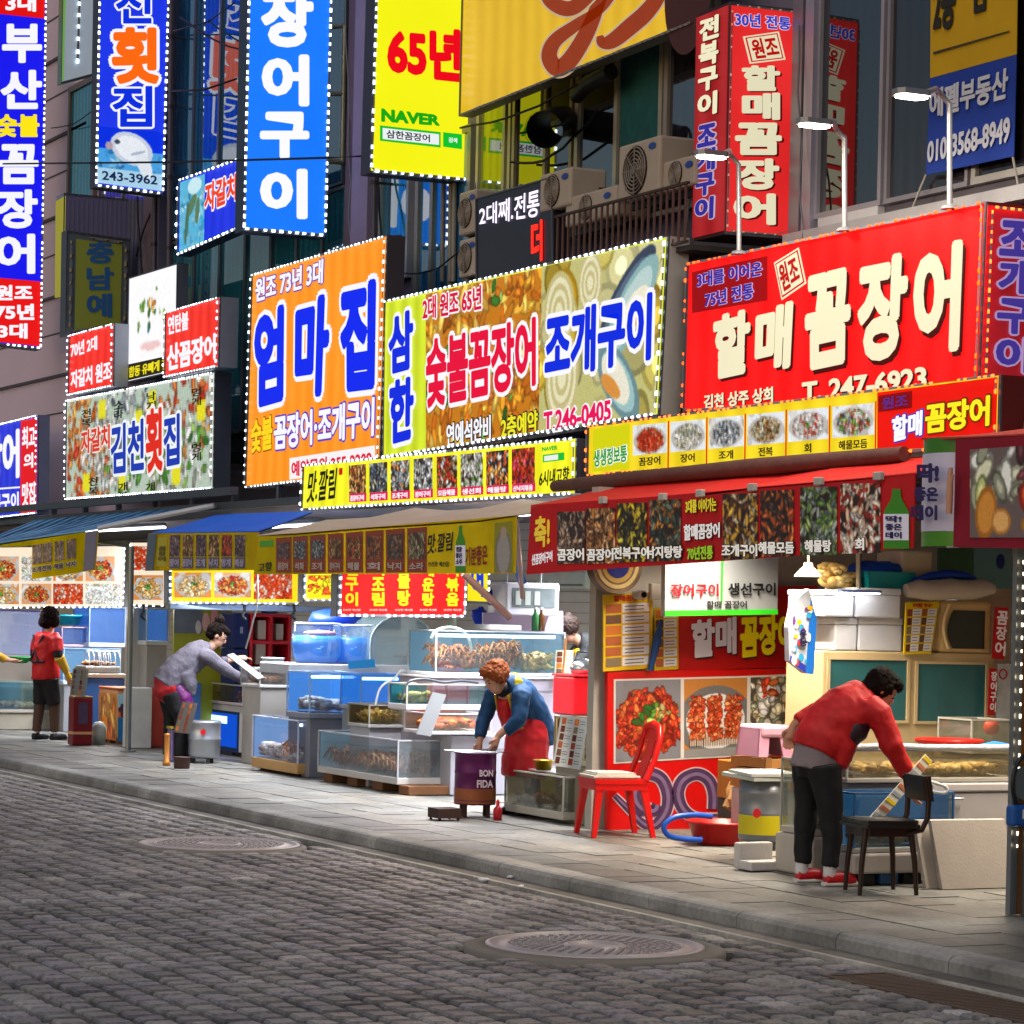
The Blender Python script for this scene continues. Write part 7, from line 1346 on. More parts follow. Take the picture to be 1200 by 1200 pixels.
t = thing('foam_board', 'pair of large grey white foam lids leaning in front of the white cooler', 'foam lid', (-13.8, y0, 0)); MB().slab([(-13.72, y0+.02, .004), (-13.72, y1+.05, .004), (-13.86, y1+.05, z1), (-13.86, y0+.02, z1)], (-.035, 0, .004)).build('lid', mat('#a09890', .75, bump=.1), t); MB().slab([(-13.79, y0-.05, .004), (-13.79, y1-.1, .004), (-13.93, y1-.1, z1-.005), (-13.93, y0-.05, z1-.005)], (-.035, 0, .004)).build('lid', mat('#ada59c', .75, bump=.1), t)
d = boxX(-15.4, 1138, 1186, 884, 843, .4); t, inn = tank('small clear tank with an orange lid behind the clam tank', d, '#a8b0a0', .2, ('#98a080', .3, .5), ('#a8a498', .03), rim='#a8a8a0'); tag(MB().bbox(d[0]+.02, d[1]-.02, d[2]+.02, d[3]-.02, .7, d[4]-.003, .01).build('tank_stand', mat('#a89c88', .5)), 'beige stand under the small clear tank', 'stand')
tag(MB().blob(((d[0]+d[1])/2+.1, d[3]-.1, d[5]-.06), .06, .06, .06, 10, 6).build('orange_ball', mat('#c83a10', .4)), 'orange float in the small clear tank', 'float')
a = onX(1062, 876, -14.8); tag(MB().lathe([(0, 0), (.20, 0), (.22, .025), (.23, .025), (.22, .0), (.2, -.012), (0, -.012)], Vector((-14.9, onX(1112, 876, -14.9).y, T1[5]+.016)), 26).build('red_tray', mat('#b81810', .35)), 'wide red tray resting on top of the clam tank', 'tray')
tag(MB().tube([onX(px, py, -14.45) for px, py in ((1148, 876), (1165, 872), (1188, 876))], .02, 8).build('blue_hose', mat('#2a70c0', .4)), 'blue hose end lying on the right of the clam tank', 'hose')
tag(MB().tube([(-14.38, onX(990, 882, -14.38).y, T1[5]+.012), (-14.38, onX(1040, 880, -14.38).y, T1[5]+.025), (-14.38, onX(1090, 882, -14.38).y, T1[5]+.014), (-14.38, onX(1186, 884, -14.38).y, T1[5]+.012)], .02, 8).build('clear_wrap', mat('#c8ccd0', .2, bump=.5)), 'crumpled clear plastic wrap along the edge of the clam tank', 'plastic wrap')
tag(MB().tube([onX(px, py, -13.98) for px, py in spline([(1066, 912), (1085, 915), (1108, 922), (1106, 929), (1085, 926), (1066, 922)], 4)], .012, 6).build('wire_hanger', mat('#c8ccd0', .3)), 'white bent wire handle above the blue topped tank', 'wire')
# --- brown chair with the menu stick
BM = mat('#2c1812', .4, .3); base, CU, CV = chair_axes(1030, 1046, 14); t = thing('wooden_chair', 'dark brown chair with a black padded seat beside the woman in the red jacket', 'chair', base)
Cp = lambda u, v, z: base+CU*u+CV*v+Vector((0, 0, z)); zs_ = .40
for u, v in ((-.19, -.17), (.17, -.17), (-.15, .17), (.16, .17)): MB().tube([Cp(u, v, 0), Cp(u*.93, v*.95, .2), Cp(u*.78, v*.85, zs_)], [.013, .017, .021], 8).build('leg', BM, t)
sp = [(-.2, -.16), (-.16, -.2), (.15, -.2), (.19, -.16), (.19, .16), (.15, .2), (-.16, .2), (-.2, .16)]
MB().slab([Cp(u, v, zs_) for u, v in sp], (0, 0, .02)).slab([Cp(u*.95, v*.95, zs_+.0205) for u, v in sp], (0, 0, .025)).build('seat', mat('#171515', .4, bump=.1), t); MB().slab([Cp(u*.85, v*.85, zs_-.05) for u, v in sp], (0, 0, .048)).build('seat_frame', BM, t)
for v in (-.16, .16): MB().tube([Cp(.10, v, zs_-.03), Cp(.20, v, zs_-.01), Cp(.235, v, zs_+.06), Cp(.24, v, zs_+.18), Cp(.215, v, zs_+.30)], .018, 8).build('back_post', BM, t)
MB().slab([Cp(.225, -.17, zs_+.16), Cp(.225, .17, zs_+.16), Cp(.205, .16, zs_+.31), Cp(.205, -.16, zs_+.31)], CU*.045).build('backrest', mat('#1c1616', .45), t)
f2 = Cp(.12, 0, 0)
t = thing('menu_card', 'long yellow edged menu card leaning on the black seat of the brown chair', 'menu card', onX(1028, 960, f2.x-.2)); xm = f2.x-.16; q = [(1098, 885), (1106, 893), (1030, 965), (1019, 958)]
W4 = onv(('x', xm), q); W4[0].x -= .12; W4[1].x -= .12; MB().slab(W4, (-.006, 0, .0)).build('card', mat('#c8c4b4', .5), t)
for k in range(9):
    f0, f1_ = k/9+.015, k/9+.06; A = [W4[0].lerp(W4[3], f0), W4[1].lerp(W4[2], f0), W4[1].lerp(W4[2], f1_), W4[0].lerp(W4[3], f1_)]; MB().slab([p+Vector((.004, 0, 0)) for p in A], (-.003, 0, 0)).build('print_row', mat(['#d8b818', '#b86a4a', '#8a94a0'][k % 3], .5), t)
# --- right edge post with lights and the mirror-like device
pb = onZ(1183, 1073); t = thing('booth_frame', 'aluminium booth frame with a brown side and a string of lights at the right edge', 'booth', pb)
y0 = pb.y; MB().box(pb.x-.04, pb.x, y0, y0+.045, .003, 2.05).build('frame_post', mat('#8c9096', .3, .7), t); MB().box(pb.x-.03, pb.x-.01, y0+.047, y0+.9, .003, 2.05).build('side_panel', mat('#7a5028', .5, var=.35, scale=7), t)
bulbs(t, ('x', pb.x), [(1196, 650), (1199, 650), (1190, 1000), (1188, 1000)], '#fff0d0', .07, .013, sides='l', emit=4)
c = onX(1197, 918, pb.x+.05); t = thing('round_device', 'dark round device with a blue and white base at the right edge', 'device', c); MB().tube([c+Vector((.0, .04+.10*math.cos(k*PI/12), .16*math.sin(k*PI/12))) for k in range(25)], .014, 6, False).build('dark_ring', mat('#15181c', .3), t); MB().bbox(c.x-.04, c.x+.04, c.y-.08, c.y+.2, c.z-.24, c.z-.12, .02).build('blue_base', mat('#18509a', .4), t); MB().bbox(c.x-.03, c.x+.045, c.y-.02, c.y+.16, c.z-.2, c.z-.14, .01).build('white_band', mat('#c0c0c4', .4), t); MB().tube([c+Vector((0, .04, 0))-Vector((.01, 0, 0)), c+Vector((.005, .04, 0))], .10, 20).build('glass_face', mat('#4a5a60', .1, spec=.8), t)
MB().tube([c+Vector((0, .04, -.24)), Vector((c.x, c.y+.04, .003))], .02, 8).build('stand', mat('#3a3a3c', .5), t)
# ================================================================== fittings on the facades: air conditioners, railing, floodlights, cables
GRM = mat('#1e2022', .5, .3)
def ac(label, pxl, pxc, pxr, pyb, pyt, y0, group='outdoor air conditioners'):
    x0 = onY(pxl, pyb, y0).x; x1 = onY(pxc, pyb, y0).x; z0 = onY(pxc, pyb, y0).z; z1 = onY(pxc, pyt, y0).z; y1 = y0+.34
    t = thing('air_conditioner', label, 'air conditioner', ((x0+x1)/2, y0, z0), group)
    MB().bbox(x0, x1, y0, y1, z0, z1, .02).build('casing', mat('#a89888', .45, var=.1, bump=.05), t)
    cx_, cz = x0+(x1-x0)*.42, (z0+z1)/2; r = min((x1-x0)*.40, (z1-z0)*.43)
    mb = MB(); mb.add([(cx_+r*math.cos(2*PI*k/28), y0-.003, cz+r*math.sin(2*PI*k/28)) for k in range(28)], [list(range(28))]); mb.build('fan_opening', mat('#191613', .6), t)
    mb = MB()
    for q in range(1, 7): mb = mb.tube([(cx_+r*q/6.5*math.cos(2*PI*k/24), y0-.012, cz+r*q/6.5*math.sin(2*PI*k/24)) for k in range(25)], .0065, 4, False)
    for k in range(8): mb.tube([(cx_, y0-.012, cz), (cx_+r*math.cos(k*PI/4), y0-.012, cz+r*math.sin(k*PI/4))], .006, 4, False)
    mb.build('fan_grille', mat('#8a7c70', .5, .2), t)
    MB().tube([(cx_, y0-.02, cz), (cx_, y0-.004, cz)], r*.18, 12).build('hub', mat('#6a6058', .5), t)
    mb = MB(); mb.add([(x1-(x1-x0)*.17+.06*math.cos(k*PI/8), y0-.006, z1-.07+.026*math.sin(k*PI/8)) for k in range(16)], [list(range(16))]); mb.build('badge', mat('#1c3c8a', .4), t)
    MB().box(x0+.05, x1-.05, y0+.08, y0+.11, z0-.06, z0-.003).box(x0+.05, x1-.05, y1-.1, y1-.07, z0-.06, z0-.003).build('feet', GRM, t)
    return t
ac('largest beige air conditioner outdoor unit with a round fan below the teal curtain', 724, 772, 808, 226, 158, 10.30)
ac('grey air conditioner outdoor unit to the right of the largest one', 776, 814, 840, 216, 180, 10.34)
ac('beige air conditioner outdoor unit above the dark display', 632, 668, 700, 240, 195, 10.34)
ac('low air conditioner outdoor unit half hidden behind the railing', 662, 722, 752, 252, 216, 10.36)
ac('double fan air conditioner outdoor unit left of the dark display, upper one', 537, 556, 588, 272, 221, 10.45); ac('double fan air conditioner outdoor unit left of the dark display, lower one', 537, 556, 588, 322, 277, 10.45)
t = thing('railing', 'rusty iron railing running in front of the air conditioners', 'railing', (-20, 10.25, 4.5)); mb = MB(); xa, xb = onY(650, 260, 10.22).x, onY(806, 215, 10.22).x
zt = onY(806, 212, 10.22).z; zb = zt-.46
mb.box(xa, xb, 10.215, 10.24, zt-.02, zt).box(xa, xb, 10.215, 10.24, zb, zb+.02).build('rails', mat('#4a3830', .6, .4), t)
mb = MB(); x = xa+.03
while x < xb: mb.box(x, x+.018, 10.222, 10.236, zb+.021, zt-.021); x += .095
mb.build('bars', mat('#6a4c44', .6, .4), t)
MB().box(xa, xb, 10.26, 10.9, zb-.05, zb-.01).build('shelf', mat('#3a3634', .7, .3), t)
t = thing('exhaust_duct', 'black exhaust duct elbow under the old yellow sign', 'duct', onY(640, 150, 10.6)); MB().tube([onY(638, 152, 10.32), onY(648, 145, 10.5), onY(662, 142, 10.95)], [.16, .14, .13], 16, False).build('duct', mat('#141416', .4, .4), t); MB().tube([onY(638, 152, 10.318), onY(637.5, 152, 10.30)], .165, 16, False).build('collar', mat('#1e1e20', .4, .4), t); MB().tube([onY(676, 112, 10.75), onY(690, 98, 10.7), onY(716, 84, 10.7)], .07, 10).build('flexible_hose', mat('#181818', .5), t)
def flood(label, hx_, hy, elbow, foot, yb):
    b = onY(*foot, yb); e = Vector((b.x, b.y-.02, onY(*elbow, yb).z)); h = onY(hx_, hy, 9.45)
    t = thing('floodlight', label, 'floodlight', b, 'floodlights above the red signs')
    pts = [b, b.lerp(e, .5), e-Vector((0, 0, .03)), e+Vector((-.02, -.06, .04)), e.lerp(h, .4)+Vector((0, 0, .06)), h+Vector((0, .08, .03))]
    MB().tube(pts, .018, 8).build('arm', mat('#c8c8cc', .35, .4), t); MB().lathe([(.06, 0), (.05, .02), (.02, .03), (0, .03)], b, 12).build('foot', mat('#b8b8bc', .4, .4), t)
    d = (h-e).normalized(); R_ = Matrix.Rotation(.1, 3, 'X'); q = [Vector(v) for v in ((-.07, -.11, 0), (-.03, -.14, 0), (.03, -.14, 0), (.07, -.11, 0), (.075, .06, 0), (.03, .10, 0), (-.03, .10, 0), (-.075, .06, 0))]
    MB().slab([h+v for v in q], (0, 0, .035)).build('head', mat('#8a8a90', .4, .4), t); MB().slab([h+v*.85+Vector((0, 0, -.004)) for v in q], (0, 0, -.006)).build('lens', mat('#fff2d8', .4, emit=22.0, var=.01), t)
    l = bpy.data.lights.new('floodlight', 'AREA'); l.shape = 'RECTANGLE'; l.size = .2; l.size_y = .22; l.energy = 26; l.color = (1, .9, .74); lo = bpy.data.objects.new('floodlight_beam', l); COL.objects.link(lo); lo.parent = t; lo.matrix_parent_inverse = Matrix.Translation(-t.location); lo.location = h+Vector((0, 0, -.02)); lo.rotation_euler = Vector((0, .28, -1)).to_track_quat('-Z', 'Y').to_euler()
flood('floodlight arm at the left in front of the two faced red box sign', 836, 184, (862, 190), (866, 298), 10.15)
flood('middle floodlight arm in front of the reflecting window', 957, 147, (985, 160), (990, 271), 10.15)
flood('right floodlight arm in front of the yellow and blue banner', 1071, 113, (1098, 122), (1113, 245), 10.15)
mb = MB()
for i, (pts, r) in enumerate([([(('y', 10.0), 0, 192), (('y', 9.6), 200, 190), (('y', 9.8), 380, 185), (('y', 10.8), 425, 183)], .012), ([(('y', 10.9), 185, 108), (('y', 10.5), 240, 105), (('y', 10.8), 278, 92)], .012), ([(('y', 10.9), 190, 40), (('y', 10.4), 245, 25), (('y', 10.8), 275, 3)], .010), ([(('y', 10.95), 160, 300), (('y', 10.8), 168, 270), (('y', 10.9), 178, 246)], .012)]):
    tag(MB().tube([on(*[p[0], p[1], p[2]]) for p in pts], r, 6).build('cable', mat('#101014', .6)), ['black cable crossing in front of the azure blade sign', 'black cable beside the fish sign sagging over the glass front', 'black cable sagging high over the glass front', 'black cable on the wall beside the lavender sign'][i], 'cable')
t = thing('wall_pipe', 'pale pipes running down the wall left of the double fan units', 'pipe', onY(525, 260, 10.9))
for px in (518, 527, 531): MB().tube([onY(px+4, 40, 10.93), onY(px, 330, 10.93)], .025, 8).build('pipe', mat('#8a8478', .5, .2), t)
# end caps of the boxed signs read as pale metal: a bracket pair holds each
for i, (px, py, y, lab) in enumerate([(463, 300, 10.45, 'grey steel bracket at the right end of the orange sign'), (262, 460, 10.45, 'grey steel bracket at the right end of the collage sign')]):
    c = onY(px, py, y); tag(MB().box(c.x-.03, c.x+.03, y, 10.98, c.z-.9, c.z-.85).box(c.x-.03, c.x+.03, y, y+.05, c.z-.85, c.z+.2).build('sign_bracket', mat('#6a6c74', .4, .5)), lab, 'bracket')

YT, YP = YSIGN
for i, (pts, w0) in enumerate([([(716, -60), (708, -15), (697, 20), (684, 48), (668, 72), (654, 80), (645, 66), (652, 48), (676, 30), (706, 10), (724, -12)], 9), ([(786, -50), (776, -10), (760, 14), (740, 32), (720, 48), (708, 50), (705, 42)], 9), ([(636, -20), (648, 2), (672, 10), (700, -12), (730, -40)], 8)]):
    s_ = spl_(pts, 7); n = len(s_); w_ = [w0*(.35+.75*math.sin(PI*min(1, .12+.88*k/n))) for k in range(n)]
    ribbon(YT, YP, s_, [a+2.2 for a in w_], mat('#c8b898', .5, emit=.45), .010+.004*i, 'brush_outline'); ribbon(YT, YP, s_, w_, mat('#9a3408', .5, emit=.45, var=.2), .012+.004*i, 'brush_stroke')  # strokes carry the same added glow as the unlit face
# more wires, pipes and brackets over the upper walls
r_ = random.Random(17); WB = mat('#0c0c10', .6); WG = mat('#6a6a70', .5)
wires = [((430, 60), (452, 300), 10.9, 'thin black wire down the wall beside the mauve pillar'), ((405, 0), (412, 330), 10.9, 'thin wire beside the glass front edge'), ((556, 215), (566, 330), 10.9, 'grey conduit wire behind the dark display'), ((600, 190), (700, 130), 10.85, 'black wire crossing the middle windows'), ((690, 220), (812, 180), 10.6, 'black wire slung above the railing'), ((936, 30), (940, 290), 10.88, 'thin wire on the corner of the dark clad building'),
         ((160, 230), (176, 420), 10.8, 'black wire down the wall behind the lavender sign'), ((60, 150), (112, 128), 10.85, 'black wire between the far left signs'), ((212, 20), (290, 60), 10.8, 'black wire sagging high across the glass front'), ((470, 320), (560, 270), 10.6, 'black wire dropping behind the shell sign'), ((800, 290), (812, 180), 10.5, 'thin wire beside the end of the shell sign'), ((540, 150), (690, 90), 10.7, 'black wire under the old yellow sign')]
for (x0, y0), (x1, y1), y, lab in wires:
    a, b = onY(x0, y0, y), onY(x1, y1, y-.05); s_ = .06+.1*r_.random(); tag(MB().tube([a.lerp(b, k/8)-Vector((0, 0, s_*math.sin(PI*k/8)))+Vector((0, r_.uniform(-.02, .02), 0)) for k in range(9)], r_.uniform(.007, .013), 6).build('cable', WB if 'black' in lab else WG), lab, 'cable')
for x, y0, y1, lab in ((438, 0, 340, 'grey drain pipe on the mauve pillar'), (198, 0, 330, 'dark drain pipe left of the glass front'), (180, 60, 420, 'rusty drain pipe on the panel clad wall')):
    a, b = onY(x+3, y0, 10.78), onY(x, y1, 10.78); t = thing('drain_pipe', lab, 'pipe', b); MB().tube([b, a], .035, 10).build('pipe', mat('#4a4450', .45, .4), t)
    for k in range(4): c = b.lerp(a, .12+.25*k); MB().lathe([(.045, -.02), (.045, .02)], c, 12).box(c.x-.012, c.x+.012, c.y+.03, c.y+.21, c.z-.012, c.z+.012).build('clamp', mat('#35323a', .5, .5), t)
# ================================================================== people
WRK = bpy.data.textures.new('cloth_folds', 'CLOUDS'); WRK.noise_scale = .10; WRK.noise_depth = 1
CRL = bpy.data.textures.new('hair_locks', 'CLOUDS'); CRL.noise_scale = .016; CRL.noise_depth = 2
def remesh(o, vox, smooth=3):
    m = o.modifiers.new('Remesh', 'REMESH'); m.mode = 'VOXEL'; m.voxel_size = vox; m.use_smooth_shade = True
    if smooth: k = o.modifiers.new('Smooth', 'SMOOTH'); k.factor = .5; k.iterations = smooth
    nm = o.name.split('.')[0]
    if nm in ('jacket', 'hoodie', 'jumper', 'trousers', 'vest', 'apron'): d = o.modifiers.new('Folds', 'DISPLACE'); d.texture = WRK; d.strength = .024 if nm != 'trousers' else .016; d.mid_level = .5; d.texture_coords = 'GLOBAL'
    if nm == 'hair': d = o.modifiers.new('Locks', 'DISPLACE'); d.texture = CRL; d.strength = .03; d.mid_level = .5; d.texture_coords = 'GLOBAL'
    return o
class Person:
    def __init__(s, label, base, face, group=None):
        s.b = Vector(base); s.F = Vector((face[0], face[1], 0)).normalized(); s.R = Vector((s.F.y, -s.F.x, 0))
        s.fs = 1.0; s.t = thing('person', label, 'person', s.b, group)
    def p(s, f, r, z): return s.b+s.F*(f*(s.fs if z > .85 else 1))+s.R*r+Vector((0, 0, z))
    def tube(s, mb, pts, rs, n=12): mb.tube([s.p(*q) for q in pts], rs, n)
    def ball(s, mb, q, rx, ry=None, rz=None, n=14, m=9):
        c = s.p(*q); ry = ry or rx; rz = rz or rx; b = len(mb.v); mb.blob((0, 0, 0), rx, ry, rz, n, m)
        for i in range(b, len(mb.v)): v = mb.v[i]; mb.v[i] = tuple(c+s.F*v[0]+s.R*v[1]+Vector((0, 0, v[2])))
    def head(s, mb, q, d=(1, 0, -.3), sc=1.):
        """head at q looking along d (f, r, z): skull, jaw, nose, brow, ears"""
        D = (s.F*d[0]+s.R*d[1]+Vector((0, 0, d[2]))).normalized(); U = (Vector((0, 0, 1))-D*D.z).normalized(); L = D.cross(U); c = s.p(*q)
        def add(o, rx, ry, rz, n=12, m=8):
            b = len(mb.v); mb.blob((0, 0, 0), rx*sc, ry*sc, rz*sc, n, m); cc = c+(D*o[0]+L*o[1]+U*o[2])*sc
            for i in range(b, len(mb.v)): v = mb.v[i]; mb.v[i] = tuple(cc+D*v[0]+L*v[1]+U*v[2])
        add((0, 0, .02), .095, .075, .10); add((.03, 0, -.05), .062, .055, .07); add((.098, 0, -.012), .018, .014, .026, 8, 6); add((.085, 0, -.055), .012, .024, .008, 8, 5); add((.075, .028, .022), .016, .02, .008, 8, 5); add((.075, -.028, .022), .016, .02, .008, 8, 5)
        for k in (-1, 1): add((-.005, .076*k, -.005), .018, .010, .03, 8, 6)
        s.HC, s.HD, s.HU, s.HL, s.hs = c, D, U, L, sc
    def face(s):
        for k in (-1, 1):
            c = s.HC+(s.HD*.082+s.HL*.03*k+s.HU*.008)*s.hs; mb = MB(); mb.blob(c, .009, .012, .007, 8, 5); mb.build('eye', mat('#1c1410', .3), s.t)
            a = s.HC+(s.HD*.09+s.HL*.016*k+s.HU*.03)*s.hs; b = s.HC+(s.HD*.078+s.HL*.048*k+s.HU*.03)*s.hs; MB().tube([a, b], .004, 5).build('eyebrow', mat('#2a1c14', .6), s.t)
        m = s.HC+(s.HD*.093-s.HU*.056)*s.hs; MB().tube([m-s.HL*.02, m+s.HD*.003, m+s.HL*.02], .0045, 5).build('mouth', mat('#8a3a34', .5), s.t)
    def hair(s, m, parts, vox=.012):
        mb = MB()
        for o, rx, ry, rz in parts:
            b = len(mb.v); mb.blob((0, 0, 0), rx*s.hs, ry*s.hs, rz*s.hs, 14, 9, 0, .06, random.Random(len(mb.v))); c = s.HC+(s.HD*o[0]+s.HL*o[1]+s.HU*o[2])*s.hs
            for i in range(b, len(mb.v)): v = mb.v[i]; mb.v[i] = tuple(c+s.HD*v[0]+s.HL*v[1]+s.HU*v[2])
        return remesh(mb.build('hair', m, s.t), .009, 1)
    def hand(s, mb, wrist, d, curl=.5, thumb=1, palm_up=(0, 0, -1), r=1.):
        """palm and five bent fingers; d = pointing direction (f, r, z), palm faces palm_up"""
        W = s.p(*wrist); D = (s.F*d[0]+s.R*d[1]+Vector((0, 0, d[2]))).normalized(); N = s.F*palm_up[0]+s.R*palm_up[1]+Vector((0, 0, palm_up[2])); N = (N-D*N.dot(D)).normalized(); L = D.cross(N)*thumb
        mb.tube([W-D*.02, W+D*.03, W+D*.085], [.024*r, .03*r, .03*r], 8)
        for k in (-1, 0, 1): mb.tube([W+D*.02+L*.014*k, W+D*.085+L*.021*k], [.018*r, .016*r], 7)
        for k, (o, ln) in enumerate(((-.032, .060), (-.011, .075), (.011, .080), (.032, .070))):
            a = W+D*.085+L*o; d1 = (D+N*.35*curl).normalized(); b_ = a+d1*ln*.5; d2 = (D+N*1.3*curl).normalized(); c = b_+d2*ln*.32; e = c+(D*.6+N*1.8*curl).normalized()*ln*.26
            mb.tube([a-D*.02, a, b_, c, e], [.011, .011, .0095, .0085, .006], 7)
        a = W+D*.03+L*.024; b_ = a+(D*.6+L*.8+N*.3).normalized()*.04; mb.tube([a-D*.01, a, b_, b_+(D+N*.5*curl).normalized()*.035], [.016, .014, .011, .007], 7)
SKIN = mat('#b8836a', .5, var=.08, scale=12); SKIN2 = mat('#c09078', .5, var=.08, scale=12)
# --- woman in the red jacket at the right stall, seen from behind, bending into the stall
q = Person('person in a red jacket and black trousers bending over the tanks beside the brown chair', (-14.22, 9.22, 0), (.12, 1.0)); q.fs = .86
mb = MB(); HN = (.45, .03, 1.20)
for r_, f_ in ((-.10, -.06), (.13, .02)): q.tube(mb, [(f_*.2-.02, r_*.55, .74), (f_*.8+.02, r_, .44), (f_, r_, .09)], [.088, .058, .038]); q.tube(mb, [(f_-.03, r_, .045), (f_+.06, r_, .04), (f_+.15, r_*1.05, .03)], [.036, .038, .026])
q.tube(mb, [(-.03, 0, .80), (.05, 0, .92), (.22, 0, 1.05), (.36, 0, 1.12)], [.09, .10, .11, .09]); q.tube(mb, [(.34, .0, 1.10), (.42, .02, 1.17)], [.055, .052])
q.tube(mb, [(.33, .17, 1.08), (.43, .22, .86), (.50, .20, .66)], [.055, .045, .032]); q.tube(mb, [(.28, -.16, 1.10), (.10, -.28, 1.04), (-.05, -.29, .97)], [.055, .045, .032])
q.head(mb, HN, (.9, .15, -.75)); q.hand(mb, (.51, .20, .64), (.35, 0, -1), .5, 1, (1, 0, 0)); q.hand(mb, (-.06, -.29, .96), (-.25, 0, -1), .6, 1, (-.3, 1, 0))
remesh(mb.build('body', SKIN, q.t), .008, 2); q.face()
q.hair(mat('#16100e', .9, bump=.3, bscale=60, var=.4, spec=.12), [((-.025, 0, .035), .105, .088, .105), ((-.05, 0, -.03), .075, .08, .07), ((.035, 0, .085), .07, .075, .045), ((-.08, .03, .05), .05, .05, .05), ((-.03, -.05, .09), .05, .05, .045), ((0, .06, .02), .05, .035, .06)])
mb = MB(); q.tube(mb, [(-.02, 0, .795), (.02, 0, .87), (.09, 0, .97), (.22, 0, 1.07), (.34, 0, 1.14), (.40, .01, 1.15)], [.178, .188, .19, .18, .14, .075], 16)
for k in (-1, 1): q.tube(mb, [(.12, k*.07, .96), (.30, k*.12, 1.10)], [.12, .10])
q.tube(mb, [(.30, .12, 1.11), (.35, .18, 1.06), (.44, .225, .86), (.50, .20, .69)], [.085, .085, .07, .05]); q.tube(mb, [(.28, -.12, 1.11), (.24, -.18, 1.08), (.10, -.28, 1.04), (-.03, -.29, .98)], [.085, .085, .07, .055]); q.tube(mb, [(.10, .05, .93), (.08, .11, .82), (.07, .15, .72)], [.13, .10, .04])
jk = remesh(mb.build('jacket', mat('#b40810', .65, bump=.35, bscale=9, var=.12), q.t), .012, 3)
c = q.p(.20, .165, 1.0); mb = MB(); q.tube(mb, [(.30, .13, 1.05), (.20, .135, .96), (.08, .125, .84)], [.04, .085, .04], 10); remesh(mb.build('jacket_panel', mat('#2a0a1c', .5), jk), .012, 2)
mb = MB(); q.tube(mb, [(-.03, 0, .695), (-.005, 0, .80), (.04, 0, .90)], [.168, .165, .155], 18); remesh(mb.build('knit_hem', mat('#8a7c80', .9, bump=.7, bscale=120), q.t), .012, 2)
mb = MB(); q.tube(mb, [(.0, 0, .86), (-.03, 0, .76), (-.02, 0, .68)], [.135, .15, .12], 16)
for r_, f_ in ((-.10, -.06), (.13, .02)): q.tube(mb, [(-.03+f_*.2, r_*.75, .74), (f_*.6, r_*.95, .50), (f_+.01, r_, .30), (f_, r_, .12)], [.112, .082, .064, .052], 14)
remesh(mb.build('trousers', mat('#0c0c10', .75, bump=.2, bscale=10), q.t), .012, 3)
for r_, f_ in ((-.10, -.06), (.13, .02)):
    mb = MB(); q.tube(mb, [(f_, r_, .16), (f_-.005, r_, .05)], [.042, .042]); remesh(mb.build('sock', mat('#c8c4c4', .8), q.t), .01, 1)
    mb = MB(); q.tube(mb, [(f_-.035, r_, .045), (f_+.05, r_, .045), (f_+.12, r_*1.04, .04), (f_+.17, r_*1.05, .033)], [.042, .047, .046, .03], 12); sh = remesh(mb.build('shoe', mat('#b81820', .4), q.t), .009, 2)
    mb = MB(); q.tube(mb, [(f_-.045, r_, .016), (f_+.06, r_, .016), (f_+.18, r_*1.05, .016)], [.034, .05, .03], 10)
    for i, v in enumerate(mb.v): mb.v[i] = (v[0], v[1], max(.002, min(.026, v[2])))
    mb.build('sole', mat('#d0ccc8', .6), sh)
mb = MB(); q.tube(mb, [(.06, -.17, .78), (.05, -.17, .66), (.02, -.15, .52)], [.03, .05, .04]); remesh(mb.build('waist_bag', mat('#7a1420', .5), q.t), .012, 2)
# --- woman in the blue hoodie bending over the purple stove
q = Person('person with orange hair in a blue hoodie and red apron bending over the purple stove', (-19.72, 9.93, 0), (.30, -.95))
mb = MB()
for r_ in (-.10, .10): q.tube(mb, [(-.10, r_*.8, .70), (.04, r_, .40), (-.05, r_, .08)], [.085, .058, .038]); q.tube(mb, [(-.07, r_, .04), (.05, r_, .035), (.12, r_, .025)], [.036, .036, .022])
q.tube(mb, [(-.10, 0, .70), (-.02, 0, .84), (.10, 0, .96), (.20, 0, 1.01)], [.12, .12, .12, .09]); q.tube(mb, [(.18, 0, 1.0), (.27, 0, 1.06)], [.05, .05])
q.tube(mb, [(.17, .15, .97), (.24, .20, .76), (.33, .15, .60)], [.05, .042, .03]); q.tube(mb, [(.17, -.15, .97), (.26, -.19, .78), (.36, -.10, .65)], [.05, .042, .03])
q.head(mb, (.31, .0, 1.10), (.85, .25, -.55)); q.hand(mb, (.34, .145, .59), (.25, -.1, -1), .45, 1, (.2, -1, 0)); q.hand(mb, (.37, -.095, .64), (.3, .1, -1), .5, -1, (.2, 1, 0))
remesh(mb.build('body', SKIN2, q.t), .008, 2); q.face()
q.hair(mat('#8a4210', .8, bump=.5, bscale=70, var=.5), [((-.025, 0, .045), .112, .098, .105), ((.03, 0, .09), .075, .085, .05), ((-.06, .03, .0), .075, .06, .07), ((0, .075, .03), .06, .032, .07), ((0, -.075, .03), .06, .032, .07), ((.055, .03, .085), .04, .04, .03)])
mb = MB(); q.tube(mb, [(-.15, 0, .56), (-.14, 0, .70), (-.05, 0, .86), (.08, 0, .98), (.18, 0, 1.03), (.22, 0, 1.02)], [.165, .165, .16, .155, .12, .08], 16)
for k in (-1, 1): q.tube(mb, [(.12, k*.10, 1.0), (.17, k*.16, .97), (.245, k*.20, .77), (.33, .15 if k > 0 else -.14, .62 if k > 0 else .68)], [.08, .08, .066, .046])
hd = remesh(mb.build('hoodie', mat('#0a3c66', .75, bump=.3, bscale=12, var=.15), q.t), .012, 3)
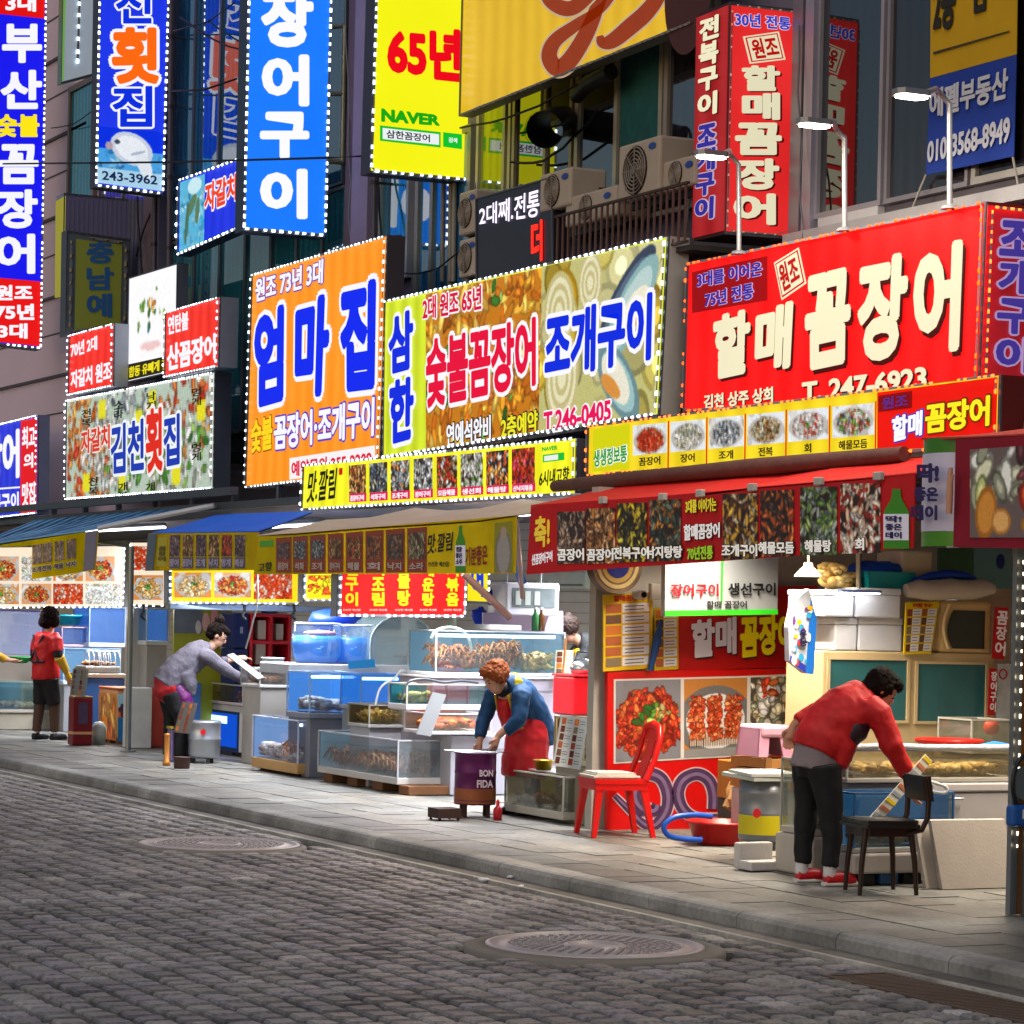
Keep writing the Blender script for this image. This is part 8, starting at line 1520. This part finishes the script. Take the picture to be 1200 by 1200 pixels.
mb = MB(); q.tube(mb, [(.20, -.10, .97), (.15, -.09, 1.07), (.10, 0, 1.10), (.15, .09, 1.07), (.20, .10, .97)], [.03, .045, .055, .045, .03], 10); remesh(mb.build('hood', mat('#b8a808', .7, bump=.2), hd), .011, 2)
mb = MB(); q.tube(mb, [(.245, -.075, .97), (.20, -.085, .84), (.10, -.10, .70)], .012, 6); q.tube(mb, [(.245, .075, .97), (.20, .085, .84), (.10, .10, .70)], .012, 6); mb.build('zip_trim', mat('#b89a18', .6), hd)
mb = MB(); q.tube(mb, [(.23, 0, .94), (.17, 0, .82), (.08, 0, .72)], [.06, .09, .11], 12); q.tube(mb, [(-.08, 0, .80), (-.06, 0, .62), (-.03, 0, .40), (-.02, 0, .30)], [.15, .185, .19, .185], 18); remesh(mb.build('apron', mat('#b80814', .5, bump=.2, bscale=8), q.t), .014, 2)
mb = MB(); q.tube(mb, [(.21, 0, 1.0), (.26, 0, 1.035)], [.07, .06], 12); remesh(mb.build('scarf', mat('#15151a', .8), q.t), .012, 1)
for r_ in (-.10, .10):
    mb = MB(); q.tube(mb, [(0, r_, .42), (-.05, r_, .1)], [.075, .06]); remesh(mb.build('trouser_leg', mat('#101014', .8), q.t), .012, 1); mb = MB(); q.tube(mb, [(-.08, r_, .04), (.05, r_, .04), (.14, r_, .03)], [.042, .045, .026]); remesh(mb.build('shoe', mat('#1a1a1e', .5), q.t), .01, 1)
a = q.p(.38, .12, .52); b = q.p(.42, -.02, .54); tag(MB().tube([q.p(.37, -.085, .60), q.p(.42, -.03, .50), q.p(.46, .02, .44)], .006, 6).tube([q.p(.37, -.075, .60), q.p(.43, .0, .50), q.p(.465, .025, .44)], .006, 6).build('tongs', STEEL), 'thin steel tongs held over the purple stove', 'tongs')
# --- woman in grey bending over the trays
q = Person('person in a grey jumper with a hair bun bending over the shellfish trays', (-27.05, 9.52, 0), (.10, 1.0))
mb = MB()
for r_, f_ in ((-.09, 0), (.09, .08)): q.tube(mb, [(-.02, r_*.55, .74), (f_+.03, r_, .44), (f_, r_, .09)], [.085, .056, .038]); q.tube(mb, [(f_-.03, r_, .04), (f_+.06, r_, .035), (f_+.14, r_, .025)], [.036, .036, .022])
q.tube(mb, [(-.02, 0, .80), (.08, 0, .95), (.24, 0, 1.08), (.36, 0, 1.15)], [.125, .12, .125, .09]); q.tube(mb, [(.34, 0, 1.14), (.44, 0, 1.24)], [.05, .05])
q.tube(mb, [(.33, .16, 1.10), (.55, .18, .94), (.80, .14, .83)], [.052, .042, .03]); q.tube(mb, [(.33, -.16, 1.10), (.52, -.20, 1.02), (.72, -.16, 1.08)], [.052, .042, .03])
q.head(mb, (.47, .01, 1.32), (.9, .25, -.6)); q.hand(mb, (.82, .14, .825), (1, 0, -.5), .4, 1, (0, 0, -1)); q.hand(mb, (.74, -.16, 1.085), (1, .1, .05), .5, -1, (0, 0, -1))
remesh(mb.build('body', SKIN2, q.t), .008, 2); q.face()
q.hair(mat('#120c0a', .95, bump=.3, bscale=60, var=.3, spec=.08), [((-.03, 0, .035), .105, .088, .10), ((.03, 0, .085), .075, .075, .045), ((-.05, 0, -.02), .07, .075, .06), ((-.07, 0, .15), .055, .055, .05)])
mb = MB(); q.tube(mb, [(-.08, 0, .78), (.0, 0, .88), (.10, 0, .99), (.24, 0, 1.10), (.35, 0, 1.17), (.40, 0, 1.19)], [.16, .165, .165, .155, .12, .07], 16)
q.tube(mb, [(.10, .05, .92), (.16, .06, .78), (.20, .06, .68)], [.13, .10, .05])
for k, (e, w_) in ((1, ((.55, .18, .95), (.76, .145, .845))), (-1, ((.52, -.20, 1.03), (.64, -.17, 1.06)))): q.tube(mb, [(.28, k*.11, 1.12), (.34, k*.16, 1.10), e, w_], [.08, .08, .064, .045])
remesh(mb.build('jumper', mat('#5a5662', .85, bump=.4, bscale=40, var=.12), q.t), .012, 3)
mb = MB(); q.tube(mb, [(-.06, 0, .88), (-.05, 0, .76), (.08, .02, .64)], [.14, .165, .12], 16); remesh(mb.build('apron', mat('#9a0c18', .5, bump=.2), q.t), .012, 2)
mb = MB(); q.tube(mb, [(.02, .08, .78), (.10, .10, .66), (.17, .10, .52)], [.075, .09, .07], 10); remesh(mb.build('apron_corner', mat('#5a0c58', .5, bump=.2), q.t), .012, 2)
mb = MB(); q.tube(mb, [(-.06, 0, .78), (-.04, 0, .68)], [.14, .13], 14)
for r_, f_ in ((-.09, 0), (.09, .08)): q.tube(mb, [(-.03, r_*.8, .72), (f_*.8+.02, r_, .45), (f_, r_, .06)], [.108, .082, .066], 12)
remesh(mb.build('trousers', mat('#0c0c12', .8), q.t), .012, 3)
for r_, f_ in ((-.09, 0), (.09, .08)): mb = MB(); q.tube(mb, [(f_-.04, r_, .035), (f_+.06, r_, .035), (f_+.16, r_, .028)], [.04, .045, .026]); remesh(mb.build('shoe', mat('#14161c', .5), q.t), .01, 1)
# --- woman in the red vest, back turned
base = onZ(52, 867); q = Person('person in a red vest and long yellow gloves standing with their back turned', (base.x, base.y, 0), (-.35, 1.0))
mb = MB()
for r_, f_ in ((-.09, -.05), (.09, .08)): q.tube(mb, [(0, r_*.8, .78), (f_*.5+.02, r_, .42), (f_, r_, .09)], [.085, .058, .04]); q.tube(mb, [(f_-.03, r_, .04), (f_+.06, r_, .035), (f_+.14, r_, .025)], [.036, .036, .022])
q.tube(mb, [(0, 0, .78), (0, 0, 1.0), (.02, 0, 1.18), (.03, 0, 1.26)], [.13, .12, .13, .08]); q.tube(mb, [(.03, 0, 1.25), (.05, 0, 1.34)], [.05, .05])
for k in (-1, 1): q.tube(mb, [(.02, k*.17, 1.2), (.0, k*.23, .98), (.14, k*.22, .80)], [.05, .044, .034])
q.head(mb, (.06, 0, 1.43), (1, .2, -.25)); q.hand(mb, (.15, .22, .78), (.5, 0, -1), .5, 1, (0, -1, 0)); q.hand(mb, (.15, -.22, .78), (.5, 0, -1), .5, -1, (0, 1, 0)); remesh(mb.build('body', SKIN2, q.t), .009, 2); q.face()
q.hair(mat('#180e10', .95, bump=.3, bscale=60, var=.3, spec=.08), [((-.03, 0, .035), .118, .105, .115), ((-.06, 0, -.05), .09, .095, .08), ((.02, .07, -.02), .06, .04, .08), ((.02, -.07, -.02), .06, .04, .08)])
mb = MB(); q.tube(mb, [(.0, 0, .72), (-.01, 0, .92), (0, 0, 1.08), (.02, 0, 1.22), (.03, 0, 1.27)], [.165, .155, .165, .15, .08], 16)
for k in (-1, 1): q.tube(mb, [(.01, k*.12, 1.22), (.01, k*.19, 1.17), (0, k*.22, 1.05)], [.08, .075, .068])
remesh(mb.build('vest', mat('#b80c14', .55, bump=.25, bscale=9), q.t), .012, 3)
mb = MB(); q.tube(mb, [(-.12, -.10, 1.24), (-.168, .02, 1.0), (-.165, .06, .93)], .012, 6); q.tube(mb, [(-.12, .10, 1.24), (-.168, -.04, 1.0), (-.16, -.10, .93)], .012, 6); q.tube(mb, [(-.12, -.12, .93), (-.172, 0, .92), (-.12, .12, .93)], .016, 6); mb.build('apron_straps', mat('#1c1c30', .6), q.t)
for k in (-1, 1):
    mb = MB(); q.tube(mb, [(.0, k*.225, 1.07), (.0, k*.232, .98)], [.06, .055]); remesh(mb.build('undersleeve', mat('#15141c', .8), q.t), .012, 1)
    mb = MB(); q.tube(mb, [(.01, k*.235, .99), (.13, k*.225, .82)], [.066, .046]); q.hand(mb, (.14, k*.22, .80), (.5, 0, -1), .5, k, (0, -k, 0), 1.3); remesh(mb.build('glove', mat('#c8a028', .45), q.t), .009, 1)
mb = MB(); q.tube(mb, [(0, 0, .80), (0, 0, .68)], [.15, .15], 14)
for r_, f_ in ((-.09, -.05), (.09, .08)): q.tube(mb, [(0, r_*.8, .72), (f_*.5+.02, r_, .42)], [.11, .085], 12)
remesh(mb.build('trousers', mat('#111014', .8), q.t), .012, 2)
for r_, f_ in ((-.09, -.05), (.09, .08)):
    mb = MB(); q.tube(mb, [(f_*.6+.02, r_, .43), (f_, r_, .1)], [.07, .055], 10); remesh(mb.build('legging', mat('#4a3428', .8), q.t), .012, 1); mb = MB(); q.tube(mb, [(f_-.05, r_, .035), (f_+.06, r_, .035), (f_+.17, r_, .03)], [.042, .05, .028]); remesh(mb.build('shoe', mat('#101014', .5), q.t), .01, 1)
# --- partly seen person at the left edge
base = Vector((-33.40, 9.18, 0)); q = Person('person in a yellow apron at the left edge holding a green bowl', base, (.1, 1.0))
mb = MB()
for r_ in (-.09, .09): q.tube(mb, [(0, r_*.8, .78), (.02, r_, .42), (0, r_, .09)], [.085, .058, .04]); q.tube(mb, [(-.03, r_, .04), (.06, r_, .035), (.14, r_, .025)], [.036, .036, .022])
q.tube(mb, [(0, 0, .78), (0, 0, 1.0), (.02, 0, 1.18), (.03, 0, 1.26)], [.13, .12, .13, .08]); q.tube(mb, [(.03, 0, 1.25), (.05, 0, 1.34)], [.05, .05]); q.head(mb, (.06, 0, 1.42), (1, 0, -.3))
for k in (-1, 1): q.tube(mb, [(.02, k*.17, 1.2), (.12, k*.23, .98), (.38, k*.14, .90)], [.05, .044, .034]); q.hand(mb, (.40, k*.14, .895), (1, -k*.2, -.1), .4, k, (0, 0, 1))
remesh(mb.build('body', SKIN2, q.t), .009, 2); q.face(); q.hair(mat('#201818', .7), [((-.03, 0, .035), .11, .095, .11)])
mb = MB(); q.tube(mb, [(.0, 0, .55), (0, 0, .8), (0, 0, 1.05), (.02, 0, 1.22), (.03, 0, 1.26)], [.19, .165, .165, .15, .08], 16)
for k in (-1, 1): q.tube(mb, [(.02, k*.15, 1.2), (.12, k*.235, .98), (.33, k*.155, .91)], [.08, .07, .055])
remesh(mb.build('apron', mat('#b88a14', .5, bump=.2), q.t), .012, 2)
mb = MB(); q.tube(mb, [(0, 0, .78), (0, 0, .66)], [.14, .14], 12)
for r_ in (-.09, .09): q.tube(mb, [(0, r_*.8, .7), (.02, r_, .42), (0, r_, .06)], [.1, .08, .065], 12)
remesh(mb.build('trousers', mat('#2a2418', .8), q.t), .012, 2)
c = q.p(.56, 0, .86); t = tag(MB().lathe([(0, 0), (.07, .0), (.14, .06), (.16, .07), (.155, .08), (.13, .065), (.06, .012), (0, .01)], c, 22).build('green_bowl', mat('#0c8a3c', .4)), 'bright green bowl held by the person in the yellow apron', 'bowl')
# --- person working behind the long crab tank
q = Person('person with brown hair in a black jacket bending down behind the crab tank', (-23.5, 12.66, .2), (-.2, -1.0))
mb = MB()
for r_ in (-.09, .09): q.tube(mb, [(-.1, r_*.8, .75), (0, r_, .42), (-.04, r_, .09)], [.085, .058, .04]); q.tube(mb, [(-.07, r_, .04), (.1, r_, .03)], [.036, .022])
q.tube(mb, [(-.1, 0, .76), (-.02, 0, .95), (.12, 0, 1.10), (.2, 0, 1.15)], [.125, .12, .12, .08]); q.tube(mb, [(.2, 0, 1.15), (.28, 0, 1.22)], [.05, .05]); q.head(mb, (.33, 0, 1.27), (.8, .1, -.7))
for k in (-1, 1): q.tube(mb, [(.15, k*.16, 1.1), (.3, k*.2, .92), (.45, k*.12, .9)], [.05, .044, .034]); q.hand(mb, (.47, k*.12, .9), (1, 0, -.3), .4, k, (0, 0, -1))
remesh(mb.build('body', SKIN2, q.t), .009, 2); q.face(); q.hair(mat('#2c1810', .6, bump=.5, bscale=60, var=.3), [((-.03, 0, .04), .112, .098, .11), ((-.08, .02, .09), .06, .06, .06), ((.02, .07, 0), .06, .035, .07)])
mb = MB(); q.tube(mb, [(-.12, 0, .7), (-.06, 0, .9), (.08, 0, 1.08), (.18, 0, 1.17), (.22, 0, 1.18)], [.165, .165, .16, .12, .08], 16)
for k in (-1, 1): q.tube(mb, [(.1, k*.11, 1.12), (.15, k*.16, 1.1), (.3, k*.2, .93), (.41, k*.13, .905)], [.08, .08, .066, .048])
remesh(mb.build('jacket', mat('#16181c', .7, bump=.3), q.t), .012, 3)
mb = MB(); q.tube(mb, [(.24, 0, 1.1), (.16, 0, .95), (.06, 0, .75)], [.07, .1, .13], 12); remesh(mb.build('apron', mat('#c89a10', .6), q.t), .012, 2)
mb = MB(); q.tube(mb, [(-.1, 0, .76), (-.08, 0, .66)], [.14, .14], 12)
for r_ in (-.09, .09): q.tube(mb, [(-.08, r_*.8, .7), (0, r_, .42), (-.04, r_, .06)], [.1, .08, .065], 12)
remesh(mb.build('trousers', mat('#14141a', .8), q.t), .012, 2)

tag(MB().bbox(-23.95, -23.05, 12.2, 13.0, .004, .195, .02).build('wooden_platform', mat('#6a4a30', .8)), 'low wooden platform under the person behind the crab tank', 'platform')
